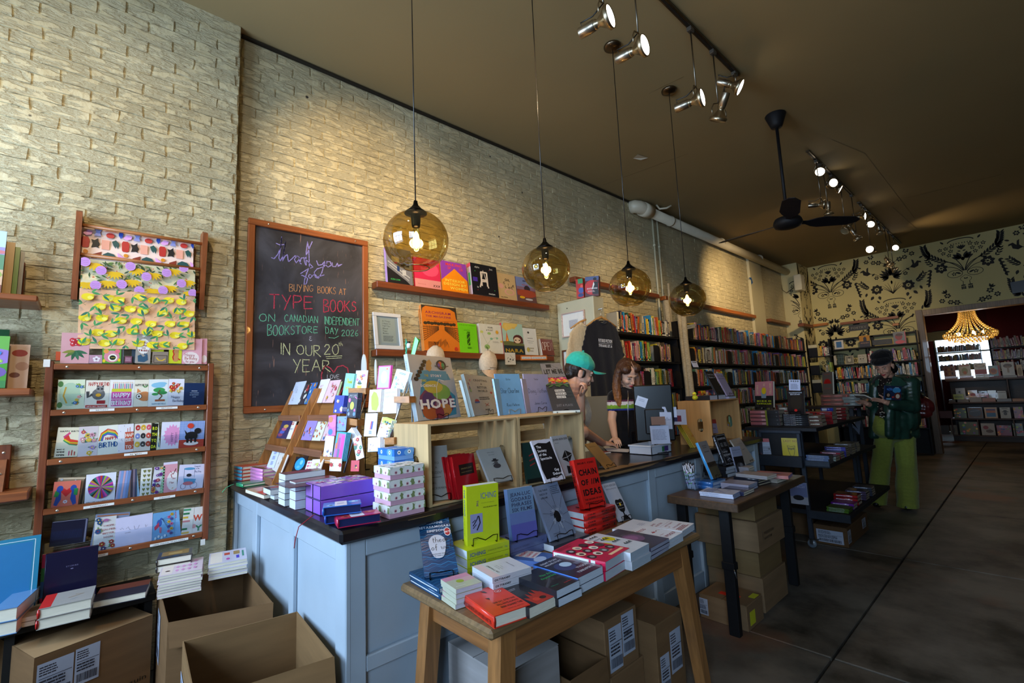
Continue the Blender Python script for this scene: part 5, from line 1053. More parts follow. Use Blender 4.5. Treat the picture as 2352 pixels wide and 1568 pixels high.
ledge_book((1470,1140),(1690,1152),(1440,800),.028,'#9dbba4','art book with volcano smoke, brown-haired girl, gold NARA lettering',[('r',0,.42,1,1,'#a8c4ae'),PL([(.1,1),(.0,.85),(.2,.72),(.35,.85),(.6,.82),(.78,1)],'#d9b45a'),E(.3,.88,.18,.1,'#e0bd62'),E(.55,.95,.2,.07,'#e0bd62'),PL([(.12,.38),(.2,.72),(.28,.38)],'#e0642c'),PL([(.16,.38),(.2,.56),(.25,.38)],'#f0b83a'),PL([(0,.4),(.3,.42),(1,.34),(1,.28),(0,.28)],'#6a6a3a'),('e',.72,.5,.24,.14,'#5a2a22'),RC(.5,.36,.96,.5,'#5a2a22'),E(.68,.46,.17,.1,'#e0c09a'),E(.6,.46,.04,.02,'#2a1a14'),E(.78,.46,.04,.02,'#2a1a14'),RC(0,0,1,.28,'#26302f'),TT('NARA',.06,.07,.15,'#b08a2a',BF(2,.86))],XL1,spine='#c83a4a',**Z)
o=ledge_book((1690,1150),(1832,1158),(1648,855),.008,'#e0dacb','framed cream certificate with gold seal on the lower ledge',[('r',0,0,1,.01,'#3a342c'),E(.4,.84,.08,.04,'#4a453c'),RC(.3,.62,.7,.635,'#6a645a'),RC(.25,.52,.75,.53,'#6a645a'),RC(.3,.45,.66,.46,'#8a8478'),E(.28,.2,.13,.09,'#c9b04a'),TX_(.3,.1,.7,.3,2,'#b0a890')],XL1,back='#2b2622',**Z)
o.name='certificate'
tag(o,cat='certificate')
o=ledge_book((1875,1158),(2002,1165),(1828,980),.045,'#7a3826','brown wooden block sign painted OPEN at the right end of lower ledge',[SS('OPEN',.06,.3,.5,'#ecdccb',.004,FT(.86))],XL1+.01,spine='#d9cbb8',lean=.16,**Z)
o.name='open_sign'
tag(o,cat='sign')
PW,NW=VC(XW+.112,0,0),VC(1,0,0)
cob(PW,NW,g5(1480,1278),g5(1590,1278),g5(1470,1150),[LN([(.3,.6),(.2,.4),(.35,.3),(.5,.2)],.002,'#26221f'),E(.5,.45,.08,.06,'#3a342c'),LN([(.5,.8),(.7,.55),(.9,.5)],.002,'#3a342c'),LN([(.4,.3),(.8,.35)],.0015,'#3a342c'),E(.75,.4,.07,.05,'#3a342c'),E(.3,.25,.06,.04,'#26221f'),LF(.2,.5,.6,.2,'#5a5448')],'#d6ccb8','small cream drawing card taped below the lower ledge',t=.001,name='note_card',cat='note')
cob(PW,NW,g5(1642,1232),g5(1922,1228),g5(1642,1182),[RC(.04,.25,.38,.75,'#e9e6e0'),RC(.4,.25,.97,.75,'#e9e6e0'),TT('THE PASSWORD IS',.05,.38,.26,'#2b2622',BF(1,.3)),TT('LOVE YOU FOR BLINK TANKS',.42,.38,.26,'#2b2622',BF(1,.53))],'#d9782a','orange paper strip with printed words below the right end of lower ledge',t=.001,name='paper_strip',cat='note')
def hanging_cap(c,s,label,logo=False):
 o=empty('baseball_cap',c,label,'cap');mb=MB();prof=[(.01,1.0),(.25,.97),(.52,.82),(.80,.52),(.95,.2),(1.0,-.15),(.96,-.5),(.86,-.8)];n=18;vs,fs=[],[]
 for j,(r,z)in en(prof):
  for k in RN(n):
   a=2*pi*k/n;q=1+.05*sin(a*5+j)+.03*sin(a*9+j*2);vs.append((r*s*cos(a)*.62*q,r*s*sin(a)*q,z*s*q))
 for j in RN(len(prof)-1):
  for k in RN(n):
   fs.append((j*n+k,j*n+(k+1)%n,(j+1)*n+(k+1)%n,(j+1)*n+k))
 mb.add(vs,fs,'#d2bda2',True);mb.bd('crown','cloth',o);mb=MB();m=10;vs=[]
 for i in RN(m+1):
  a=pi*(i/m)-pi/2;vs.append((s*.6*cos(a)*.62*.86/.6,s*.86*sin(a),-s*.80));vs.append((s*.62*cos(a)*.9+s*.28*cos(a),s*.86*sin(a)*.85,-s*1.62*(.6+.4*cos(a))))
 mb.add(vs,[(2*i,2*i+1,2*i+3,2*i+2)for i in RN(m)],'#c9a27c',True);mb.bd('brim','cloth',o);MB().tube([(0,0,s),(0,0,s*1.25),(-.02,0,s*1.4)],.0025,'#2a2a2a',6).bd('hook','metal',o)
 if logo:
  mb=MB()
  for i in RN(5):
   mb.tube([(s*.62,-s*.3+i*s*.14,-s*.62),(s*.61,-s*.22+i*s*.14,-s*.60)],.0022,'#3a2a2a',5)
  mb.bd('embroidery','cloth',o)
 return o
hanging_cap(onx(*g5(1298,1245),XW+.11),.095,'cream crumpled cap hanging below the middle of lower ledge',True)
hanging_cap(onx(*g5(740,1190),XW+.11),.085,'cream cap hanging behind the top of the HOPE book')
# BEIGE CABINET, SHIRTS
cab=empty('cabinet',(XW,3.65,0),'tall narrow beige partition cupboard beside the wall ledges, pictures on its side','cabinet')
CX=-2.81
MB().bbox((.02,0,0),(CX-XW,.17,2.28),'#c2bda2',.006).bd('cabinet_body','painted',cab)
MB().tube([(.16,-.004,2.21),(.16,.0,2.21)],.006,'#4a4436',8).bd('screw','metal',cab)
PC,NC=VC(0,3.648,0),VC(0,-1,0)
def hung_frame(bl,br,tl,col,label,fw,items,mat='#e6e4de',t=.022):
 A,B,T=ony(*bl,3.645),ony(*br,3.645),ony(*tl,3.645);w,h=B.x-A.x,T.z-A.z;o=empty('picture_frame',(A.x,3.647,A.z),label,'picture frame')
 for nm,a,b_ in(('frame_rail',(0,-t,0),(w,0,fw)),('frame_rail',(0,-t,h-fw),(w,0,h)),('frame_stile',(0,-t,fw),(fw,0,h-fw)),('frame_stile',(w-fw,-t,fw),(w,0,h-fw))):
  MB().bbox(a,b_,col,.002).bd(nm,'wood_x',o)
 mb=MB();mb.M=Matrix(((1,0,0,0),(0,0,-1,-.008),(0,1,0,0),(0,0,0,1)));mb.box((fw,fw,-.004),(w-fw,h-fw,0),mat);art(mb,items,w,h,0);mb.bd('mounted_print','print',o)
hung_frame((1294,776),(1347,769),(1288,722),'#d9bcb0','pale pink frame with a small white print on the beige cupboard side',.012,[RC(.3,.35,.7,.68,'#c9c9cc'),TX_(.32,.37,.68,.66,8,'#9a9aa4')])
hung_frame((1296,862),(1356,850),(1292,805),'#6a3a20','brown wooden frame behind the teal cap',.016,[RC(.18,.1,.9,.86,'#a9aeb0'),RC(.3,.2,.85,.75,'#2f3436')])
g7=pz((1260,600),5.6)
for(bl,br,tl,c,lab,it)in(((470,455),(645,440),(455,205),'#5a3038','red and navy boxed edition with a dark figure on the beige cupboard',[('r',0,.8,1,1,'#4a5a8a'),E(.5,.45,.55,.38,'#c02a2e'),E(.72,.86,.13,.08,'#17161a'),PL([(.55,.1),(.5,.5),(.7,.75),(.95,.7),(1,.1)],'#1b1a1e'),PL([(.5,.35),(.62,.72),(.7,.6),(.58,.35)],'#e6e2de'),TT('EXOTIC LUPINS',.15,.36,.09,'#d9d6de',BF(2,.75)),TX_(.2,.2,.8,.3,2,'#c9b0b4')]),((365,480),(455,465),(345,235),'#b8302c','red, green and blue boxed edition left of the dark figure one',[RC(.3,.75,1,1,'#2f8a5a'),E(.7,.4,.4,.15,'#3a5aa8'),E(.6,.15,.4,.1,'#2b3a7a'),E(.8,.6,.2,.08,'#e0564a')])):
 n_=VC(.32,-.95,0).normalized();cob(VC(-2.93,3.665,0),n_,g7(*bl),g7(*br),g7(*tl),it,c,lab,t=.05,name='boxed_book',cat='book',mat='gloss')
def tshirt(c,n,s,hgt,col,label,letters_=None,depth=.05,sag=.0):
 u=VZ.cross(n).normalized();o=empty('t_shirt',c,label,'t-shirt');poly=[(.28,-.0),(.60,-.035),(.95,-.09),(1.12,-.16),(1.46,-.40),(1.08,-.49),(.96,-.36),(.97,-.7),(1.0,-1.0),(.5,-1.005),(0,-.998),(0,-.05),(.15,-.04)]
 def inside(x,z):
  x=abs(x);c_=False
  for i in RN(len(poly)):
   (x1,z1),(x2,z2)=poly[i],poly[i-1]
   if(z1>z)!=(z2>z)and x<(x2-x1)*(z-z1)/(z2-z1)+x1:
    c_=not c_
  return c_
 parts=[];st=.017;A=Matrix((u,n,VZ)).transposed()
 for i in RN(-int(1.5*s/st),int(1.5*s/st)+1):
  for j in RN(0,int(hgt/st)+1):
   x,z=i*st/s,-j*st/hgt
   if inside(x,z):
    th=depth*(.55+.45*min(1,max(0,1-abs(x)**2.5)));fold=.010*sin(x*9+z*3)*(-z);parts.append(E(c+u*(x*s)+VZ*(z*hgt)+n*fold,(st*1.25,th*.55,st*1.25),A))
 blob('shirt_body',parts,.009,col,'cloth',o,4,.6,.002,12);mb=MB();ring=[u*cos(a)*.30*s+n*(.035*sin(a))+VZ*(-.02*hgt+.012-.035*(sin(a)>0)*sin(a))for a in[2*pi*i/16 for i in RN(17)]];mb.tube(ring,.007,col,6);mb.bd('collar','cloth',o)
 if letters_:
  mb=MB();text2d(mb,letters_[0],-.085,.012,.042,'#d9d9de',0,bold=2,fit=.17,rot=-.05);text2d(mb,letters_[1],-.085,-.035,.034,'#d9d9de',0,bold=2,fit=.165,rot=-.05);line2d(mb,[(-.085,0),(.085,-.008)],.003,'#d9d9de',0);q=mb.bd('shirt_print','print',o);M=Matrix((u,VZ,n)).transposed().to_4x4();M.translation=n*(depth*.55+.012)-VZ*.27*hgt;q.matrix_basis=M
 return o,u
def hanger(c,u,s,hook,label):
 o=empty('coat_hanger',c,label,'hanger');MB().tube([u*-s*.8-VZ*.075,u*-s*.3-VZ*.01,VZ*.018,u*s*.3-VZ*.01,u*s*.8-VZ*.075],[.008,.012,.013,.012,.008],'#c08a4a',8).bd('shoulder_bar','wood_x',o);MB().tube([VZ*.02,VZ*.055,VZ*.07+u*.012,VZ*.088+u*.018,VZ*.104+u*.004,VZ*.104-u*.014,VZ*.09-u*.022],.0022,'#c9c6c0',6).bd('hook','metal',o)
 return o
ns=VC(.97,-.22,0).normalized()
c1=ony(1381,735,3.72)
sh,u=tshirt(c1,ns,.178,.86,'#17151a','black T-shirt with white FUTURES FICTION lettering, hanging by the cupboard',('FUTURES FICTION','TYPE BOOKS. EST. 06'))
hanger(c1+VC(0,0,.012),u,.235,1,'wooden hanger holding the black T-shirt')
c2=ony(1366,742,3.78)-ns*.05
c2=c1-ns*.12-u*.10-VZ*.01
sh2,u2=tshirt(c2,ns,.185,1.02,'#cdb692','cream T-shirt hanging behind the black one',None,.04)
hanger(c2+VC(0,0,.012),u2,.235,1,'wooden hanger with the cream T-shirt behind the black one')
mb=MB()
hk=c1+VZ*.112
mb.tube([hk-ns*.3,hk+ns*.03],.006,'#b9b6ae',8)
tag(mb.bd('hanging_rod','metal'),'short metal rod holding the two shirt hangers','rod')
# SALES COUNTER
CT=.90
PB='#a9b7c4'
ctr=empty('sales_counter',(-2.45,1.4,0),'L-shaped pale blue panelled sales counter with worn black top','counter')
L0=Vector(ctr.location)
def cpart(name,a,b,col,mat='painted',r=.004):
 return MB().bbox(Vector(a)-L0,Vector(b)-L0,col,r).bd(name,mat,ctr)
cpart('end_carcass',(XW+.02,.70,0),(-1.66,1.50,CT-.045),PB)
cpart('long_carcass',(-2.25,1.505,0),(-1.66,4.25,CT-.045),PB)
for a,b in((-3.27,-3.225),(-2.832,-2.757),(-2.233,-2.180),(-1.725,-1.635)):
 cpart('stile',(a,.680,.0),(b,.700,CT-.045),PB)
for xa,xb in((-3.225,-2.832),(-2.757,-2.233),(-2.180,-1.725)):
 cpart('top_rail',(xa,.682,.775),(xb,.700,CT-.045),PB);cpart('bottom_rail',(xa,.682,.0),(xb,.700,.12),PB)
for a,b in((.682,.755),(1.62,1.70),(2.56,2.636),(3.148,3.228),(4.17,4.25)):
 cpart('stile',(-1.66,a,0),(-1.637,b,CT-.045),PB)
for ya,yb in((.755,1.62),(1.70,2.56),(2.636,3.148),(3.228,4.17)):
 cpart('top_rail',(-1.66,ya,.79),(-1.639,yb,CT-.045),PB);cpart('bottom_rail',(-1.66,ya,0),(-1.639,yb,.11),PB)
 if ya<1:
  cpart('middle_rail',(-1.66,ya,.41),(-1.639,yb,.462),PB)
MB().bbox(VC(XW+.015,.648,CT-.045)-L0,VC(-1.60,1.50,CT)-L0,'#16151a',.010).bd('counter_top','black_paint',ctr)
MB().bbox(VC(-2.30,1.502,CT-.045)-L0,VC(-1.60,4.28,CT)-L0,'#16151a',.010).bd('counter_top','black_paint',ctr)
rr=RR(3)
for(y0,y1,wmax)in((1.86,2.62,.10),(2.7,2.9,.02),(1.55,1.7,.01),(.9,1.02,.006)):
 n=22;mb=MB();pts=[]
 for i in RN(n+1):
  y=y0+(y1-y0)*i/n;w=wmax*(sin(pi*i/n)**.6)*rr.uniform(.35,1);pts.append((y,w))
 for i in RN(n):
  a,b=pts[i],pts[i+1];mb.add([VC(-1.603-.006,a[0],CT+.0004)-L0,VC(-1.603-.006,b[0],CT+.0004)-L0,VC(-1.609-b[1],b[0],CT+.0004)-L0,VC(-1.609-a[1],a[0],CT+.0004)-L0],[(0,1,2,3)],'#8a6a44')
 for i in RN(n):
  a,b=pts[i],pts[i+1];d1,d2=min(.012,a[1]*.2),min(.012,b[1]*.2);mb.add([VC(-1.5992,a[0],CT-.010)-L0,VC(-1.5992,b[0],CT-.010)-L0,VC(-1.5992,b[0],CT-.012-d2)-L0,VC(-1.5992,a[0],CT-.012-d1)-L0],[(0,1,2,3)],'#8a6a44')
 mb.bd('bare_wood_patch','wood_y',ctr)
def crate(x0,x1,y0,y1,z0,h,label,slats=4,col='#c9a878',hole=True,group='pine crates used as shelves on the counter'):
 o=empty('wooden_crate',((x0+x1)/2,(y0+y1)/2,z0),label,'crate',group);C=Vector(o.location);th=.014
 for ys in(y0,y1-th):
  mb=MB();cx,hw=x0+(x1-x0)*.66,.022;za,zb=z0+h*.30,z0+h*.60
  for a,b in(((x0,ys,z0),(cx-hw,ys+th,z0+h)),((cx+hw,ys,z0),(x1,ys+th,z0+h)),((cx-hw,ys,z0),(cx+hw,ys+th,za)),((cx-hw,ys,zb),(cx+hw,ys+th,z0+h))):
   mb.box(Vector(a)-C,Vector(b)-C,col)
  for k in RN(6):
   a0,a1=pi*k/6,pi*(k+1)/6
   for s_,zc in((1,zb-hw),(-1,za+hw)):
    P=[(cx+hw*cos(a0),zc+s_*hw*sin(a0)),(cx+hw*cos(a1),zc+s_*hw*sin(a1)),(cx+hw*(1 if a1<=pi/2+.01 else-1),zc+s_*hw)];mb.add([VC(p[0],ys+e,p[1])-C for e in(-.0004,th+.0004)for p in P],[(0,1,2),(3,4,5)],col)
  mb.bd('end_board','plywood_z',o)
 ns=slats;gap=.012;wz=(x1-x0-gap*(ns-1))/ns
 for i in RN(ns):
  xa=x0+i*(wz+gap)
  for nm,za in(('slat',z0+h-.009),('slat',z0)):
   MB().bbox(VC(xa,y0+th,za)-C,VC(xa+wz,y1-th,za+.009)-C,col,.0015).bd(nm,'plywood_y',o)
 nb=4;wz=(h-.02-.03*(nb-1))/nb
 for i in RN(nb):
  za=z0+.01+i*(wz+.03);MB().bbox(VC(x0,y0+th,za)-C,VC(x0+.009,y1-th,za+wz)-C,col,.0015).bd('slat','plywood_y',o)
 return o
ZK=1.226
crate(-1.945,-1.66,1.03,1.515,CT+.001,ZK-CT,'light pine crate nearest the card displays, HOPE book on its top')
crate(-1.945,-1.66,1.522,2.005,CT+.001,ZK-CT,'light pine crate in the middle of the counter, white and black books inside')
crate(-1.905,-1.645,3.46,3.98,CT+.001,.335,'orange-toned crate at the far end of the counter, yellow folders inside',col='#bd8a50')
ZK3=CT+.336
g8=pz((880,780),3.734)
EZ=dict(easel=True)
it=[PL([(.12,.05),(.1,.3),(.18,.52),(.3,.72),(.85,.72),(.9,.62),(.6,.6),(.95,.35),(.9,.05),(.6,.02)],'#3f8fb0'),E(.48,.25,.40,.25,'#7a3a5a'),E(.3,.12,.18,.12,'#b05a2c'),E(.62,.42,.22,.13,'#7fae4a'),E(.45,.5,.22,.1,'#c9b84a'),E(.3,.3,.14,.12,'#4a2f6a'),('e',.62,.14,.18,.1,'#c98a3a'),E(.5,.1,.1,.1,'#8a2f3a'),RC(.14,.62,.82,.76,'#4f9bbd'),LN([(.46,.2),(.52,.5),(.6,.62),(.72,.6)],.004,'#e9ecee')]
for k in RN(6):
 it.append(E(.1+.048*k,.62+.055*k,.05,.032,'#17161a'))
it+=[PL([(.38,.9),(.46,.94),(.50,.88),(.47,.84),(.48,.8),(.42,.74),(.34,.78)],'#c99a5a'),E(.72,.86,.12,.085,'#26222c'),E(.70,.86,.05,.06,'#c8502c'),E(.76,.85,.04,.05,'#4a9a6a'),E(.66,.85,.03,.04,'#6a4bb0'),LN([(.56,.84),(.72,.82),(.9,.85)],.004,'#26222c'),('t','THE',.28,.66,.05,'#b9b44a',BD2),TT('STORY',.42,.66,.05,'#eef0f0',BF(2,.26)),TT('AND',.2,.58,.05,'#c9c84a',BD2),TT('SCIENCE',.16,.50,.05,'#eef0f0',BF(2,.34)),TT('OF',.36,.43,.05,'#c9c84a',BD2),('t','HOPE',.08,.17,.19,'#f2f2f4',BF(2,.82))]
stand(g8(300,697),g8(668,660),g8(205,120),ZK,.022,'#b6bcc2','big grey hardback titled HOPE with a braided woman, on the nearest crate',it,hard=True,easel={'ww':.09},spine='#bcd0dc',spi=[TT('THE STORY AND SCIENCE OF HOPE',.1,.3,.4,'#3a6a7a')])
it=[TT(s,.5,y,.075,'#3a3430',{'align':'c','fit':f,'bold':1})for s,y,f in(('CRAFTING',.84,.5),('A',.75,.06),('BETTER',.66,.36),('WORLD',.57,.34))]+[TT('DIANA WEYMAR',.5,.1,.05,'#3a3430',AC),TX_(.3,.36,.72,.45,2,'#5a5450'),('e',.2,.35,.07,.045,'#b8342c'),RC(.12,.3,.28,.335,'#3a5aa8'),LN([(.45,.2),(.6,.28)],.003,'#b8342c'),LN([(.45,.28),(.6,.2)],.003,'#c8502c'),E(.8,.55,.04,.03,'#b8342c')]+bq(RR(3),.03,.2,.6,.9,4,.045)+bq(RR(5),.85,.98,.05,.98,8,.04)
stand(g8(785,655),g8(1010,620),g8(690,292),ZK,.018,'#c9c4ba','grey craft book CRAFTING A BETTER WORLD with doodles, on the nearest crate',it,copies=0,easel={'ww':.1},spine='#a9c0c4')
for k in RN(2):
 stand(g8(765-14*k,657+2*k),g8(790-14*k,650),g8(672-14*k,295+6*k),ZK,.014,'#b9c4c4',('second','third')[k]+' grey craft book behind CRAFTING A BETTER WORLD',[],size=(.17,.2),spine='#a9c8cc')
stand(g8(1010,648),g8(1222,632),g8(955,292),ZK,.006,'#7fb6e4','sky blue chapbook handwritten Star Charting on the nearest crate',[('s','Better',.42,.84,.05,'#23242c',.0012),SS('Star Chartine',.14,.52,.13,'#1b1c24',.0022,FT(.74)),SS('Ross Meteve',.3,.2,.07,'#1b1c24',.0018,FT(.5))],easel={'col':'#d9dce0','ww':.085,'label':'white wire easel under the sky blue chapbook'},page='#c9dcf0')
stand(g8(1000,650),g8(1015,648),g8(940,296),ZK,.01,'#8fc0ea','second sky blue chapbook behind the handwritten one',[],size=(.145,.2))
stand(g8(1243,628),g8(1452,610),g8(1200,292),ZK,.006,'#b9b6dc','lavender chapbook handwritten Doing Nothing on the middle crate',[('s','Thatcher',.4,.84,.045,'#23242c',.0012),SS('Doing Nothing',.12,.5,.12,'#1b1c24',.0022,FT(.78)),SS('James Currie',.3,.2,.065,'#1b1c24',.0018,FT(.5))],easel={'ww':.085},page='#c9c6e4')
stand(g8(1232,630),g8(1246,628),g8(1180,296),ZK,.012,'#c4c2e4','second lavender chapbook behind the handwritten one',[],size=(.145,.2))
it=[RC(0,.45,1,1,'#77757a'),RC(.25,.88,.5,.97,'#26252a'),LN([(.5,.95),(.95,.8)],.003,'#3a393e'),LN([(.4,.9),(.9,.75)],.003,'#3a393e'),LN([(.1,.98),(.95,.93)],.002,'#3a393e'),('t','LET ME BE',.08,.72,.15,'#17161a',BF(2,.86)),TT('HONEST',.1,.52,.16,'#17161a',BF(2,.86)),RC(0,0,1,.46,'#35343a'),RC(.3,.32,.7,.365,'#c9c6c2'),RC(.3,.26,.72,.305,'#c9c6c2'),RC(.3,.2,.66,.245,'#c9c6c2'),('t','FOR YOUNG ADULTS',.32,.33,.025,'#26252a',BD1),TT('ON SURVIVING IN',.32,.27,.025,'#26252a',BD1),TT('DETENTION HELL',.32,.21,.025,'#26252a',BD1),TT('JUST A PLACE',.2,.06,.05,'#8a888e',FT(.6))]+[('fl',.08+.065*k,.52+.12*((k*5)%7)/7-.03,.03,5,('#b8284a','#d8a02c','#c83a2c','#c9508a')[k%4],'#e6c94a')for k in RN(14)]+[LF(.1+.07*k,.46,1.2+k,.07,'#4a6a3a')for k in RN(12)]
stand(g8(1455,610),g8(1690,600),g8(1345,205),ZK,.015,'#55545a','dark grey book LET ME BE HONEST with scattered flowers, on the middle crate',it,easel={'ww':.1})
stand(g8(410,1385),g8(575,1365),g8(385,915),CT+.012,.016,'#8a8680','grey-brown book with thin hand lettering at the left inside the nearest crate',[('t','TO',.28,.66,.06,'#3a3630'),TT('A',.3,.58,.06,'#3a3630'),TT('STUDENT',.04,.48,.07,'#3a3630',{'fit':.62,'slant':.2}),LN([(.05,.42),(.6,.42)],.002,'#3a3630'),TT('SAL',.05,.3,.06,'#3a3630',{'slant':.2}),TT('ACKERMAN',.08,.2,.06,'#3a3630',{'slant':.2,'fit':.75})],easel={'ww':.08})
ob=stand(g8(650,1370),g8(835,1315),g8(590,1005),CT+.012,.016,'#b3141e','red hardback with a black label, front of a row in the nearest crate',[RC(.22,.52,.88,.78,'#26140f'),TT('ON BULLSHIT',.3,.66,.05,'#a88a54',FT(.5)),TT('HARRY FRANKFURT',.3,.58,.03,'#a88a54',FT(.5))],hard=True)
for k in RN(3):
 c=copy_tree(ob);c.location=Vector(ob.location)+VC(-.019*(k+1),-.010*(k+1),0);c['label']='red hardback behind the one with the black label, '+('second','third','fourth')[k]+' of the row';c['group']='red hardbacks in the nearest crate'
stand(g8(920,1235),g8(1120,1195),g8(805,945),CT+.055,.012,'#8b9092','grey paperback with a plague-doctor portrait leaning in the nearest crate',[('t','WHO IS EVIL?',.5,.86,.04,'#2b2b2e',AL),TT('Who Is Evil?',.5,.79,.04,'#2b2b2e',AL),E(.55,.62,.16,.025,'#26252a'),RC(.48,.62,.62,.68,'#26252a'),E(.56,.56,.08,.05,'#4a484a'),PL([(.55,.58),(.35,.52),(.5,.53)],'#4a484a'),E(.55,.46,.16,.07,'#35343a')],easel={'ww':.10})
stand(g8(1240,1235),g8(1370,1210),g8(1195,885),CT+.012,.014,'#1d3a34','dark green book with red slashes at the left inside the middle crate',[LN([(.3,.66),(.7,.72)],.006,'#8a2a2a'),LN([(.3,.54),(.75,.6)],.006,'#8a2a2a'),LN([(.3,.42),(.65,.47)],.006,'#8a2a2a'),RC(0,0,1,.1,'#101a18')],mat='gloss')
it=[PL([(.1,.06),(.04,.3),(.1,.6),(.05,.88),(.3,.93),(.7,.9),(.92,.94),(.93,.6),(.96,.3),(.9,.1),(.5,.08)],'#17161a')]+[TT(s,.14,.80-.095*i,.085,'#e6e4ea',BD1)for i,s in en(('The','Society','of the','Spectacle'))]+[TT('Guy',.62,.22,.085,'#e6e4ea',BD1),TT('Debord',.48,.13,.085,'#e6e4ea',BD1)]
stand(g8(1395,1225),g8(1565,1190),g8(1268,870),CT+.03,.012,'#c9c6d4','black and white paperback lettered The Society of the Spectacle',it,easel={'ww':.08},size=(.128,.20))
stand(g8(1555,1175),g8(1690,1140),g8(1440,830),CT+.03,.010,'#a9abb2','grey paperback with a black envelope drawing and author name in capitals',[('t','JOHN BERGER',.02,.88,.07,'#26252a',{'fit':.95,'bold':1}),TT('Hold',.1,.8,.05,'#26252a',{'gap':.2}),PL([(.2,.42),(.55,.62),(.95,.5),(.6,.3)],'#17161a'),LN([(.2,.42),(.58,.44),(.95,.5)],.003,'#a9abb2'),LN([(.58,.44),(.6,.3)],.003,'#a9abb2'),LN([(.58,.44),(.55,.62)],.003,'#a9abb2'),('p',[(.5,.24),(.6,.28),(.65,.22)],'#e08a1e'),PL([(.3,.05),(.35,.24),(.62,.2),(.7,.05)],'#17161a')],size=(.128,.20))
g9=pz((480,800),3.646)
gA=pz((500,960),6.03)
gB=pz((740,800),5.6)
def gift_box(x0,x1,y0,y1,z0,h,lid,base,label,group,seed,style,lidh=.6):
 o=empty('gift_box',((x0+x1)/2,(y0+y1)/2,z0),label,'box',group);C=Vector(o.location);MB().bbox(VC(x0+.002,y0+.002,z0)-C,VC(x1-.002,y1-.002,z0+h-.004)-C,base,.001).bd('box_base','print',o);MB().bbox(VC(x0,y0,z0+h*(1-lidh))-C,VC(x1,y1,z0+h)-C,lid,.0015).bd('lid','print',o);rr=RR(seed);mb=MB()
 for face in('f','r','t'):
  if face=='f':
   M=Matrix(((1,0,0,x0-C.x),(0,0,-1,y0-C.y-.0004),(0,1,0,h*(1-lidh)),(0,0,0,1)));w_,h_=x1-x0,h*lidh
  elif face=='r':
   M=Matrix(((0,0,1,x1-C.x+.0004),(1,0,0,y0-C.y),(0,1,0,h*(1-lidh)),(0,0,0,1)));w_,h_=y1-y0,h*lidh
  else:
   M=Matrix(((1,0,0,x0-C.x),(0,1,0,y0-C.y),(0,0,1,h+.0004),(0,0,0,1)));w_,h_=x1-x0,y1-y0
  mb.M=M;it=[];n=max(2,int(w_/(.045 if style=='w'else .055)));m_=max(1,int(h_/.035))
  for j in RN(m_):
   for i in RN(n):
    u,v=(i+.5+.3*(j%2))/n,(j+.5)/m_;r=min(.026/h_,.9)
    if style=='w':
     it.append(E(u+.4/n,v-.1,.012/w_,.012/h_,'#7d8a5a'))
     for k in RN(5):
      a=k*1.257+rr.uniform(0,1);it.append(E(u+.011*cos(a)/w_,v+.011*sin(a)/h_,.011/w_,.010/h_,'#e9e8e4'))
     it.append(E(u,v-.006/h_,.006/w_,.006/h_,'#d8a0ac'));it.append(E(u,v-.006/h_,.0028/w_,.0028/h_,'#4a1a24'))
    else:
     for k in RN(5):
      a=k*1.257+rr.uniform(0,1);it.append(E(u+.012*cos(a)/w_,v+.012*sin(a)/h_,.012/w_,.011/h_,'#5f9fe0'if(i+j)%2 else '#2f78d8'))
     it.append(E(u,v,.008/w_,.008/h_,'#dfe9f4'));it.append(E(u,v,.003/w_,.003/h_,'#1b1c24'))
  art(mb,it,w_,h_,0,step=.00002)
 mb.M=None;mb.bd('printed_flowers','print',o)
 return o
z=CT+.001
for k in RN(4):
 gift_box(-1.752+.003*(k%2),-1.618,.835+.004*(k%2),.985,z,.0445,'#d9dad2','#d6a6ba','white-flowered gift box with pink base, '+('bottom','third','second','topmost')[k]+' of the stack of four','white-flowered gift boxes on the counter corner',k,'w');z+=.0455
z=CT+.001
for k in RN(5):
 gift_box(-1.90+.002*(k%2),-1.758,.93,1.022,z,.0455,'#2a72d8','#6fa4e8','blue-flowered gift box beside the pine crate, '+('bottom','fourth','third','second','topmost')[k]+' of five','blue-flowered gift boxes by the crate',10+k,'b');z+=.0463
for k in RN(2):
 for j in RN(2):
  zz=CT+.001+.056*k;x0,x1=(-1.975,-1.895)if j else(-2.06,-1.98);o=empty('gift_set',((x0+x1)/2,.77,zz),'violet gift set in a clear lidded box, '+('lower'if k==0 else 'upper')+(' right'if j else ' left')+' of four','box','violet boxed gift sets');C=Vector(o.location);MB().bbox(VC(x0,.69,zz)-C,VC(x1,.915,zz+.053)-C,'#8f5ad0'if j else '#a06ac9',.002).bd('box_body','gloss',o);mb=MB();mb.M=Matrix(((1,0,0,x0-C.x),(0,1,0,.69-.77),(0,0,1,.0532),(0,0,0,1)))
  art(mb,bq(RR(k*2+j),.05,.95,.05,.95,12,.08,['#c94a9a','#e6e4ee','#9fc4e0','#d8a0c8']),x1-x0,.225,0,step=.00003);mb.M=None;mb.bd('lid_print','print',o);mb=MB()
  for a,b in(((x0,.689,zz),(x1,.690,zz+.002)),((x0,.689,zz+.051),(x1,.690,zz+.053)),((x0,.689,zz),(x0+.002,.690,zz+.053)),((x1-.002,.689,zz),(x1,.690,zz+.053))):
   mb.box(Vector(a)-C,Vector(b)-C,'#2b2a4a')
  mb.bd('edge_binding','gloss',o)
def journal(pa,pb,pc,ztop,t,cover,label,items,ribbon=None,band=None,edge='#1d2352',**kw):
 o=flat(pa,pb,pc,ztop,t,cover,label,items,hard=True,edge=edge,**kw)[0]
 return o
def ribbon(pts,col,parent_label):
 tag(MB().tube(pts,.0016,col,5).bd('ribbon_marker','cloth'),parent_label,'ribbon')
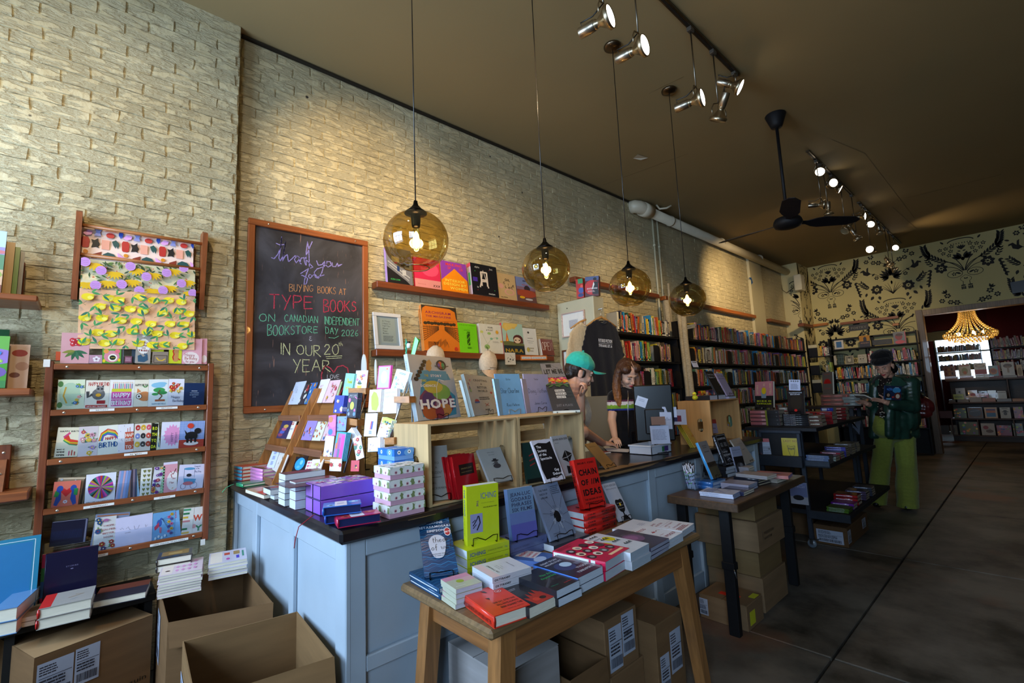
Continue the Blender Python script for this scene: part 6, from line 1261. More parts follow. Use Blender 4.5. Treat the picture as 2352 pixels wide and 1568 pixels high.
FP=lambda c1_,c2_:[E(.2,.3,.12,.2,c1_),E(.2,.3,.05,.08,'#1b1c24'),E(.8,.7,.14,.22,c1_),E(.8,.7,.05,.08,c2_),E(.5,.8,.1,.14,c2_),RC(.30,0,.62,1,'#dcdae6'),TX_(.36,.35,.56,.65,3,'#8a88a0')]
journal(gA(1460,1240),gA(1990,1180),gA(1350,1190),CT+.072,.03,'#2468c9','blue flowered journal with dark blue page edges on the red one',FP('#6fb0e8','#e9eef4'))
journal(gA(1665,1400),gA(2260,1310),gA(1500,1360),CT+.037,.03,'#b8204a','red flowered journal with dark blue page edges at the counter corner',FP('#c8502c','#e0a0b0'))
journal(gA(1490,1350),gA(1900,1300),gA(1345,1300),CT+.036,.03,'#2a4fae','blue-edged journal half hidden behind the red flowered one',FP('#c8502c','#e9eef4'))
a=onz(*gA(1345,1330),CT+.025)
ribbon([a,a+VC(.005,-.012,-.004),a+VC(.012,-.06,-.03),a+VC(.015,-.072,-.07),a+VC(.012,-.075,-.10)],'#9a1828','dark red ribbon trailing from the blue-edged journal')
a=onz(*gA(110,915),CT+.03)
ribbon([onz(*gA(225,915),CT+.01),onz(*gA(180,930),CT+.006),onz(*gA(150,960),CT-.0)+VC(0,-.012,0),onz(*gA(120,1020),CT-.02)+VC(0,-.02,0)],'#3fae7a','green ribbon trailing over the counter edge at the wall')
def edge_stack(px,n,w,d,t,z0,label,col,items=(),xoff=.0):
 P=onz(*px,z0);rr=RR(int(px[0]));out=[];r=None
 for k in RN(n):
  if r is None:
   r=bkp(d,w,t,col,items=list(items),page='#d3dae0');o=r
  else:
   o=copy_tree(r)
  dx=rr.uniform(-.003,.003);frame(o,VC(P.x+dx,P.y+d,z0+k*(t+.0006)),VC(0,-1,0),VC(1,0,0),VZ);tag(o,label+', '+('bottom','second','third','fourth','fifth','sixth','seventh')[k]+' from the counter'if n>1 else label,'book',label);out.append(o)
 return out
edge_stack(gA(990,1235),3,.075,.17,.036,CT+.001,'thick white-edged paperback touching the violet gift sets','#7a2a3a')
edge_stack(gA(838,1185),5,.088,.17,.026,CT+.001,'white-edged paperback in the tall stack left of the violet sets','#4a1f2a',[E(.5,.5,.4,.3,'#7a2a4a')])
edge_stack(gA(640,1075),1,.062,.15,.022,CT+.001,'small white-edged book at the bottom left of the black covered pair','#1f2a4a')
edge_stack(gA(728,1110),1,.062,.15,.022,CT+.001,'small white-edged book at the bottom right of the black covered pair','#1f2a4a')
edge_stack(gA(632,1030),1,.115,.16,.024,CT+.0235,'dark covered book bridging the two small white-edged books','#23203a',[E(.6,.4,.3,.2,'#a03a3a')])
flat(gA(385,985),gA(640,1070),gA(700,905),CT+.018,.016,'#c9a988','thin book with tan patterned cover lying before the pink stack',bq(RR(8),.05,.95,.3,.95,12,.05,['#b07a5a','#d8a08a','#8a5a4a'])+[RC(.6,0,1,.25,'#c8452c')])
def spine_stack(px,n,w,h,t,z0,spine,cover,label,yaw=.0,items=()):
 P=onz(*px,z0);r=None
 for k in RN(n):
  o=bkp(w,h,t,cover,spine=spine,items=list(items),hard=True)if r is None else copy_tree(r);r=r or o;frame(o,VC(P.x,P.y,z0+k*(t+.0006)),VC(sin(yaw),cos(yaw),0),VC(-cos(yaw),sin(yaw),0),VZ);tag(o,label+(', '+('bottom','second','third','fourth','fifth')[k]+' from the counter'if n>1 else ''),'book',label)
spine_stack(gA(620,905),4,.155,.175,.019,CT+.001,'#d884c0','#d890c8','pink hardback with marbled cover in the stack near the wall',-.12,bq(RR(2),.1,.9,.4,.95,9,.05,['#c8705a','#d8a08a'])+[RC(0,0,.16,1,'#6a4a22')])
spine_stack(gA(330,870),4,.155,.16,.020,CT+.001,'#4aa0c4','#d8452c','turquoise-spined orange hardback at the wall end of the counter',-.12)
spine_stack(gA(350,960),1,.14,.10,.016,CT+.001,'#1f8a5a','#1f8a5a','green journal under the pink hardbacks at the counter edge',-.12)
edge_stack(gA(800,905),1,.19,.15,.002,CT+.103,'dark maroon leaflet on top of the tall white-edged stack','#4a1830')
def card_stand(x0,x1,y0,label,zlevels=(.0,.165,.335),htop=.52,lean=.42,depth=.16):
 o=empty('card_stand',((x0+x1)/2,y0,CT+.001),label,'stand','slanted wooden greeting card stands');C=VC(o.location.x,o.location.y,o.location.z);th=.012
 for x in(x0,x1-th):
  mb=MB();pts=[(0,0),(0,.02),(htop*lean,htop),(htop*lean+.03,htop),(depth+htop*lean*.6,0)];vs=[(x-C.x,p,q)for p,q in pts]+[(x+th-C.x,p,q)for p,q in pts];n=5;mb.add(vs,[tuple(RN(n)),tuple(RN(n,2*n))[::-1]]+[(i,n+i,n+(i+1)%n,(i+1)%n)for i in RN(n)],'#a8703a');mb.bd('side_panel','wood_z',o)
 for zl in zlevels:
  y=zl*lean;MB().bbox((x0+th-C.x,y-.004,zl),(x1-th-C.x,y+.008,zl+.035),'#8a5a40',.002).bd('ledge_lip','wood_x',o);MB().box((x0+th-C.x,y+.008,zl),(x1-th-C.x,y+.10,zl+.008),'#a8703a').bd('shelf','wood_x',o)
 MB().add([(x0+th-C.x,.10,.01),(x1-th-C.x,.10,.01),(x1-th-C.x,.10+htop*lean*.6,htop-.05),(x0+th-C.x,.10+htop*lean*.6,htop-.05)],[(0,1,2,3)],'#9a6430').bd('back_panel','wood_x',o)
 return o
card_stand(-3.22,-2.80,.765,'slanted wooden card stand in the corner under the chalkboard')
card_stand(-2.80,-2.36,.80,'slanted wooden card stand right of the corner one')
def lcard(g,bl,br,tl,y,items,bg,label,lean=.42,yaw=.0,t=.003,z=None):
 n=VC(sin(yaw),-cos(yaw)*cos(lean),sin(lean)).normalized()
 return cob(VC(-2.6,y,z if z is not None else CT),n,g(*bl),g(*br),g(*tl),items,bg,label,t=t,group='cards in the slanted wooden stands')
rr=RR(77)
G5=g9
lc=[(G5,(655,470),(740,468),(750,280),.925,'#c9cfe0','pale blue card with black script, top tier of the corner card stand',[SS('Ma',.2,.5,.3,'#3a3f5a',.002),SS('la',.3,.15,.25,'#3a3f5a',.002)]),(G5,(735,468),(790,466),(815,300),.93,'#3a3238','dark card with white flowers, top tier of the corner card stand',bq(rr,.1,.9,.1,.9,8,.1,['#e6e2e6','#c8303a'])),(G5,(785,466),(840,465),(850,290),.935,'#3a6ab0','blue card with orange blossoms, top tier of the corner card stand',bq(rr,.1,.9,.1,.9,8,.1,['#e08a4a','#9fc4e0'])),(G5,(865,455),(940,455),(905,265),.955,'#e6dfe4','white card lettered BEST MOM EVER in pink, top tier',[TT(s,.2,.66-.22*i,.14,'#c9909c',BD1)for i,s in en(('BEST','MOM','EVER'))]),(G5,(945,455),(1035,455),(1030,268),.96,'#e4c0c4','pink floral card leaning beside the BEST MOM EVER card',bq(rr,.1,.9,.1,.9,9,.09,['#d8576a','#e0a04a','#e89ab0'])),(G5,(1030,440),(1075,420),(1085,290),.965,'#a9b88a','green garden card at the right end of the top tier',dots(rr,12,['#5a8a4a','#c9a0b0'])),(G5,(562,750),(640,755),(655,605),.84,'#2f2a5a','midnight blue card with coloured scales, middle tier in the corner',[E(.3+.1*k,.2+.16*k,.25,.1,c)for k,c in en(('#8a3a5a','#4a5ab0','#b05a7a','#c9a04a'))]),(G5,(608,755),(680,758),(710,590),.845,'#e6dccc','cream card with big red capitals, middle tier in the corner',[RC(0,.93,1,1,'#e0c83a'),TT('BIG',.1,.7,.18,'#b8322c',BF(2,.7)),TT('THANKS',.1,.45,.12,'#3a5aa8',FT(.8)),TT('SO',.1,.1,.2,'#c83a2c',BD2)]),(G5,(665,758),(705,758),(735,640),.85,'#c8502c','orange card partly hidden by the stand partition, middle tier',[]),(G5,(768,765),(850,770),(870,600),.875,'#9a86c4','violet meadow card, middle tier of the second stand',bq(rr,.1,.9,.05,.6,9,.08,['#c8502c','#e6e2ee','#4a5ab0'])),(G5,(845,770),(930,773),(925,600),.88,'#d9d6c4','white card with orange and green garden flowers, middle tier',bq(rr,.05,.95,.05,.95,12,.07,['#e0642c','#d8a04a','#c8404a'])),(G5,(925,772),(985,772),(985,600),.885,'#d6b8bc','pink and green floral card at the right of the middle tier',bq(rr,.05,.95,.05,.95,9,.08)),(G5,(480,998),(540,1000),(570,840),.775,'#d3dbec','pale blue folded card with blue bars, bottom tier in the corner',[TX_(.35,.15+.28*k,.75,.35+.28*k,6,'#3a5aa8')for k in RN(3)]),(G5,(520,1005),(600,1060),(625,870),.78,'#d6cfc8','soft brown blossom card, bottom tier in the corner',bq(rr,.3,.9,.4,.9,4,.07,['#c9b088','#a89aa8'])),(G5,(690,1030),(790,1030),(765,905),.82,'#17161f','black card with a big blue map circle, bottom tier',[E(.5,.5,.4,.42,'#2f9ad8'),E(.6,.6,.12,.16,'#7fc4ea'),E(.45,.3,.14,.1,'#5fb0e4')]),(G5,(775,1030),(855,1028),(830,940),.825,'#e6e2e6','white card with pink pebbles, bottom tier',[E(.2+.3*(k%3),.2+.3*(k//3),.12,.1,'#e0708a')for k in RN(9)]),(G5,(835,1028),(930,1028),(835,930),.83,'#e2d6cc','cream card with a yellow and pink flower, bottom tier',bq(rr,.2,.8,.2,.8,5,.14,['#d3d84a','#e0a0b8'])),]
for g,bl,br,tl,y,bg,lab,it in lc:
 lcard(g,bl,br,tl,y,it,bg,lab,lean=.35,z=CT+.0 if y<.83 else(CT+.17 if y<.9 else CT+.34))
def wire_rack(label,rods,tiers):
 o=empty('card_display',(-2.1,1.0,CT+.001),label,'display');C=Vector(o.location);mb=MB()
 for a,b in rods:
  MB().tube([Vector(a)-C,Vector(b)-C],.0045,'#b9c0cc',8).bd('side_rod','metal',o)
 for(p,q,hh)in tiers:
  mb=MB();p,q=Vector(p),Vector(q);u=(q-p).normalized();n=u.cross(VZ);b=-n*.05
  for a0,a1,z0,z1 in((p,q,0,hh),):
   mb.add([a0-C,a1-C,a1-C+VZ*hh,a0-C+VZ*hh,a0-C+b,a1-C+b,a1-C+b+VZ*hh,a0-C+b+VZ*hh],[(0,1,2,3),(0,4,5,1),(4,7,6,5),(0,3,7,4),(1,5,6,2)],'#b87a3c')
  mb.bd('pocket','wood_x',o)
 return o
YW=.42
un=VC(cos(YW),sin(YW),0)
nn_=VC(sin(YW),-cos(YW),0)
def wp(px,d):
 P0=VC(-2.03,.93,CT)-nn_*d;r_=ray(*px)
 return CAM+r_*((P0-CAM).dot(nn_)/r_.dot(nn_))
rodsA=[(wp((790,1085),0),wp((849,878),.17)),(wp((893,1015),.05),wp((941,862),.17))]
tiersA=[]
for(a,b,d,hh)in(((735,1062),(782,1066),.0,.03),((800,975),(820,978),.06,.03),((852,1022),(905,1020),.03,.03),((905,925),(940,925),.11,.03),((800,905),(840,905),.12,.03)):
 tiersA.append((wp(a,d),wp(b,d),hh))
wire_rack('chrome-sided wooden pocket display crowded with greeting cards in mid counter',rodsA,tiersA)
def scard(bl,br,tl,d,items,bg,label,copies=0,t=.003,lean=.12):
 n=(nn_*cos(lean)+VZ*sin(lean)).normalized();zc=onz(*gB(*bl),CT).z;base=wp(gB(*bl),d);o=cob(base,n,gB(*bl),gB(*br),gB(*tl),items,bg,label,t=t,group='cards in the chrome-sided display')
 for k in RN(copies):
  mbk=copy_tree(o);mbk.matrix_world=Matrix.Translation(-n*.0045*(k+1)+un*.004*(k+1))@o.matrix_world;mbk['label']=label+', '+('second','third','fourth','fifth')[k]+' copy behind'
 return o
rr=RR(31)
scard((90,1575),(240,1580),(95,1420),-.01,bq(rr,.1,.9,.5,.9,3,.2,['#c8322c']),'#e0dce0','white card with red poppies at the foot of the display')
scard((5,1440),(115,1450),(10,1120),.0,bq(rr,.2,.9,.05,.5,9,.04,['#c8508a','#4a6ab0']),'#dfe4f0','tall pale card with tiny wildflowers at lower left of the display')
scard((130,1430),(255,1450),(125,1060),.0,[RC(.05,.03,.95,.95,'#b86aa8'),RC(.1,.4,.3,.95,'#c9744a'),RC(.3,.1,.5,.8,'#a84a9a'),RC(.6,.1,.9,.9,'#d83aa0'),RC(.05,.6,.2,.95,'#3aa0b0'),RC(.4,.05,.55,.4,'#5a7a8a')],'#1fa0b0','turquoise edged card with magenta brush strokes in the display',copies=3)
scard((75,1130),(170,1120),(75,865),.03,[E(.6,.6,.5,.2,'#d87ab0'),E(.3,.8,.3,.15,'#c9784a'),E(.3,.2,.3,.15,'#3a7ab8')],'#c96aa8','pink and orange painted card half hidden at the display left')
scard((160,1060),(300,1060),(110,875),.04,[PL([(.3,.5),(.35,.8),(.5,.55)],'#c8385a'),RC(.55,.5,.8,.56,'#e6a0c0'),RC(.6,.4,.85,.46,'#b04a9a'),RC(.7,.3,.75,.6,'#6a4ab0')]+dots(rr,6,['#4a4a9a']),'#7f9ade','periwinkle card with a watermelon slice and candles')
scard((320,1080),(395,1200),(270,840),.05,[],'#dcdce8','stack of white envelopes leaning behind the periwinkle card',copies=3)
scard((140,830),(260,835),(80,600),.07,bq(rr,.1,.9,.1,.8,8,.09,['#e08a6a','#e6dce4','#c8508a']),'#1f2f9a','royal blue card with pale roses in the display',copies=3)
scard((305,890),(430,892),(290,570),.08,[RC(0,0,1,1,'#2b2b3a'),TT('BEST MUM',.15,.88,.05,'#e6e2e6',FT(.7)),TT('IN THE UNIVERSE',.08,.82,.035,'#e6e2e6',FT(.84)),E(.5,.48,.2,.16,'#c9d44a'),E(.2,.7,.12,.09,'#e06ab8'),E(.8,.15,.12,.08,'#5a8ad8'),E(.25,.15,.1,.07,'#8a9ae0'),E(.8,.3,.08,.06,'#e06ab8'),LN([(.7,.85),(.95,.75)],.004,'#e06ab8'),E(.15,.3,.07,.06,'#5a8ad8')],'#2b2b3a','charcoal card with coloured planets, BEST MUM IN THE UNIVERSE',copies=3)
scard((258,600),(375,610),(262,315),.13,[SS('Thank',.25,.55,.2,'#b8c43a',.004,FT(.6)),SS('you',.25,.3,.2,'#b8c43a',.004)],'#84cfc4','mint green card with gold brush lettering at the display top',copies=2)
scard((405,560),(560,560),(410,285),.14,[PL([(.28,.05),(.22,.3),(.62,.3),(.58,.05)],'#e6c83a')]+[('fl',.45+.28*cos(k*.9)*(.4+.6*(k%2)),.6+.17*sin(k*1.1),.06,6,('#c8322c','#2f4fae','#e6b02c','#c850a0')[k%4],'#f4e6d0')for k in RN(9)]+[LF(.42,.35,a,.16,'#3a6a3a')for a in(.4,1,2.1,2.7)],'#e6e4e8','white card with a yellow pot of bright flowers at the display top')
scard((590,820),(745,815),(555,535),.10,[PL([(.3,.1),(.2,.4),(.18,.7),(.35,.92),(.6,.85),(.8,.6),(.85,.3),(.7,.05)],'#b3c832')],'#e6e6ea','white card with one big lime leaf blob',copies=3)
scard((700,520),(865,515),(722,225),.15,[RC(.06,.05,.9,.95,'#b9c8dc'),E(.5,.5,.25,.28,'#d9dee8'),E(.7,.85,.08,.04,'#e07a4a')],'#dc3aa0','magenta-bordered card with a pale portrait',copies=1)
scard((880,520),(1050,575),(890,240),.15,bq(rr,.1,.9,.05,.6,9,.07,['#7fc0d8','#e6a0b0','#e6e2ee'])+[TX_(.3,.8,.8,.9,2,'#6a8aa0')],'#d8e8ea','pale aqua card with blue roses at the right of the display',copies=2)
scard((780,840),(955,830),(785,525),.11,[TT('HAPPY MO',.06,.8,.12,'#8a8aa0',FT(.85)),TT("THER'S DAY",.06,.64,.12,'#8a8aa0',FT(.85)),TT('TO THE GREAT',.1,.5,.06,'#e0909c',FT(.7)),TT('ST WOMAN',.1,.4,.06,'#e0909c',FT(.6)),TT('I KNOW',.1,.3,.06,'#e0a0a4',FT(.5))],'#e6e2e8',"white card lettered HAPPY MOTHER'S DAY in grey and pink",copies=2)
scard((535,1130),(690,1130),(552,835),.06,[PL([(.45,.3),(.5,.65),(.62,.65),(.6,.3)],'#c8384a'),PL([(.52,.3),(.58,.65),(.72,.65),(.66,.3)],'#3a4ab8'),RC(.38,.08,.66,.26,'#c4c8e6'),TX_(.4,.1,.64,.24,4,'#3a4ab8')],'#e4e6f0','white card with a red and blue medal')
scard((700,1130),(830,1180),(680,845),.055,[RC(.05,.75,.95,1,'#c9d43a')]+bq(rr,.05,.25,.05,.8,6,.04)+bq(rr,.8,.95,.05,.8,6,.04)+bq(rr,.2,.8,.7,.85,5,.05),'#e4ead8','lime topped card framed by small flowers',copies=3)
scard((440,1440),(540,1400),(430,1140),.02,bq(rr,.1,.8,.1,.9,8,.09,['#c8384a','#e06a7a','#3a8a7a']),'#e2dae4','white card with red hanging fuchsias low in the display')
scard((585,1330),(745,1320),(580,1150),.01,bq(rr,.1,.9,.1,.8,4,.06,['#b080d8','#c8a0e0'])+[RC(.02,.02,.98,.04,'#9fb0c8')],'#e6e4ec','small white card with violet squiggles above the blue boxes',copies=3)
scard((365,1580),(470,1580),(345,1440),.0,[E(.6,.5,.12,.1,'#1b1c24'),E(.7,.35,.08,.06,'#e6c04a'),E(.5,.3,.06,.05,'#2f8a5a')],'#c8404e','red card with a small dark figure behind the blue boxes')
for k,(c,rx,rz,lab)in en((((835,846),13,33,'white oval paddle sign standing behind the card display'),((862,855),5,30,'narrow edge-on white oval sign right of the paddle sign'))):
 P=ony(*c,1.35);mb=MB();n=20;s_=(P-CAM).dot(FW)/F_PX;pts=[(P.x+rx*s_*cos(2*pi*i/n),P.z+rz*s_*sin(2*pi*i/n))for i in RN(n)];vs=[(a,P.y,b)for a,b in pts]+[(a,P.y+.006,b)for a,b in pts];mb.add(vs,[tuple(RN(n)),tuple(RN(n,2*n))[::-1]]+[(i,(i+1)%n,n+(i+1)%n,n+i)for i in RN(n)],'#e2e0dc');o=mb.bd('oval_sign','painted');tag(o,lab,'sign');MB().tube([(P.x,P.y+.009,P.z-rz*s_*.9),(P.x,P.y+.009,CT+.002)],.003,'#1d1d22',6).lathe([(0,.004),(.03,.003),(.032,0)],'#1d1d22',12,(P.x,P.y+.009,CT+.001)).bd('stem','metal',o)
P=ony(944,800,1.25)
o=empty('pen_holder',(P.x,P.y,CT+.001),'green holder with a striped paddle and white bottle behind the HOPE book','holder')
dz=P.z-CT
MB().tube([(.0,0,0),(.0,0,dz-.1)],.004,'#8a8f96',8).lathe([(.0,.0),(.04,.0),(.04,.006),(0,.008)],'#26252a',14).bd('stem','metal',o)
mb=MB()
mb.add([(-.06,0,dz-.09),(-.035,-.01,dz-.115),(-.02,-.01,dz+.035),(-.055,0,dz+.06)],[(0,1,2,3),(3,2,1,0)],'#2fae8a')
for k in RN(5):
 mb.add([(-.05,-.007,dz-.07+.024*k),(-.035,-.0115,dz-.075+.024*k),(-.032,-.0115,dz-.065+.024*k),(-.046,-.007,dz-.06+.024*k)],[(0,1,2,3)],'#7fd8a8')
mb.bd('patterned_fan','print',o)
MB().lathe([(.0,0),(.026,.004),(.03,.045),(.026,.05),(.022,.01),(0,.008)],'#1f8a3a',14,(0,0,dz-.09)).bd('cup','plastic',o)
MB().tube([(.0,0,dz-.06),(.05,.01,dz+.045)],[.008,.016],'#3fc04a',8).add([(.02,-.012,dz-.04),(.05,-.012,dz-.055),(.085,-.005,dz+.03),(.055,-.005,dz+.055)],[(0,1,2,3),(3,2,1,0)],'#9fe8b0').bd('green_paddle','plastic',o)
MB().lathe([(0,0),(.011,.002),(.012,.022),(.008,.026)],'#e9e6e0',12,(-.004,-.01,dz-.0)).lathe([(.009,.026),(.009,.036),(0,.037)],'#1b1a1e',12,(-.004,-.01,dz-.0)).bd('small_bottle','plastic',o)
# WOODEN BOOK TABLE
TZ=.68
gC=pz((900,1140),3.267)
gD=pz((1180,980),3.733)
tb=empty('wooden_table',(-1.35,1.48,0),'old pine table with splayed legs, covered with books beside the counter','table')
T0=Vector(tb.location)
MB().bbox(VC(-1.598,.862,TZ-.030)-T0,VC(-1.088,2.085,TZ)-T0,'#7c6140',.010).bd('table_top','wood_y',tb)
for(x,y,sx,sy)in((-1.16,.965,1,-1),(-1.545,.965,0,-1),(-1.16,2.0,1,1),(-1.545,2.0,0,1)):
 mb=MB();a,b=.030,.024;dx,dy=sx*.035,sy*.075;top=[(x-a,y-a),(x+a,y-a),(x+a,y+a),(x-a,y+a)];bot=[(x+dx-b,y+dy-b),(x+dx+b,y+dy-b),(x+dx+b,y+dy+b),(x+dx-b,y+dy+b)];vs=[VC(p[0],p[1],0)-T0 for p in bot]+[VC(p[0],p[1],TZ-.031)-T0 for p in top];mb.add(vs,[(0,3,2,1),(4,5,6,7),(0,1,5,4),(1,2,6,5),(2,3,7,6),(3,0,4,7)],'#9a6838');lg=mb.bd('leg','wood_z',tb)
for nm,a,b,m_ in(('apron',(-1.15,.99,TZ-.13),(-1.13,1.98,TZ-.031),'wood_y'),('apron',(-1.575,.99,TZ-.13),(-1.555,1.98,TZ-.031),'wood_y'),('apron',(-1.52,.945,TZ-.13),(-1.185,.965,TZ-.031),'wood_x'),('apron',(-1.52,2.0,TZ-.13),(-1.185,2.02,TZ-.031),'wood_x')):
 MB().bbox(Vector(a)-T0,Vector(b)-T0,'#8a5a30',.003).bd(nm,m_,tb)
def dD(q):
 return gD(*q)
def lay(g,a,b,c,t,n,cover,label,items=(),z0=TZ,**kw):
 zt=z0+n*(t+.0008)+.001
 return flat(g(*a),g(*b),g(*c),zt,t,cover,label,items,n=n,gap=.0008,**kw)
lay(gC,(768,898),(1038,808),(412,768),.034,1,'#d8351f','bright red hardback with black lettering at the near corner of the wooden table',[('t','ONE DAY, EVERYONE',.32,.36,.075,'#3a1612',BF(2,.62)),TT('WILL HAVE ALWAYS',.34,.26,.075,'#3a1612',BF(2,.6)),TT('BEEN AGAINST THIS',.36,.16,.075,'#3a1612',BF(2,.6)),TT('OMAR EL AKKAD',.45,.07,.035,'#3a1612'),('p',[(.4,.9),(.5,.88),(.52,.78),(.44,.82)],'#3a1a16'),PL([(.3,.62),(.4,.6),(.36,.52)],'#3a1a16'),E(.78,.74,.09,.055,'#c9c4c4'),E(.78,.74,.075,.045,'#c8302a'),TT('W',.78,.715,.05,'#e8e4e4',AC)],hard=True,spi=[TT('ONE DAY, EVERYONE WILL HAVE ALWAYS BEEN AGAINST THIS',.06,.3,.4,'#7a1a12',BF(2,.88))])
it=[PL([(.3,0),(.3,.3),(.42,.22),(.5,.4),(.56,.25),(.65,.42),(.72,.28),(.8,.45),(.88,.3),(1,.42),(1,0)],'#a82a20'),E(.7,.12,.1,.05,'#2a1214'),E(.5,.14,.1,.06,'#c83a28'),TX_(.05,.8,.4,.84,1,'#9a9aa4'),TX_(.3,.62,.6,.7,2,'#8a8a94')]
lay(gC,(1030,838),(1235,742),(720,690),.030,1,'#1b1a20','black paperback with red flame collage behind the red hardback',it)
lay(gC,(1235,707),(1408,625),(930,600),.024,2,'#16171f','black paperback with green handwritten title near the table front',[('t','The Sea',.42,.62,.09,'#2a9a5a',{'slant':.35,'bold':1}),TT('Perpetual Body',.30,.50,.09,'#2a9a5a',{'slant':.35,'fit':.6,'bold':1}),TT('A MEMOIR',.05,.9,.03,'#3a5a9a'),TX_(.55,.1,.95,.14,1,'#a8282a'),TT('Mahsuda',.1,.16,.05,'#1f8a6a',{'slant':.3})],page='#c4ccd8')
lay(gC,(1395,612),(1582,520),(1070,508),.026,2,'#1a1f38','navy paperback with white capitals and a pale disc on the wooden table',[('e',.4,.5,.28,.2,'#2a3a6a'),TT('RIGHT STORY',.08,.84,.085,'#b9bed4',BF(1,.62)),TT('WRONG STORY',.08,.74,.085,'#b9bed4',BF(1,.62)),E(.52,.56,.17,.11,'#a9c4e0'),TT('TYSON',.5,.26,.09,'#c4c8d8',BD1),TT('YUNKAPORTA',.28,.12,.09,'#c4c8d8',BF(1,.66)),TX_(.7,.4,.95,.5,3,'#8a90a8')],spine='#4a7ad0',page='#c4ccd8')
it=[TT('SHOUT',.55,.2,.05,'#e8b08a',BD1),RC(.42,.08,.95,.14,'#e8c49a'),RC(.06,.93,.6,.98,'#a81a38'),TX_(.05,.86,.5,.96,3,'#8a1028')]
for k in RN(12):
 u,v=.12+.24*(k%4),.3+.2*(k//4);it+=[E(u,v,.10,.085,('#2b2a30','#e8dccb','#4a484e','#2b2a30','#e6d0b0')[k%5]),E(u,v-.01,.05,.045,('#8a888c','#3a3438','#a8a4a8')[k%3])]
lay(gC,(1602,492),(1782,385),(1258,382),.031,2,'#c41f48','crimson paperback with portrait collage, white spine SHOUT IT OUT',it,spine='#c41f48',page='#b9c0c8',spi=[RC(.02,.1,.70,.9,'#dedad6'),TT('SAVIANO',.05,.3,.42,'#26222a',BF(1,.22)),TT('SHOUT IT OUT!',.31,.3,.42,'#c41f48',BF(1,.36)),RC(.74,.1,.82,.9,'#dedad6'),TT('7',.9,.3,.5,'#2b1a20',BD2)])
it=[E(.22,.52,.17,.12,'#c9b81c'),E(.72,.66,.17,.12,'#c9b81c'),TT('Good',.05,.86,.08,'#2b2a30'),TT('Direction',.05,.76,.08,'#2b2a30')]
for k in RN(12):
 u,v=.38+.11*(k%3)+.06*(k//3),.9-.2*(k//3);it.append(PL([(u,v),(u+.09,v+.05),(u+.09,v-.05)],'#1d2a26'))
lay(gC,(1790,425),(1930,350),(1480,300),.030,2,'#c9ccd4','white paperback with yellow discs and dark arrowheads',it,page='#a9b4c0')
lay(gC,(1942,388),(2080,312),(1640,268),.014,3,'#3a3346','dusky purple paperback between the arrowhead book and the white ones',[E(.5,.5,.3,.2,'#6a4a6e'),E(.45,.52,.2,.12,'#8a5a84')],page='#9a9cb0')
lay(gC,(2072,330),(2182,268),(1785,262),.016,2,'#dcdce2','white booklet lettered DRESS and WOOLF in red',[('t','DRESS',.1,.78,.13,'#8a1f24',BF(1,.6)),TT('THE NEW',.1,.93,.035,'#8a1f24'),LN([(.4,.5),(.5,.58),(.6,.5),(.75,.56),(.85,.5)],.003,'#8a1f24'),E(.5,.52,.06,.03,'#a8242a'),TT('VIRGINIA',.3,.28,.045,'#8a1f24'),TT('WOOLF',.3,.12,.13,'#8a1f24',BF(1,.6))],page='#c4ccd8')
lay(gC,(2178,262),(2268,200),(1955,182),.014,2,'#dcdce2','white booklet with red JANE AUSTEN lettering at the far table end',[('t','JANE',.1,.8,.1,'#8a1f24',BD1),TT('AUSTEN',.1,.68,.1,'#8a1f24',BD1),RC(.1,.6,.9,.605,'#8a1f24'),TT('HISTORY',.2,.48,.08,'#9a3a3e',FT(.6)),TT('OF',.2,.38,.06,'#9a3a3e'),TT('ENGLAND',.2,.26,.08,'#9a3a3e',FT(.6)),TX_(.1,.05,.8,.2,3,'#9a4a4e')],page='#c4ccd8')
lay(gC,(1800,268),(1950,190),(1682,230),.012,2,'#d4d6e0','plain white booklet behind the DRESS booklet with a lifted cover',[TX_(.6,.1,.8,.4,3,'#9a9cb0')],page='#c4ccd8')
lay(gC,(1175,500),(1250,432),(905,455),.020,1,'#3f5f9f','blue-sky paperback with red block capitals beside the navy one',[E(.3,.3,.3,.15,'#9fb4d8'),RC(.3,.45,1,.98,'#c4ccd8'),TT('FIGHT',.34,.8,.13,'#b0202a',BF(2,.62)),TT('OLIGARCHY',.34,.64,.11,'#b0202a',BF(2,.62)),TT('SANDERS',.34,.5,.09,'#b0202a',BF(1,.55))])
lay(gC,(1045,528),(880,450),(790,632),.017,4,'#c9c6cc','small white booklet titled On Tyranny, upside down on the wooden table',[('r',0,.80,1,.98,'#d8b8bc'),TT('ON TYRANNY',.5,.7,.07,'#1d1c22',{'align':'c','bold':1,'fit':.6}),TT('Twenty Lessons',.5,.6,.035,'#4a484e',AL),TT('from the Twentieth',.5,.54,.035,'#4a484e',AL),TT('Century',.5,.48,.035,'#4a484e',AL),TT('TIMOTHY SNYDER',.5,.25,.04,'#1d1c22',AL)],page='#b9c0cc',spi=[TT('ON TYRANNY',.05,.25,.5,'#17161a',BF(2,.4))])
lay(gC,(482,698),(678,640),(385,615),.014,4,'#b9b9a4','tiny pale green and pink booklet at the left of the wooden table',[RC(0,.7,1,1,'#c98aa4'),RC(.55,.4,1,.7,'#c9a0a8'),E(.45,.5,.14,.12,'#9aa83a'),TT('ALMOST',.1,.15,.08,'#e6e4dc')],page='#c4ccd8')
lay(gC,(355,688),(500,640),(115,568),.018,2,'#16406a','dark teal wave-patterned book lying under the standing one',[LN([(0,.1*k),(.3,.1*k+.04),(.6,.1*k),(1,.1*k+.05)],.003,'#2a6a94')for k in RN(10)],hard=True,spine='#1c4a70',spi=[RC(.04,.42,.96,.62,'#c4ccd8')],page='#b9c0cc')
rr=RR(12)
it=[]
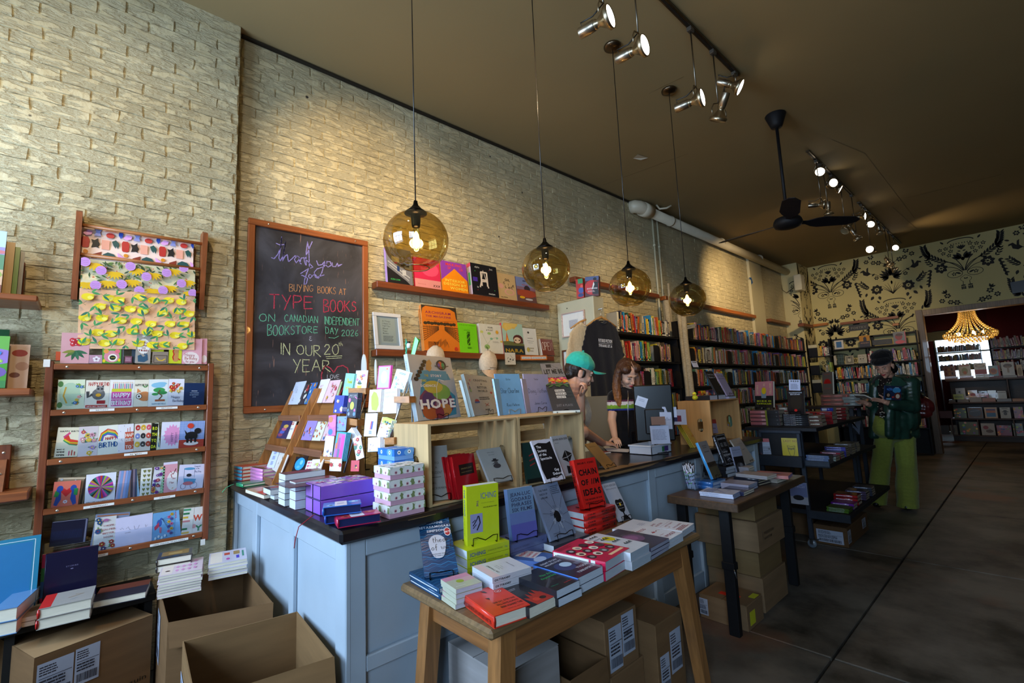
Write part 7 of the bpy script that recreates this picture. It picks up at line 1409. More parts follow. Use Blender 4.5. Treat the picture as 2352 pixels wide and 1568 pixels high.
for k in RN(26):
 y=k/26;it.append(LN([(i/8,y+.02*sin(i*1.7+k))for i in RN(9)],.0022,('#1f5f8a','#2f7aa8','#143a5a')[k%3]))
it+=[PL([(.5+.26*cos(a)*(1+.12*sin(3*a)),.42+.21*sin(a)*(1+.1*cos(2*a)))for a in[i*2*pi/20 for i in RN(20)]],'#b9bac6'),TT('LEANNE',.5,.80,.055,'#c9cede',AC),TT('BETASAMOSAKE',.5,.73,.055,'#c9cede',AC),TT('SIMPSON',.5,.66,.055,'#c9cede',AC),('t','National Bestseller',.5,.9,.03,'#c9cede',AL),SS('theory',.36,.48,.09,'#26252c',.0018),SS('of water',.3,.36,.09,'#26252c',.0018),TT('NISHNAABE MAPS',.5,.29,.022,'#26252c',AL),TT('TO THE TIMES AHEAD',.5,.26,.022,'#26252c',AL),('e',.87,.64,.11,.075,'#c9c4c8'),E(.87,.64,.09,.06,'#a8202c'),TT('WT',.87,.62,.045,'#e8e4e4',AC)]
stand(gC(245,602),gC(500,565),gC(195,140),TZ+.040,.012,'#173f66','dark blue wave-patterned book with a white pebble reading theory of water',it,hard=True,easel={'ww':.08},page='#a9b4c4')
YL='#b9c41e'
PX_CALLS=[]
PX_CALLS.append(((gC(563,410),gC(880,328),TZ+.095,3,.14,.0305,YL,'thick yellow-green paperback with ICHING on its spine, lying in a pile'),dict(sp=[TT('ICHING',.06,.2,.6,'#4a5a8a',BF(1,.36)),TT('OR BOOK OF CHANGES',.47,.35,.25,'#6a6f2a',FT(.36)),TT('+a',.88,.3,.4,'#3a4a7a')])))
it=[TT('THE',.30,.74,.05,'#6a4a5a',{'bold':2,'rot':-pi/2}),RC(.1,.20,.48,.52,'#8a8ab0'),LN([(.18,.32),(.3,.42),(.34,.48)],.004,'#1b1c24'),LN([(.3,.24),(.4,.36),(.36,.48)],.005,'#1b1c24'),LN([(.16,.38),(.26,.42)],.003,'#1b1c24'),LN([(.18,.28),(.28,.34)],.003,'#1b1c24'),('t','ICHING',.42,.76,.15,'#5a6a9a',BF(0,.5)),TT('AN BOOK OF CHANGES',.45,.68,.022,'#6a6f2a'),TT('WILHELM BAYNES',.5,.60,.028,'#2b2c14',BF(1,.44)),TT('F. G. JUNG',.15,.08,.022,'#4a4f14')]
stand(gC(568,376),gC(808,326),(1057+14,1118),TZ+.095,.034,YL,'standing yellow-green book titled ICHING with a lilac brush-mark square',it,easel={'ww':.1},page='#c4ccd4',spine=YL,spi=[TT('THE ICHING',.06,.25,.5,'#4a5a8a',BF(1,.45)),TT('or book of changes',.55,.3,.3,'#5a6f2a',FT(.3))])
PX_CALLS.append(((gC(888,368),gC(1162,280),TZ+.063,2,.13,.030,'#5a6490','slate violet thick paperback lying under the grey-blue film book'),dict(sp=[TT('JEAN-LUC GODARD',.1,.3,.3,'#3a3f5a',FT(.4)),TT('MIT',.85,.3,.3,'#2b3050')],page='#8a94a8')))
stand(gC(908,336),gC(1098,290),(1150+14,1124),TZ+.063,.026,'#5f6fa6','blue-violet book lettered JEAN-LUC GODARD in outlined capitals',[('r',0,.5,1,1,'#6a86a4'),RC(0,.3,1,.52,'#6476a8'),RC(0,0,1,.3,'#5a5aa4')]+[TT(s,.1,.84-.10*i,.1,'#3a3f5a',BF(1,.8))for i,s in en(('JEAN-LUC','GODARD','PHRASES','SIX FILMS'))],easel={'ww':.1},spine='#5f78a0')
PX_CALLS.append(((gC(1215,372),gC(1482,282),TZ+.030,1,.13,.028,'#3a3f4c','dark grey book lying under the cracked-glass book'),dict()))
it=[TT('THE THIRD',.14,.88,.045,'#2b303c',BD1),TT('REICH OF',.14,.81,.045,'#2b303c',BD1),TT('DREAMS',.14,.74,.045,'#2b303c',BD1),RC(.58,.6,.585,.98,'#2b303c'),TX_(.62,.78,.95,.95,5,'#4a5262'),E(.52,.38,.13,.11,'#14161c')]
for k in RN(40):
 a=k*.157*2.6;r0,r1=.12+.03*(k%3),.16+.14*((k*7)%5)/5;it.append(LN([(.52+r0*cos(a),.38+r0*.85*sin(a)),(.52+r1*cos(a+.1),.38+r1*.85*sin(a+.1))],.0014,('#c9d0dc','#1d2028','#9aa4b4')[k%3]))
for k in RN(9):
 a=k*.7;it.append(LN([(.52+.2*cos(a),.38+.17*sin(a)),(.52+.6*cos(a+.1),.38+.5*sin(a+.1))],.001,'#1d2028'))
it+=[TT('CHARLOTTE',.12,.09,.03,'#2b303c'),TT('BERADT',.12,.05,.03,'#2b303c')]
stand(gC(1198,336),gC(1382,272),(1224,1118),TZ+.030,.014,'#75819a','grey-blue book with a shattered glass hole on its cover',it,easel={'ww':.1})
RED='#c41f1a'
PX_CALLS.append(((gD(602,742),gD(868,668),TZ+.100,3,.155,.0325,RED,'red black-lettered hardback in the pile under the standing CHAIN OF IDEAS'),dict(hard=True,sp=[TT('CHAIN',.08,.52,.34,'#1b1012',BF(2,.24)),TT('OF IDEAS',.08,.12,.34,'#1b1012',BF(2,.24)),TT('IBRAM X.',.52,.52,.32,'#1b1012',BF(2,.26)),TT('KENDI',.55,.12,.32,'#3a0f10',BF(2,.2)),E(.92,.5,.02,.2,'#1b1012')])))
it=[TT('IBRAM X. KENDI',.12,.89,.055,'#3a0f0e',BF(2,.76)),TT('CHAIN',.1,.66,.17,'#1b1012',BF(2,.82)),TT('OF',.1,.46,.15,'#1b1012',BF(2,.34)),TT('//M',.56,.46,.15,'#1b1012',BF(2,.36)),TT('IDEAS',.1,.25,.17,'#1b1012',BF(2,.82)),('t','THE ORIGINS OF OUR',.1,.15,.045,'#2a0f10',BF(2,.8)),TT('AUTHORITARIAN AGE',.1,.08,.045,'#2a0f10',BF(2,.8))]
stand(gD(608,705),gD(792,662),gD(512,285),TZ+.101,.034,RED,'standing red hardback with heavy black title CHAIN OF IDEAS',it,hard=True,easel={'ww':.1},spine=RED,page='#c4ccd0',spi=[TT('CHAIN OF IDEAS',.1,.25,.5,'#2a0f10',BF(2,.36)),TT('IBRAM X. KENDI',.52,.25,.45,'#2a0f10',BF(2,.32))])
it=[TT('JOHN BERGER',.02,.90,.075,'#1b1c22',FT(.94)),TT('Hold Everything Dear',.04,.82,.05,'#2b2c34',FT(.86)),E(.6,.36,.28,.17,'#17161a'),E(.45,.44,.16,.1,'#17161a'),E(.75,.44,.16,.1,'#17161a'),RC(.54,.05,.64,.3,'#17161a'),PL([(.3,.0),(.5,.12),(.72,.12),(.9,0)],'#17161a'),E(.6,.4,.07,.045,'#d8b01c')]+[E(.4+.07*(k%6),.3+.07*(k//6),.014,.01,'#b9bac6')for k in RN(18)]
stand(gD(908,812),gD(1012,782),gD(762,490),TZ+.001,.010,'#aeb2c0','white paperback with a black tree drawing at the back of the table',it,easel={'ww':.07})
stand(gD(870,700),gD(880,696),gD(725,325),TZ+.001,.010,'#a6aab8','white paperback half hidden behind the standing red hardback',[TT('900',.2,.93,.07,'#1b1c22',BD2),TX_(.3,.5,.95,.88,9,'#6a6e7c')],size=(.13,.235))
stand((1391,1076),(1434,1064),(1330,1006),CT+.001,.004,'#9a6f3c','tan card booklet on a wire easel at the counter edge',[TX_(.2,.82,.8,.88,2,'#6a4a28')],size=(.118,.185),easel={'ww':.09})
def pileX(near,far,ztop,n,w,t,cover,label,sp=(),hard=False,page='#c4ccd4',gap=.001):
 A,B=onz(*near,ztop),onz(*far,ztop);v=(A-B);h=v.length;v.normalize();u=v.cross(VZ);r=None
 for k in RN(n):
  if r is None:
   r=o=bkp(w,h,t,cover,spine=cover,hard=hard,spi=list(sp),page=page)
  else:
   o=copy_tree(r)
  frame(o,B-VZ*(t+k*(t+gap)),u,v,VZ);tag(o,label if n==1 else label+', '+('top','second','third','fourth')[k]+' copy','book',label if n>1 else None)
def closed_box(x0,x1,y0,y1,z0,h,label,col=CB,tape=True,group=None,lift=.0):
 o=empty('cardboard_box',((x0+x1)/2,(y0+y1)/2,z0),label,'box',group);C=Vector(o.location);MB().bbox(VC(x0,y0,z0)-C,VC(x1,y1,z0+h)-C,col,.003).bd('box_body','cardboard',o)
 for k,(xa,xb)in en(((x0+.002,(x0+x1)/2-.002),((x0+x1)/2+.002,x1-.002))):
  mb=MB();l_=lift if k else lift*.3;e0,e1=(0,l_)if k==0 else(l_,0);mb.add([VC(xa,y0,z0+h+.001+e0)-C,VC(xb,y0,z0+h+.001+(lift*.3 if k==0 else l_*.0))-C,VC(xb,y1,z0+h+.001)-C,VC(xa,y1,z0+h+.001)-C,VC(xa,y0,z0+h+.004+e0)-C,VC(xb,y0,z0+h+.004)-C,VC(xb,y1,z0+h+.004)-C,VC(xa,y1,z0+h+.004)-C],[(0,3,2,1),(4,5,6,7),(0,1,5,4),(1,2,6,5),(2,3,7,6),(3,0,4,7)],col);mb.bd('flap','cardboard',o)
 return o
UX,UY=VC(1,0,0),VC(0,1,0)
for a_,k_ in PX_CALLS:
 pileX(*a_,**k_)
b1=closed_box(-1.52,-1.262,1.575,1.80,.20,.21,'cardboard box with two white shipping labels under the wooden table, upper',col='#7c5e40')
ship_label(VC(-1.2615,1.60,.215),UY,VZ,.085,.165,b1,31)
ship_label(VC(-1.2613,1.69,.245),UY,VZ,.085,.16,b1,32,'TORLE')
b2=closed_box(-1.50,-1.262,1.60,1.83,.0,.195,'cardboard box at floor level under the labelled one below the table',col='#7c5e40')
b3=closed_box(-1.50,-1.20,1.84,2.06,.0,.33,'taller cardboard box with labels low on its side at the table end',col='#75583a')
ship_label(VC(-1.1995,1.86,.05),UY,VZ,.07,.15,b3,33)
ship_label(VC(-1.1993,1.945,.10),UY,VZ,.09,.17,b3,34)
b4=closed_box(-1.585,-1.27,1.05,1.32,.0,.42,'pale grey cardboard box behind the near table leg',col='#8f8a88')
b5=open_box(VC(-1.24,1.34,0),VC(-1.24,1.555,0),VC(-1.58,1.34,0),.30,'open dark cardboard box between the closed ones under the wooden table',flaps=(('a','b',.01,-.08),),col='#6a4e32')
mb=MB()
# BLACK-LEGGED TABLE
QZ=.71
gE=pz((1540,960),3.921)
t2=empty('work_table',(-1.33,3.1,0),'thick-topped wooden table on black steel legs, books and a pen holder on it','table')
Q0=Vector(t2.location)
MB().bbox(VC(-1.535,2.575,QZ-.045)-Q0,VC(-1.125,3.66,QZ)-Q0,'#4f3a28',.004).bd('table_top','wood_y',t2)
for(x,y)in((-1.235,2.66),(-1.50,2.68),(-1.235,3.58),(-1.50,3.58)):
 MB().bbox(VC(x-.028,y-.02,0)-Q0,VC(x+.028,y+.02,QZ-.046)-Q0,'#0f0f12',.003).bbox(VC(x-.034,y-.026,.34)-Q0,VC(x+.034,y+.026,.38)-Q0,'#0f0f12',.003).bd('leg','black_matte',t2)
MB().tube([VC(-1.207,2.64,.36)-Q0,VC(-1.19,2.63,.31)-Q0],.003,'#8a8d94',6).bd('clamp_lever','metal',t2)
def layE(a,b,c,t,n,cover,label,items=(),**kw):
 return lay(gE,a,b,c,t,n,cover,label,items,z0=QZ,**kw)
layE((560,690),(632,652),(265,655),.012,2,'#b9bcd0','white patterned booklet at the near corner of the black-legged table',[E(.2+.15*k,.3+.1*(k%4),.08,.06,'#8a90b4')for k in RN(5)]+[TX_(.1,.6,.9,.9,4,'#6a7094')],spine='#c9cce0',spi=[TT('KAREN MARSHALL',.1,.3,.5,'#2b3060',FT(.5))],page='#9aa4c4')
layE((660,668),(752,628),(505,618),.010,2,'#262a48','dark blue spiral notebook with white coils behind the patterned booklets',[TX_(.5,.2,.9,.4,2,'#6a70a4')])
layE((702,605),(782,572),(445,582),.011,3,'#8a8494','grey-lilac book with pale edges on the black-legged table',[],page='#a4acc4')
it=[E(.42,.5,.3,.4,'#8a94b4'),E(.42,.5,.26,.34,'#1b1e30'),E(.42,.5,.19,.26,'#c9ccd8')]+[RC(.02+.06*k,.2+.1*(k%3),.03+.06*k,.6,'#5a648a')for k in RN(16)]
layE((790,550),(895,522),(505,540),.013,3,'#1a1c28','black notebook with a white disc print and gold studs',it,hard=True,page='#b0a48a')
lay(gE,(870,525),(955,500),(610,490),.010,2,'#8f8a8c','pale grey booklet on the studded black notebooks',[],z0=QZ+.042)
layE((960,548),(1040,520),(900,520),.013,2,'#9a8f84','beige booklet near the far end of the black-legged table',[])
lay(gE,(1060,522),(1098,490),(780,478),.02,1,'#a8625c','salmon book with a blue figure at the far end of the table',[PL([(.4,.3),(.5,.7),(.6,.5),(.7,.6),(.62,.25)],'#4a3a6a')],z0=QZ+.03,page='#a08ab4')
lay(gE,(380,580),(500,545),(270,560),.022,2,'#2a5f9f','blue hardback lying under the leaning light-blue book',[],z0=QZ,hard=True,page='#a9b8d0',spine='#2a5f9f')
lay(gE,(500,445),(580,425),(430,450),.022,3,'#16151a','black book with white spine lettering under the standing black one',[],z0=QZ,page='#b4bcc8',size=(.13,.17))
it=[RC(0,.42,1,1,'#8a8484'),TX_(.25,.8,.8,.9,2,'#5a5658'),TX_(.25,.68,.8,.74,1,'#5a5658'),RC(0,.3,1,.43,'#3a3028'),LN([(.1,.38),(.4,.34),(.9,.4)],.004,'#15120f'),RC(0,0,1,.3,'#57503c'),LN([(.6,.02),(.7,.2),(.8,.1),(.9,.24)],.004,'#15120f')]
stand(gE(388,548),gE(462,522),gE(247,218),QZ+.048,.020,'#7f7a78','grey and olive book with a bright light-blue spine leaning on an easel',it,hard=True,spine='#3f9fe0',easel={'ww':.09},spi=[TT('*',.3,.2,.4,'#c9e0f4')])
it=[RC(.06,.03,.94,.97,'#b9bac0'),RC(.075,.04,.925,.96,'#131217'),TT('OLD MONTANA',.12,.82,.09,'#c9c8cc',BF(1,.76)),TX_(.2,.58,.45,.72,4,'#8a8a90'),TX_(.55,.58,.85,.72,4,'#8a8a90'),TT('Cursed',.12,.4,.08,'#c9c8cc',FT(.5)),TT('TRUTH WHO',.12,.28,.09,'#c9c8cc',BF(1,.7)),LN([(.3,.15),(.6,.2),(.8,.1)],.003,'#c9c8cc')]
stand(gE(502,428),gE(588,404),gE(397,152),QZ+.07,.022,'#131217','black book with ornate white western lettering, standing',it,spine='#131217',spi=[TT('THE DISMISSING NOVEL',.06,.25,.5,'#c4ccdc',BF(2,.84))],easel={'ww':.08})
it=[RC(0,0,1,.6,'#131217'),TT('Nothing at All',.1,.84,.07,'#2b2c34',FT(.78)),TT('Olivia Laponce',.1,.74,.06,'#6a6e7c',FT(.7)),E(.5,.2,.4,.16,'#3a3a40'),E(.6,.25,.15,.08,'#6a6a70')]
stand(gE(602,486),gE(686,470),gE(540,262),QZ+.02,.010,'#8f95ae','lavender and black paperback titled Nothing at All, standing',it)
stand(gE(682,418),gE(762,384),gE(538,196),QZ+.055,.010,'#a59f97','plain cream book standing behind the Nothing at All book',[TT('PATIENTIA',.35,.75,.05,'#6a6660',FT(.5)),TX_(.5,.5,.8,.56,1,'#6a6660')],easel={'ww':.06})
stand(gE(560,300),gE(590,295),gE(498,168),QZ+.09,.010,'#9a8086','mauve paperback edge between the black and cream standing books',[TX_(.1,.8,.8,.92,2,'#3a2f34')],size=(.10,.16))
lay(gE,(700,445),(790,415),(690,440),.010,5,'#8a8890','pale booklet in the pile under the cream book',[],z0=QZ,size=(.10,.13))
P=onz(1600,1126,QZ+.001)
pot=empty('pen_pot',(P.x-.03,P.y+.02,QZ+.001),'clear acrylic pot of printed pens at the left of the black-legged table','pot')
mb=MB()
for a,b in(((-.035,-.035,0),(.035,-.033,.10)),((-.035,.033,0),(.035,.035,.10)),((-.035,-.033,0),(-.033,.033,.10)),((.033,-.033,0),(.035,.033,.10)),((-.035,-.035,0),(.035,.035,.003))):
 mb.box(a,b,'#ffffff')
mb.bd('pot_walls','acrylic',pot)
rr=RR(44)
for k in RN(13):
 a,b=VC(rr.uniform(-.024,.024),rr.uniform(-.024,.024),.006),VC(rr.uniform(-.045,.02),rr.uniform(-.03,.03),rr.uniform(.125,.16));o=empty('pen',Vector(pot.location),'printed white pen in the clear acrylic pot','pen','printed pens in the acrylic pot');MB().tube([a,b],.0045,'#c4c8d8',7).bd('barrel','print',o);d=(b-a).normalized();mb=MB()
 for j in RN(4):
  mb.tube([a+d*(.03+.022*j),a+d*(.036+.022*j)],.0047,('#3a9a5a','#b06ab0','#2b2b3a','#7fb04a')[(j+k)%4],7)
 mb.bd('printed_bands','print',o);MB().tube([b,b+d*.012],.0035,'#17161a',6).tube([b-d*.03+VC(.006,0,0),b+VC(.006,0,0)],.0016,'#17161a',5).bd('clip','plastic',o)
mb=MB()
B0=closed_box(-1.47,-1.20,2.735,2.955,0,.13,'low cardboard box with red and yellow stickers on the floor by the black table leg',col='#7d6246')
ship_label(VC(-1.47,2.7345,.02),UX,VZ,.05,.09,B0,51)
for a,b,c in(((-1.385,2.80,.135),(-1.27,2.84,.1356),'#d8301c'),((-1.24,2.86,.135),(-1.205,2.93,.1356),'#c4c42a')):
 MB().box(Vector(a)-Vector(B0.location),Vector(b)-Vector(B0.location),c).bd('sticker','print',B0)
MB().box(VC(-1.2,2.77,.02)-Vector(B0.location),VC(-1.1994,2.84,.09)-Vector(B0.location),'#c4c42a').bd('sticker','print',B0)
for k,(x0,x1,y0,y1,z0,h)in en(((-1.545,-1.215,3.02,3.40,0,.19),(-1.55,-1.225,3.02,3.38,.195,.15),(-1.585,-1.20,2.98,3.40,.35,.17),(-1.57,-1.215,3.0,3.36,.525,.13))):
 q_=closed_box(x0,x1,y0,y1,z0,h,'cardboard box stacked under the black-legged table, '+('bottom','second from the floor','third from the floor, wider than its neighbours','topmost')[k],col='#77603f'if k%2 else '#80664a',group='cardboard boxes stacked under the black-legged table')
 if k==2:
  mb=MB();mb.M=Matrix(((0,0,1,x1+.0006-q_.location.x),(1,0,0,.02+y0-q_.location.y+.05),(0,1,0,.05),(0,0,0,1)));art(mb,[RC(.0,.1,.02,.9,'#3a2a1c'),TT('PENGUIN',.1,.5,.35,'#3a2a1c',BF(1,.8)),TT('RANDOM',.1,.1,.3,'#3a2a1c',BF(1,.6))],.2,.07);mb.M=None;mb.bd('box_print','print',q_)
# STEPPED BLACK DISPLAY CART
gF=pz((1700,860),6.534)
DZ=.965
ct=empty('display_cart',(-1.6,5.2,0),'black steel display cart on castors with three tiers of books','cart')
K0=Vector(ct.location)
BK='#1a1c22'
YC=4.47
def kp(nm,a,b,col=BK,mat='black_matte',r=.003):
 return MB().bbox(Vector(a)-K0,Vector(b)-K0,col,r).bd(nm,mat,ct)
kp('top_deck',(-1.82,YC,DZ-.03),(-1.25,6.15,DZ))
kp('middle_shelf',(-1.85,YC+.01,.645),(-1.185,6.1,.675))
kp('lower_shelf',(-1.85,YC-.0,.262),(-1.085,5.95,.300))
kp('front_lip',(-1.38,YC-.004,.655),(-1.185,YC+.008,.70),'#2a323e')
kp('front_lip',(-1.38,YC-.014,.235),(-1.085,YC-.002,.30),'#232a34')
for x in(-1.70,-1.375):
 for y in(YC-.01,6.05):
  kp('post',(x-.016,y,.07),(x+.016,y+.03,DZ-.03),'#262c36')
kp('pocket_back',(-1.68,YC-.02,.66),(-1.39,YC-.012,DZ-.04),'#14161b')
kp('pocket_rail',(-1.69,YC-.035,DZ-.045),(-1.36,YC-.005,DZ-.02),'#2f3744')
kp('pocket_rail',(-1.70,YC-.075,.645),(-1.36,YC-.02,.735),'#1d222b')
kp('pocket_rail',(-1.39,YC-.045,.735),(-1.365,YC-.012,DZ-.045),'#2f3744')
kp('pocket_rail',(-1.69,YC-.045,.735),(-1.668,YC-.012,DZ-.045),'#2f3744')
kp('lower_pocket',(-1.50,YC-.06,.37),(-1.37,YC-.02,.46),'#14161b')
for(x,y)in((-1.375,YC+.0),(-1.70,YC),(-1.375,6.06),(-1.70,6.06)):
 o=empty('castor',(0,0,0),None,None);o.parent=ct;o.location=VC(x,y,0)-K0;MB().lathe([(0,-.012),(.030,-.012),(.033,-.006),(.033,.006),(.030,.012),(0,.012)],'#6a7480',16,(0,0,.033),True,(0,1,0)).bd('wheel','plastic',o);MB().box((-.012,-.02,.03),(.012,-.015,.07),'#8a8d94').box((-.012,.015,.03),(.012,.02,.07),'#8a8d94').box((-.02,-.02,.066),(.05,.02,.072),'#8a8d94').bd('fork','metal',o)
def pile_spine(px,n,w,h,t,z0,spine,cover,label,sp=(),yaw=.0,hard=True,page='#b4a894'):
 P=onz(*px,z0);rr=RR(int(px[0])+n);r=None
 for k in RN(n):
  if r is None:
   r=bkp(w,h,t,cover,spine=spine,hard=hard,spi=list(sp),page=page);o=r
  else:
   o=copy_tree(r)
  a=yaw+rr.uniform(-.03,.03);u=VC(-sin(a),cos(a),0);v=VC(-cos(a),-sin(a),0);frame(o,VC(P.x+h*cos(a),P.y+h*sin(a),z0+k*(t+.0008)),u,v,VZ);tag(o,label+(', '+('bottom','second','third','fourth','fifth','sixth','seventh','eighth')[k]+' from below'if n>1 else ''),'book',label if n>1 else None)
def width_between(a,b,z):
 return(onz(*b,z)-onz(*a,z)).length
h_=.235
pile_spine(gF(165,762),4,.15,.252,.034,DZ+.001,'#b8727c','#3a3036','pink and black spined hardback in the pile on the cart top',[RC(.54,0,.60,1,'#7f8a2a'),RC(.60,0,1,1,'#17161c'),TX_(.4,.2,.53,.8,2,'#e0c0c0'),TT('N',.9,.3,.4,'#8a8a90')])
it=[RC(0,.45,1,1,'#c47e86'),TT('SISTERS',.18,.5,.13,'#d8c49a',{'bold':1,'rot':pi/2,'sx':.75}),TT('IN',.56,.82,.12,'#d8c49a',{'bold':1,'rot':pi/2,'sx':.8}),TT('YELLOW',.9,.5,.13,'#d8c49a',{'bold':1,'rot':pi/2,'sx':.75}),('p',[(.36,.36),(.34,.7),(.64,.7),(.62,.36)],'#7f93a4'),E(.5,.64,.13,.13,'#d8b81c'),TT('MIEKO',.1,.22,.08,'#b9c41e',{'bold':2,'fit':.8,'gap':.15}),TT('KAWAKAMI',.1,.12,.08,'#b9c41e',BF(2,.8))]
stand(gF(228,492),gF(498,497),gF(238,110),DZ+.142,.022,'#1f2326','pink and black hardback with a yellow egg cup, standing on the cart',it,hard=True,lean=.1,easel={'ww':.09})
pile_spine(gF(650,765),6,.14,.21,.0165,DZ+.001,'#121116','#1a191e','thin black hardback with small white spine title on the cart top',[TT('TRANSCRIPTION',.04,.3,.45,'#c4ccdc',BF(2,.24)),TT('BEN LERNER',.3,.3,.45,'#c4ccdc',BF(2,.2))])
it=[TT('TRANSCRIPTION',.1,.88,.06,'#c4cede',BF(2,.78)),TT('BEN LERNER',.18,.81,.06,'#c4cede',BF(2,.6)),E(.52,.5,.36,.3,'#231d17'),E(.48,.17,.09,.055,'#c8201c')]
stand(gF(722,595),gF(972,598),gF(722,240),DZ+.106,.014,'#17141a','black hardback with a red dot, standing on the cart top',it,lean=.1,hard=True,easel={'ww':.09})
P=ony(*gF(735,235),YC+.03)
cob(P,VC(0,-1,0),gF(735,235),gF(905,240),gF(740,75),[E(.22+.19*k,.86,.07,.07,'#17161a')for k in RN(4)]+[TT(c,.22+.19*k,.83,.07,'#c4ccdc',AC)for k,c in en('TYPE')]+[TX_(.15,.1,.85,.62,8,'#6a6e8a'),TT('Books',.5,.7,.06,'#4a4a5a',AL)],'#b4bcdc','white review card with four black dots above the red dot book',name='review_card')
def py_(q,Y,z):
 return ony(*gF(*q),Y).x
def pile_at(x,y,z,n,w,h,t,spine,cover,label,sp=(),**kw):
 r=None;rr=RR(int(x*1000))
 for k in RN(n):
  if r is None:
   r=o=bkp(w,h,t,cover,spine=spine,hard=True,spi=list(sp),page=kw.get('page','#a89c88'))
  else:
   o=copy_tree(r)
  frame(o,VC(x+h+rr.uniform(-.004,.004),y+rr.uniform(-.004,.004),z+.001+k*(t+.0008)),UY,VC(-1,0,0),VZ);tag(o,label+(', '+('bottom','second','third','fourth','fifth','sixth','seventh','eighth')[k]+' from below'if n>1 else ''),'book',label if n>1 else None)
pile_at(py_((985,600),4.95,0),4.95,DZ,3,.14,.21,.036,'#9a1622','#8a3a30','red spined book in the pile behind the red dot book',[TX_(.05,.2,.2,.8,3,'#e0c8cc'),E(.4,.5,.04,.25,'#3a1a1c'),TX_(.62,.2,.95,.8,2,'#2b1012')])
pile_at(-1.36,4.68,DZ,3,.13,.10,.030,'#5a4a3c','#6a3a30','brown book in the low pile right of the thin black ones',[TX_(.1,.3,.8,.7,1,'#c9c0b0')])
pile_at(-1.40,5.2,DZ,4,.12,.10,.033,'#2a3fa8','#4a4036','blue spined book at the right edge of the cart top',[RC(.1,.2,.5,.8,'#c4ccdc')])
pile_at(-1.40,5.5,DZ,4,.12,.13,.030,'#7a1a20','#4f4438','dark red spined book in the farther pile on the cart top',[TX_(.2,.3,.8,.7,1,'#d8c0b0')])
pile_at(-1.66,4.9,DZ,4,.12,.07,.038,'#a8a4a0','#4a4440','white and red edged book between the two standing cart books',[RC(0,0,1,.2,'#8a1a20')])
stand((1749,1052),(1793,1053),(1748,1014),.70,.02,'#a3131c','red book with a white label in the cart pocket',[RC(.08,0,.85,.82,'#9aa4bc'),TX_(.15,.1,.75,.6,6,'#5a6070'),E(.5,.48,.06,.04,'#17161a')],size=(.135,.17),lean=.02,hard=True)
stand((1799,1055),(1843,1057),(1798,1008),.70,.014,'#b4a41c','yellow book lettered LADY NO with a line-drawn vase figure',[TT('LADY NO',.1,.82,.13,'#7a2a1c',FT(.75)),LN([(.3,.65),(.35,.4),(.45,.15),(.6,.15),(.68,.4),(.72,.65)],.003,'#2b2a14'),LN([(.3,.65),(.5,.6),(.72,.65)],.003,'#2b2a14'),E(.38,.52,.06,.05,'#6a6014'),E(.5,.5,.06,.05,'#6a6014'),E(.62,.52,.06,.05,'#6a6014')],size=(.135,.18),lean=.02)
stand((1815,1155),(1857,1160),(1812,1112),.42,.01,'#5f6c94','blue-grey book with a white ballet photo low on the cart',[RC(0,0,1,.35,'#8a8f9c'),E(.5,.3,.3,.12,'#17161a'),TT('THE BALLET',.2,.78,.08,'#b4bcdc',FT(.7)),TX_(.1,.88,.9,.92,1,'#9aa4c4')],size=(.125,.16),lean=.02)
for(x,y,z,n,h,t,sp,cv,lab)in((-1.36,4.50,.676,7,.165,.0085,'#6a86b8','#3a4458','thin pale blue booklet in the front pile on the middle tier'),(-1.345,4.66,.676,2,.16,.02,'#a4b0a8','#4a4638','white spined book behind the pale blue booklets'),(-1.34,4.83,.676,3,.15,.018,'#8a2a3a','#4f443c','dark red book in the third pile on the middle tier'),(-1.35,5.0,.676,5,.16,.016,'#3a3aa0','#57493c','violet spined book in the fourth pile on the middle tier'),(-1.33,5.2,.676,5,.14,.018,'#5a5048','#6a5c4c','brown paperback in the fifth pile on the middle tier'),(-1.33,5.42,.676,4,.13,.02,'#4a4440','#7a7068','grey paperback in the farthest pile on the middle tier'),(-1.25,4.50,.301,4,.15,.008,'#5a8a2c','#3a5a1c','thin green booklet in the front pile on the lower tier'),(-1.26,4.66,.301,2,.16,.022,'#6a1fa0','#4a1a6a','purple book behind the green booklets on the lower tier'),(-1.28,4.84,.301,3,.17,.026,'#a01c20','#5a1416','big red hardback in the middle of the lower tier'),(-1.25,5.08,.301,4,.15,.018,'#4a3a5a','#3a3440','dark purple book at the back of the lower tier'),(-1.24,5.3,.301,4,.14,.018,'#3a3f4f','#2b2e3a','dark slate book at the far end of the lower tier')):
 pile_at(x,y,z,n,.13,h,t,sp,cv,lab,[TX_(.1,.3,.8,.7,1,'#c4ccdc')])
cb_=closed_box(-1.40,-1.16,4.62,5.3,.002,.15,'cardboard box with white barcode labels on the floor under the cart',col='#5f452c')
ship_label(VC(-1.38,4.6195,.02),UX,VZ,.19,.10,cb_,61)
ship_label(VC(-1.1595,4.63,.03),UY,VZ,.09,.10,cb_,62)
ship_label(VC(-1.1595,5.1,.05),UY,VZ,.12,.08,cb_,63)
closed_box(-1.80,-1.45,4.8,5.6,.002,.2,'plain dark cardboard box on the floor behind the labelled one',col='#5f452c')
ST_=empty('display_table',(-1.7,6.6,0),'tall narrow black display table behind the cart, sun book on it','table')
K0=Vector(ST_.location)
SZ=1.062
ct,ctk=ST_,ct
kp('table_top',(-2.15,6.45,SZ-.03),(-1.40,6.85,SZ),'#2a1c12')
for x in(-2.12,-1.44):
 for y in(6.46,6.8):
  kp('post',(x-.02,y,0),(x+.02,y+.04,SZ-.03),'#232831')
kp('shelf',(-2.13,6.46,.55),(-1.43,6.84,.58),'#1a1c22')
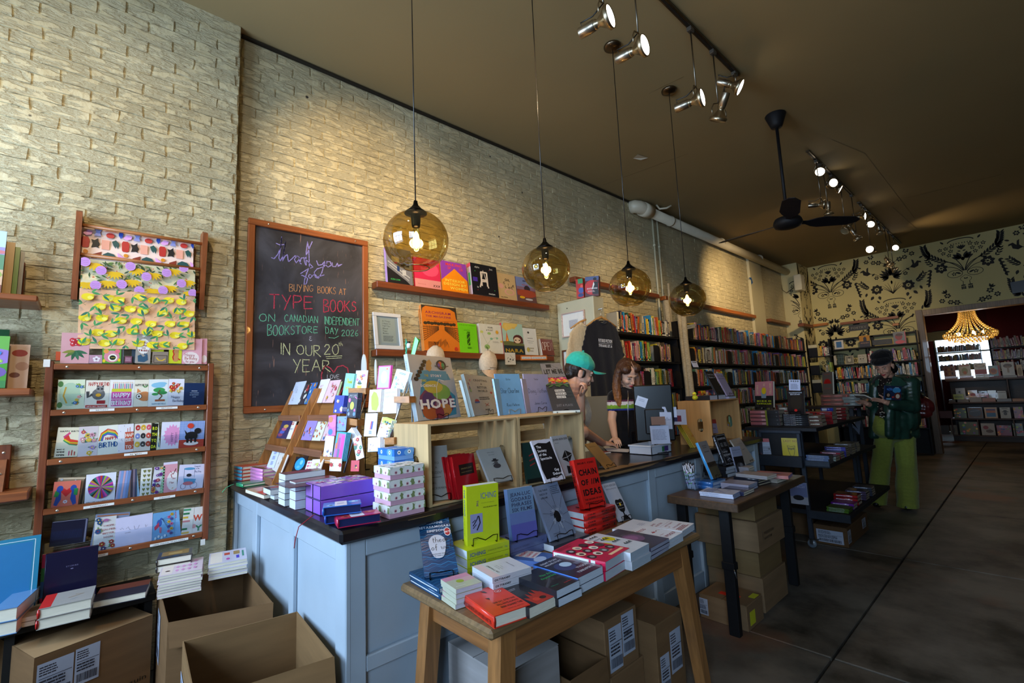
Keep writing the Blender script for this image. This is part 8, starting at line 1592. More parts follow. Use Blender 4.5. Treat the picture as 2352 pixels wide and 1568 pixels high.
pile_at(py_((1225,470),6.5,0),6.5,SZ,3,.14,.285,.045,'#8f5f54','#6a5448','dusty pink hardback in the pile on the tall black table',[TX_(.1,.3,.35,.7,1,'#c8503a'),TX_(.5,.3,.8,.7,1,'#c8503a'),E(.9,.5,.02,.2,'#c8302a')])
pile_at(py_((1558,474),6.5,0),6.5,SZ,4,.14,.165,.033,'#8c9694','#6a6e6c','grey-white edged book beside the dusty pink pile',[])
it=[TT('WHAT',.2,.86,.08,'#c8402a',FT(.6)),PL([(.5+(.42 if k%2 else .30)*cos(pi*k/22),.48+(.25 if k%2 else .17)*sin(pi*k/22))for k in RN(23)],'#c01c1a'),TT('MEMOIR',.2,.22,.09,'#b8452f',FT(.6)),RC(.1,.47,.9,.485,'#c01c1a')]
P=VC(0,6.5,0)
o=stand(gF(1268,330),gF(1480,330),gF(1268,52),SZ+.140,.02,'#6f6258','brown-grey hardback with a red sunburst standing on the tall table',it,lean=.08,hard=True,size=(.19,.26))
o.location.y=6.56
o.location.x=py_((1268,330),6.55,0)
make_easel(VC(py_((1268,330),6.52,0),6.53,SZ+.14),UX,VZ,VC(0,-1,0),.19,.26,.02,SZ+.14,label='black wire easel under the red sunburst book',ww=.11)
cob(VC(0,6.42,0),VC(0,-1,0),gF(1560,860),gF(1790,900),gF(1558,622),[E(.3,.7,.35,.2,'#c4ccdc'),PL([(0,.95),(.5,.75),(.9,.3),(.6,.65),(.1,.85)],'#14151c'),PL([(0,0),(0,.4),(.6,.35),(.9,.1),(1,0)],'#14151c')],'#5a6478','grey poster of a pale shell hanging from the tall black table',t=.004,name='poster',cat='poster')
# BLACK BOOKCASES
SPN=['#17161a','#1d1c22','#2b2a30','#c9b896','#d9cdb4','#b8281e','#8a1f1c','#e0c83a','#d8a02c','#3a6a9a','#2f8ac0','#4a7a5a','#2f5a44','#d87a3a','#c85a28','#a83a5a','#7a4a8a','#b9b4a8','#e2dccb','#5a4a3a','#8a7a5a','#d8a0a4','#3a3a5a','#c8302a','#9ab04a']
CNAME={'#17161a':'black','#1d1c22':'charcoal','#2b2a30':'dark grey','#c9b896':'tan','#d9cdb4':'cream','#b8281e':'red','#8a1f1c':'dark red','#e0c83a':'yellow','#d8a02c':'amber','#3a6a9a':'steel blue','#2f8ac0':'sky blue','#4a7a5a':'green','#2f5a44':'dark green','#d87a3a':'orange','#c85a28':'rust','#a83a5a':'raspberry','#7a4a8a':'violet','#b9b4a8':'grey','#e2dccb':'off-white','#5a4a3a':'brown','#8a7a5a':'khaki','#d8a0a4':'pink','#3a3a5a':'indigo','#c8302a':'scarlet','#9ab04a':'lime'}
ORD=['first','second','third','fourth','fifth','sixth','seventh','eighth','ninth','tenth','eleventh','twelfth','thirteenth','fourteenth','fifteenth','sixteenth','seventeenth','eighteenth','nineteenth','twentieth']
SHELF_PROTO={}
def shelf_book_mesh(c,k):
 key=(c,k)
 if key in SHELF_PROTO:
  return SHELF_PROTO[key]
 rr=RR(k*31+hash(c)%97 if False else k*31+len(SHELF_PROTO));h,t,d=(.20,.235,.215,.19,.225)[k%5],(.022,.030,.017,.036,.026)[k%5],.14;mb=MB();mb.box((-d,0,0),(0,.0018,h),c);mb.box((-d,t-.0018,0),(0,t,h),c);mb.box((-.0015,.0018,0),(.0,t-.0018,h),c);mb.box((-d+.003,.0018,.002),(-.002,t-.0018,h-.002),'#d6ccb6');bright=sum(lin(c)[:3])>.6;ink='#26221e'if bright else('#e2dccb','#d8b04a','#c9c6c0')[k%3];z=h*.25
 for _ in RN(rr.randint(3,7)):
  L=rr.uniform(.008,.03);mb.box((.0001,t*.3,z),(.0004,t*.7,z+L),ink);z+=L+.004
  if z>h*.85:
   break
 if k%2:
  mb.box((.0001,0,h*.04),(.0004,t,h*.12),ink)
 o=mb.bd('book','print');SHELF_PROTO[key]=(o.data,t,h);bpy.data.objects.remove(o)
 return SHELF_PROTO[key]
def shelf_run(origin,along,inward,length,z,where,group,rng,mass=None,gaps=(),hs=1.0):
 s=.0;prev=None;ent=[];lean=0
 while s<length:
  if any(a<s<b for a,b in gaps):
   s=[b for a,b in gaps if a<s<b][0]
   continue
  c=rng.choice(SPN)
  while c==prev:
   c=rng.choice(SPN)
  k=rng.randrange(5);me,t,h=shelf_book_mesh(c,k)
  if s+t>length:
   break
  if rng.random()<.10:
   lean=rng.uniform(.06,.16)*rng.choice((1,1,-1))
  elif rng.random()<.5:
   lean=0
  off=rng.uniform(0,.018);ent.append((c,k,s,t,h,off,lean));s+=t+.0012+(abs(lean)*.05);prev=c
 col_seq=[CNAME[e[0]]for e in ent]
 for i,(c,k,s,t,h,off,lean)in en(ent):
  me=SHELF_PROTO[(c,k)][0];p=origin+along*s+inward*off;p.z=z+.001+abs(lean)*t*.5;sc=hs*(.93+.07*((i*7)%3)/2);R_=Matrix((-inward,along,VZ)).transposed();Lm=Matrix.Rotation(lean,3,'X');M=(R_@Lm@Matrix.Diagonal((1,1,sc))).to_4x4();M.translation=p
  if mass is not None:
   base=me.vertices;b0=len(mass.v);cd=me.color_attributes['Col'].data;mass.v.extend([tuple(M@v.co)for v in base])
   for pl in me.polygons:
    mass.f.append([q+b0 for q in pl.vertices]);mass.c.append(tuple(cd[pl.loop_start].color));mass.m.append(0);mass.sm.append(False)
  else:
   o=place('book',me);o.matrix_world=M;l_=col_seq[i-1]if i else 'shelf end';r_=col_seq[i+1]if i+1<len(ent)else 'shelf end';same=[j for j in RN(len(ent))if col_seq[j]==col_seq[i]and(col_seq[j-1]if j else 'shelf end')==l_ and(col_seq[j+1]if j+1<len(ent)else 'shelf end')==r_];lab='%s book between %s and %s, %s'%(col_seq[i],l_,r_,where)
   if len(same)>1:
    lab='%s book, %s from the left, %s'%(col_seq[i],ORD[min(i,19)],where)
   tag(o,lab,'book',group)
 return ent
def bookcase(name_loc,along,inward,length,depth,zs,zbase,label,ztop=None,cards=(),col='#131216'):
 o=empty('bookcase',name_loc,label,'bookcase','black steel bookcases')
 def P(a,b,z):
  return along*a+inward*b+VZ*z
 def bar(nm,a0,a1,b0,b1,z0,z1,c=col):
  mb=MB();q=[P(a,b,z)for z in(z0,z1)for(a,b)in((a0,b0),(a1,b0),(a1,b1),(a0,b1))];mb.add(q,[(0,3,2,1),(4,5,6,7),(0,1,5,4),(1,2,6,5),(2,3,7,6),(3,0,4,7)],c)
  return mb.bd(nm,'black_matte',o)
 top=ztop or max(zs)+.28
 for a in(0,length-.02):
  bar('side_panel',a,a+.02,.02,depth,zbase,top)
 n=max(1,int(length/1.2))
 for z in zs:
  bar('shelf',.0,length,0,depth,z-.022,z)
 for i in RN(1,n):
  bar('upright',length*i/n-.012,length*i/n+.012,depth-.04,depth,zbase,top)
 for(a,z)in cards:
  mb=MB();pts=[(0,0),(.15,0),(.15,.15),(.13,.18),(.10,.19),(0,.19)];q=[P(a,-.012+p[0]*0,z)+along*(p[0]*.9)+VZ*p[1]for p in pts];q2=[v+inward*.004 for v in q];m_=len(pts);mb.add(q+q2,[tuple(RN(m_))[::-1],tuple(RN(m_,2*m_))]+[(i,(i+1)%m_,m_+(i+1)%m_,m_+i)for i in RN(m_)],'#121116');mb.bd('divider_plate','black_matte',o)
 return o
NX_=VC(-1,0,0)
ZS=(1.99,1.675,1.368,1.085,.785,.47)
rg=RR(101)
bookcase(VC(-2.98,4.13,0),UY,NX_,1.45,.30,ZS,.02,'black bookcase behind the counter between the T-shirts and birch poles',ztop=2.0,cards=((1.28,ZS[0]),(1.28,ZS[1]),(.82,ZS[1]),(1.28,ZS[2]),(.58,ZS[2])))
for i,(z,nm)in en(((ZS[0],'top shelf behind the cashier'),(ZS[1],'second shelf behind the cashier'),(ZS[2],'third shelf behind the cashier'))[:1]):
 st=(.16,.16,.55)[i];shelf_run(VC(-2.985,4.13+st,z),UY,NX_,1.26-st,z,nm,'upright books on the case behind the cashier',rg,gaps=((.62,.76),)if i==1 else())
bookcase(VC(-2.98,5.80,0),UY,NX_,4.80,.30,ZS,.02,'long black bookcase along the left wall beyond the birch poles',ztop=2.24,cards=tuple((a,z)for z,aa in((ZS[0],(.02,3.15)),(ZS[1],(.02,1.15,2.1,3.05)),(ZS[2],(.02,1.1,2.0,3.0,3.9)),(ZS[3],(.9,2.7)),(ZS[4],(.5,2.2)))for a in aa))
mass=MB()
shelf_run(VC(-2.985,6.02,ZS[0]),UY,NX_,4.46,ZS[0],'','',rg,mass,gaps=((2.96,3.11),))
for z in ZS[1:]:
 shelf_run(VC(-2.985,5.98,z),UY,NX_,4.55,z,'','',rg,mass,gaps=((.95,1.08),(1.9,2.02),(2.85,3.0)))
shelf_run(VC(-2.985,4.29,ZS[1]),UY,NX_,1.1,ZS[1],'','',rg,mass,gaps=((.62,.76),))
shelf_run(VC(-2.985,4.68,ZS[2]),UY,NX_,.72,ZS[2],'','',rg,mass)
for z in ZS[3:5]:
 shelf_run(VC(-2.985,4.3,z),UY,NX_,1.2,z,'','',rg,mass)
bookcase(VC(-2.985,10.66,0),UX,UY,.43,.02,(1.872,1.526,1.182,.86),.02,'narrow black bookcase in the back left corner',ztop=2.22)
for z in(1.872,1.526,1.182):
 pass
mass2=mass
YBk=11.10
bookcase(VC(-2.72,YBk-.02,0),UX,UY,1.38,.28,(2.0,1.69,1.41,1.12,.80,.48),.02,'black bookcase on the patterned back wall left of the opening',ztop=2.23)
tag(MB().box((-2.72,YBk+.20,2.19),(-1.35,YBk+.24,2.225),'#1d1f22').box((-2.05,YBk+.20,2.0),(-2.01,YBk+.24,2.225),'#1d1f22').bd('top_rail','black_matte'),None,None)
bpy.data.objects[-1:]if False else None
o=[q for q in bpy.data.objects if q.name.startswith('top_rail')][-1]
shade_sheet=MB().box((-2.72,YBk+.262,0),(-1.35,YBk+.268,1.0),'#15161a').bd('back_panel','black_matte')  # added sheet, coloured dark to stand in for shade behind the lower shelves
for q in bpy.data.objects:
 if q.get('label','').startswith('black bookcase on the patterned'):
  o.parent=shade_sheet.parent=q;o.location=shade_sheet.location=-Vector(q.location)
for(x0,L,z)in((-2.10,.10,1.69),(-1.78,.40,1.69),(-2.66,1.28,1.41),(-2.66,1.28,1.12),(-2.66,1.28,.80),(-2.66,1.28,.48)):
 shelf_run(VC(x0,YBk,z),UX,UY,L,z,'','',rg,mass)
for(x0,L,z)in((-2.76,.17,1.872),(-2.70,.12,1.526)):
 shelf_run(VC(x0,10.66,z),UX,UY,L,z,'','',rg,mass,hs=.9)
for z,c in((1.872,'#c9c0a0'),(1.526,'#b9a860'),(1.182,'#b8b49c')):
 tag(MB().box((-2.95,10.63,z),(-2.80,10.652,z+.17),'#131217').bd('divider','black_matte'),'black divider plate on the %s shelf of the narrow corner case'%{1.872:'top',1.526:'middle',1.182:'lower'}[z],'divider','divider plates in the corner case');o=bkp(.15,.05,.12,c);frame(o,VC(-2.95,10.66,z+.19)if False else VC(-2.955,10.655,z+.001),UX,VZ,VC(0,-1,0));o.scale=(1,4.6,.06);tag(o,'pale book behind the divider plate on the %s shelf of the corner case'%{1.872:'top',1.526:'middle',1.182:'lower'}[z],'book')
def front_book(x,y,z,w,h,cover,label,items=(),t=.02,lean=.06,easel=False,dirn=VC(0,-1,0),cat='book',name=None):
 n=dirn;u=VZ.cross(n);r=bkp(w,h,t,cover,items=list(items));b=-n;v=b*sin(lean)+VZ*cos(lean);nn=u.cross(v);frame(r,VC(x,y,z+.001+t*sin(lean))-nn*t,u,v,nn);tag(r,label,cat)
 if name:
  r.name=name
 return r
gG=pz((1840,720),4.48)
def gx(a,Y):
 return ony(*gG(a,300),Y).x
front_book(gx(340,11.1),YBk-.0,2.0,.15,.175,'#c9c6c4','pale framed picture of a blue square on top of the back case',[RC(.2,.18,.8,.85,'#3a6aa0')],cat='picture frame',name='picture_frame')
front_book(gx(600,11.1),YBk-.0,2.0,.165,.22,'#b8801f','amber and black novel with standing figures on the back case',[RC(0,0,1,.5,'#2b2430'),PL([(.4,.45),(.4,.8),(.55,.9),(.7,.8),(.72,.3)],'#2b2430'),TT('SENADA',.1,.3,.12,'#a87a5a',BF(1,.8))])
front_book(gx(955,11.1),YBk-.0,2.0,.18,.225,'#7a7a80','grey book with a red portrait on the back case near the opening',[E(.45,.6,.3,.28,'#8a2028'),E(.5,.75,.3,.12,'#3a1a1e'),E(.5,.15,.4,.15,'#c84a54'),RC(.93,0,1,1,'#c84a5a')])
front_book(gx(430,11.1),YBk-.0,1.69,.14,.165,'#a89f86','square beige book with a doodled figure on the back case',[RC(.12,.1,.88,.9,'#77705c'),E(.5,.5,.2,.25,'#b9b29a'),E(.5,.75,.1,.1,'#3a342a')])
front_book(gx(563,11.1),YBk-.0,1.69,.14,.17,'#b8b09a','cream book with scattered black marks on the back case',[LN([(.1,.8),(.4,.75)],.004,'#26221c'),LN([(.5,.85),(.8,.6)],.004,'#26221c'),E(.3,.5,.1,.06,'#26221c'),E(.6,.5,.08,.06,'#26221c'),LN([(.2,.3),(.7,.25)],.004,'#26221c')])
front_book(gx(315,11.1),YBk-.0,1.69,.04,.19,'#b9b4a8','pale spine standing left of a plaid book on the back case',[])
front_book(gx(350,11.1),YBk-.0,1.69,.11,.20,'#2f3d38','dark plaid covered book on the back case',[RC(.2,0,.3,1,'#4a5a54'),RC(.6,0,.7,1,'#4a5a54'),RC(0,.3,1,.38,'#4a5a54'),RC(0,.7,1,.78,'#4a5a54')])
def sign(x0,x1,z,h,text,label,Y,tilt=.02,col='#2f2b28',ink='#8a857c',fit=.8):
 w=x1-x0;r=MB().bbox((0,0,-.015),(w,h,0),col,.002).bd('hanging_sign','wood_x');ar=MB();art(ar,[TT(text,.5,.28,.5,ink,{'align':'c','bold':1,'fit':fit})],w,h,0);ar.bd('sign_lettering','chalk',r);frame(r,VC(x0,Y,z),UX,VZ,VC(0,-1,0));r.name='sign';tag(r,label,'sign')
sign(-2.40,-2.08,2.36,.12,'POETRY','dark wooden sign chalked POETRY on the patterned wall',YB-.01)
sign(-2.0,-1.70,2.015,.10,'BY LONDONERS','small dark sign standing on the rail of the back case',YBk+.0,ink='#6a655c')
o=cob(VC(0,YB-.012,0),VC(0,-1,0),(2326,674),(2410,660),(2322,648),[],'#2b2d33','dark slate panel on the patterned wall at the right edge',t=.008,name='slate_panel',cat='sign')
for(a,b,zz,lab)in(((1930,744),(2063,726),.11,'long brown ledge on the patterned back wall'),((1866,748),(1900,745),.11,'short orange ledge in the corner of the patterned wall'),((2050,746),(2064,743),.05,'tiny brown block ledge right of the POETRY sign')):
 A,B=ony(*a,YB-zz),ony(*b,YB-zz);tag(MB().bbox((A.x,YB-zz,A.z-.02),(B.x,YB-.001,A.z+.03),'#8a4a1f'if 'long'in lab else '#b8702a',.003).bd('wall_shelf','wood_x'),lab,'shelf','brown ledges on the patterned wall')
A,B=onx(1845,745,-2.9),onx(1866,745,-2.9)
tag(MB().bbox((-2.996,A.y,A.z-.03),(-2.89,B.y,A.z+.03),'#7a4020',.003).bd('wall_shelf','wood_y'),'short dark brown ledge on the corner chase','shelf','brown ledges on the patterned wall')
for(x,y,z0,z1,r,lab)in((-3.12,5.62,0,2.50,.042,'thick pale birch pole nearest to the cashier bookcase'),(-3.14,5.74,0,2.75,.016,'thin bare branch rising above the birch poles'),(-3.0,5.70,0,2.30,.026,'slender birch pole beside the thick one'),(-2.97,5.745,0,2.28,.043,'thick birch pole touching the long bookcase')):
 mb=MB();pts=[VC(x+.008*sin(z*3+x*9),y+.01*sin(z*2.3+y),z)for z in[z0+(z1-z0)*i/10 for i in RN(11)]];mb.tube(pts,[r*(1.05-.15*i/10+.03*sin(i*2))for i in RN(11)],'#b8a88c',12);o=tag(mb.bd('birch_pole','bark'),lab,'pole','birch poles against the brick wall')
WC='#4a3226'
YR=14.0
u1=empty('display_shelving',(.2,YR,0),'wide low brown display shelving with cookbooks in the red back room','shelving')
U0=Vector(u1.location)
def up(nm,a,b,col=WC,mat='wood_x'):
 return MB().bbox(Vector(a)-U0,Vector(b)-U0,col,.003).bd(nm,mat,u1)
up('top_board',(-1.32,YR-.0,1.265),(1.6,YR+.40,1.295),'#5a4030')
up('shelf',(-1.32,YR-.10,.79),(1.6,YR+.40,.815),'#5a4030')
up('shelf',(-1.32,YR-.12,.45),(1.6,YR+.40,.474))
up('shelf',(-1.32,YR-.12,.10),(1.6,YR+.40,.125))
up('plinth',(-1.32,YR-.08,0),(1.6,YR+.40,.10),'#2b1d16')
up('back_panel',(-1.30,YR+.40,0),(1.6,YR+.42,1.265),'#3a2a22')
for x in(-1.32,-.92,-.40,.35,1.1):
 up('divider',(x,YR-.11,.125),(x+.02,YR+.38,.45))
up('divider',(-.40,YR,.815),(-.38,YR+.38,1.265))
def gR(a,b,Y=YR):
 return ony(1900+a/4.613,700+b/4.613,Y)
def rbook(a0,a1,btop,bbot,z,cover,label,items=(),Y=YR+.04,t=.02):
 A,B,T=gR(a0,bbot,Y),gR(a1,bbot,Y),gR(a0,btop,Y)
 return front_book(A.x,Y,z,B.x-A.x,T.z-A.z,cover,label,items,t)
def rpile(x,w,y,z,n,t,c,lab,h=.2):
 for k in RN(n):
  z0=z+.001+k*(t+.001);mass.box((x,y,z0),(x+w,y+.2,z0+.002),c);mass.box((x,y,z0+t-.002),(x+w,y+.2,z0+t),c);mass.box((x,y,z0+.002),(x+w,y+.0015,z0+t-.002),c);mass.box((x+.002,y+.0015,z0+.002),(x+w-.002,y+.197,z0+t-.002),'#c9bfaa')
zt=1.296
for(a0,a1,bt,bb,cover,lab,it,pc,pn)in((1240,1365,640,745,'#a8705c','peach cookbook with small kitchen drawings in the red room',[RC(.15+.25*(k%3),.2+.4*(k//3),.28+.25*(k%3),.45+.4*(k//3),('#7a2f2a','#c99a4a','#3a2a24')[k%3])for k in RN(6)],'#b88a7a',3),(1395,1525,595,715,'#b4a48a','cream cookbook with a jar photo in the red room',[E(.5,.45,.25,.3,'#8a8a5a'),E(.5,.3,.15,.15,'#b8602c'),RC(.1,.88,.9,.96,'#a83a2a')],'#9a6a5c',3),(1565,1695,605,725,'#b8b09c','white and red cookbook with a bowl sketch in the red room',[E(.5,.75,.4,.15,'#5a5448'),E(.5,.75,.34,.11,'#b8b09c'),RC(0,0,1,.42,'#a82a2a')],'#b8b4a8',4),(1715,1840,625,735,'#3f7f86','teal cookbook with an orange dish in the red room',[E(.4,.45,.36,.3,'#b8703a'),E(.4,.48,.24,.18,'#8a3a24'),RC(.82,0,1,1,'#a82a34')],'#7a3a3c',2),(1860,1995,608,748,'#b0aa98','big white book with a mushroom photo in the red room',[E(.5,.72,.36,.16,'#3a2a1c'),E(.5,.64,.26,.07,'#7a5a3c'),RC(.42,.2,.58,.62,'#8a7a64')],'#a8a49c',2),(2020,2080,640,760,'#b8902c','yellow bulbous cover cut by the right image edge in the red room',[E(.5,.4,.4,.35,'#8a6a1c')],'#7a3a3c',1)):
 A=gR(a0,bb,YR+.1);B=gR(a1,bb,YR+.1);rpile(A.x,B.x-A.x+.02,YR+.08,zt,pn,.022,pc,'book in the pile under the '+lab.split(' in the')[0].replace('big ',''));r=rbook(a0,a1,bt,bb,zt+pn*.023,cover,lab,it,Y=YR+.1)
zt=.816
for(a0,a1,bt,bb,cover,lab,it)in((1365,1465,830,945,'#a8a8a4','white book with a dark plant drawing, middle shelf of the red room',[LN([(.3,.6),(.6,.4),(.5,.3)],.006,'#26302b'),E(.4,.65,.12,.08,'#26302b'),E(.6,.35,.12,.08,'#8a5a2a')]),(1490,1590,840,930,'#b08a6a','cream book with a red bird, middle shelf of the red room',[E(.5,.45,.3,.22,'#a82a24')]),(1600,1690,825,905,'#5a5450','grey book with a dark ring, middle shelf of the red room',[E(.5,.5,.3,.35,'#26221f'),E(.5,.5,.18,.2,'#7a746c')]),(1695,1785,820,905,'#a8903a','mustard yellow book, middle shelf of the red room',[]),(1800,1890,838,915,'#a89f80','pale yellow book with faint lettering, middle shelf of the red room',[TX_(.3,.4,.7,.6,2,'#7a6a9a')])):
 rbook(a0,a1,bt,bb,zt+.06,cover,lab,it,Y=YR+.12)
for(a0,a1,bt,bb,cover,lab,it)in((1340,1450,935,1000,'#a8b42c','lime green card book in front of the plant drawing book',[TX_(.1,.4,.9,.7,2,'#3a4414')]),(1470,1575,920,965,'#8a5a34','brown paper wrapped book in front of the red bird one',[RC(.4,.4,.6,.6,'#3a2a1c')]),(1578,1710,900,970,'#a8281e','red and black book lettered COOK',[RC(.2,0,.85,.45,'#17140f'),TT('COOK',.05,.6,.3,'#d8cdb8',BF(2,.72))]),(1715,1790,910,970,'#9a9488','small pale book under the mustard one',[]),(1795,1905,905,985,'#a09a80','cream book with a toothed black border',[RC(.02+.12*k,.9,.08+.12*k,1,'#26221c')for k in RN(8)]+[RC(.02+.12*k,0,.08+.12*k,.1,'#26221c')for k in RN(8)])):
 rbook(a0,a1,bt,bb,zt+.035,cover,lab,it,Y=YR+.03)
for(a0,a1,c,n,lab)in((1290,1380,'#5f564e',3,'grey book in the left pile on the middle red-room shelf'),(1360,1500,'#7a7268',3,'taupe book in the second pile on the middle red-room shelf'),(1510,1640,'#9a938c',5,'white book in the tall pile on the middle red-room shelf'),(1645,1785,'#b08478',4,'salmon edged book on the middle red-room shelf'),(1800,1955,'#8f959c',3,'blue-grey book on the middle red-room shelf'),(1965,2085,'#a87a4c',3,'orange edged book at the right of the middle red-room shelf')):
 A,B=gR(a0,1020,YR-.08),gR(a1,1020,YR-.08);rpile(A.x,B.x-A.x,YR-.08,.816,n,.018,c,lab)
for(a0,a1,bt,bb,z,cover,lab,it)in((1350,1480,1085,1190,.475,'#4a5a34','green botanical puzzle box on the lower red-room shelf',bq(RR(61),.05,.95,.05,.95,12,.09)),(1495,1655,1075,1190,.475,'#3a4450','shrink-wrapped dark blue boxed set on the lower red-room shelf',[RC(.04,.04,.96,.96,'#5a4034'),E(.5,.5,.4,.35,'#3a4656'),LN([(.2,.6),(.8,.7)],.006,'#8a96a8')]),(1675,1810,1075,1190,.475,'#a8844a','tan framed box with a sunset and sea on the lower red-room shelf',[RC(.14,.5,.86,.85,'#b0602c'),RC(.14,.7,.86,.85,'#4a3a6a'),RC(.14,.14,.86,.5,'#2a6a9a')]),(1840,1950,1075,1190,.475,'#a09a84','cream box with a hatted face on the lower red-room shelf',[E(.5,.6,.35,.05,'#17140f'),RC(.35,.6,.65,.75,'#17140f'),E(.5,.42,.18,.14,'#3a342a'),TX_(.2,.85,.8,.95,1,'#26221c')]),(1985,2085,1070,1190,.475,'#8a4a44','red and white box cut by the right image edge, lower red-room shelf',bq(RR(62),.05,.95,.05,.95,12,.09)),(1195,1330,1120,1195,.475,'#4a1a18','dull red box at the shaded left end of the lower red-room shelf',[]),(1410,1605,1230,1365,.126,'#5a5f3a','large box covered with toys and letters on the bottom red-room shelf',bq(RR(63),.05,.95,.05,.95,12,.09)),(1310,1385,1265,1365,.126,'#6a6354','small cream box on the bottom red-room shelf',[E(.5,.5,.2,.3,'#3a342a')]),(1640,1785,1240,1365,.126,'#a09a90','white box with a red cup illustration on the bottom red-room shelf',[E(.35,.65,.2,.16,'#8a1f24'),E(.6,.35,.28,.14,'#5a4438'),LN([(.3,.8),(.7,.5)],.005,'#3a2a24')]),(1805,1960,1260,1368,.126,'#8a3a5a','magenta floral box on the bottom red-room shelf',bq(RR(64),.05,.95,.05,.95,12,.09)),(1980,2085,1235,1368,.126,'#6a705c','green-grey patterned box at the right end of the bottom red-room shelf',bq(RR(65),.05,.95,.05,.95,12,.09)),(1200,1300,1270,1365,.126,'#2f2a28','dark box at the shaded left end of the bottom red-room shelf',[])):
 o=rbook(a0,a1,bt,bb,z,cover,lab,it,Y=YR-.07,t=.03);o['category']='box'if 'box'in lab else 'book';o.name='boxed_set'
bookcase(VC(-.62,15.2,0),UX,UY,2.3,.28,(2.0-.02,1.71,1.45,1.15),1.3-.3,'black bookcase against the dark red wall at the far right',ztop=2.23)
for z in(1.98,1.71,1.45):
 shelf_run(VC(-.59,15.22,z),UX,UY,1.2,z,'','',rg,mass)
ws=empty('window_shelves',(-1.2,15.6,0),'shelves of books standing in front of the bright back window','shelving')
for z in(1.98,1.76,1.53):
 MB().box((-.36,-.1,z-.012),(.42,.1,z),'#2a1a14').bd('shelf','wood_x',ws)
for x in(-.36,.41):
 MB().box((x,-.1,.4),(x+.01,.1,2.1),'#2a1a14').bd('side_panel','wood_z',ws)
for z in(1.98,1.76,1.53,1.30):
 if z>1.3:
  shelf_run(VC(-1.53,15.5,z),UX,UY,.74,z,'','',rg,mass,hs=.62 if z<1.98 else .62)
mo=mass.bd('shelved_books','print')
tag(mo,'rows of distant upright books filling the long left, back and red room bookcases','book',None,'stuff')
mb=MB()
for a,b in(((-1.65,16.3,1.28),(-.62,16.36,1.32)),((-1.65,16.3,2.53),(-.62,16.36,2.57)),((-1.67,16.3,1.3),(-1.63,16.36,2.55)),((-.64,16.3,1.3),(-.60,16.36,2.55)),((-1.65,16.31,1.96),(-.62,16.35,2.0))):
 mb.box(a,b,'#b9b4a8')
struct(mb.bd('window_3','painted'))
tag(MB().box((-1.72,15.95,2.30),(-.55,15.98,2.52),'#b9a878').bd('window_blind','cloth'),'cream rolled blind over the back room window','blind')
cob(VC(-2.965,0,0),VC(1,0,0),(1572,757),(1598,752),(1571,748),[TX_(.1,.3,.7,.6,1,'#4a4a50')],'#b9b6b0','white section label at the near end of the long bookcase',t=.002,name='shelf_label',cat='label')
# LAMPS, FAN, CHANDELIER
def pendant(y,r,label,X=-1.77,zc=2.03):
 o=empty('pendant_lamp',(X,y,ZC),label,'lamp','amber glass globe pendants over the counter');L=VC(X,y,ZC);zt=zc+r*.97-ZC;MB().lathe([(0,0),(.058,0),(.062,-.006),(.060,-.016),(.045,-.026),(.012,-.032),(0,-.033)],'#6a5a48',24).bd('ceiling_canopy','metal',o);MB().tube([(0,0,-.03),(0,0,zt+.045)],.0028,'#1d1a18',8).bd('cord','plastic',o);MB().lathe([(0,zt+.055),(.008,zt+.05),(.012,zt+.03),(.030,zt+.010),(.046,zt-.002),(.050,zt-.010),(.030,zt-.014),(.022,zt-.020),(.019,zt-.065),(.017,zt-.072),(0,zt-.073)],'#1b1a1e',24).bd('cap_and_socket','metal',o)
 prof=[]
 for i in RN(22):
  a=pi*(.1+.775*i/21);prof.append((r*1.03*sin(a),(zc-ZC)+r*.97*cos(a)))
 MB().lathe(prof,'#ffffff',40).bd('glass_globe','amber_glass',o);mb=MB();rr_,zz_=prof[-1];mb.tube([(rr_*cos(a),rr_*sin(a),zz_)for a in[2*pi*i/32 for i in RN(33)]],.0022,'#4a3414',6,cap=False);mb.bd('globe_rim','plastic',o);b0=zt-.075;MB().lathe([(.012,b0),(.014,b0-.012),(.019,b0-.045),(.021,b0-.075),(.017,b0-.098),(.008,b0-.110),(0,b0-.112)],'#ffffff',18).bd('bulb_glass','clear_glass',o);mb=MB()
 for k in RN(6):
  a=k*pi/3;mb.tube([(.005*cos(a),.005*sin(a),b0-.02),(.010*cos(a+.3),.010*sin(a+.3),b0-.088)],.0016,'#ffb45a',5)
 mb.lathe([(.0,b0-.014),(.011,b0-.03),(.015,b0-.06),(.013,b0-.085),(0,b0-.098)],'#ffc070',12);mb.bd('filament_and_bloom','filament_glow',o);l_=light('POINT','bulb_light',(X,y,ZC+b0-.055),5.0,(1,.66,.34),shadow_soft_size=.03);l_.parent=o;l_.location=(0,0,b0-.055)  # solid core added around the filament wires imitates the bulb's bloom
for y,r,nm in((1.058,.139,'nearest'),(1.89,.132,'second nearest'),(2.712,.136,'third'),(3.502,.136,'farthest')):
 pendant(y,r,nm+' of the four amber glass globe pendants over the counter')
def track(x,y0,y1,label):
 o=MB().bbox((x-.018,y0,ZC-.022),(x+.018,y1,ZC-.0005),'#7a6f60',.002).bd('lighting_track','metal');tag(o,label,'lighting track');MB().box((x-.008,y0+.01,ZC-.0235),(x+.008,y1-.01,ZC-.0225),'#1d1a16').bd('slot','black_matte',o)
 return o
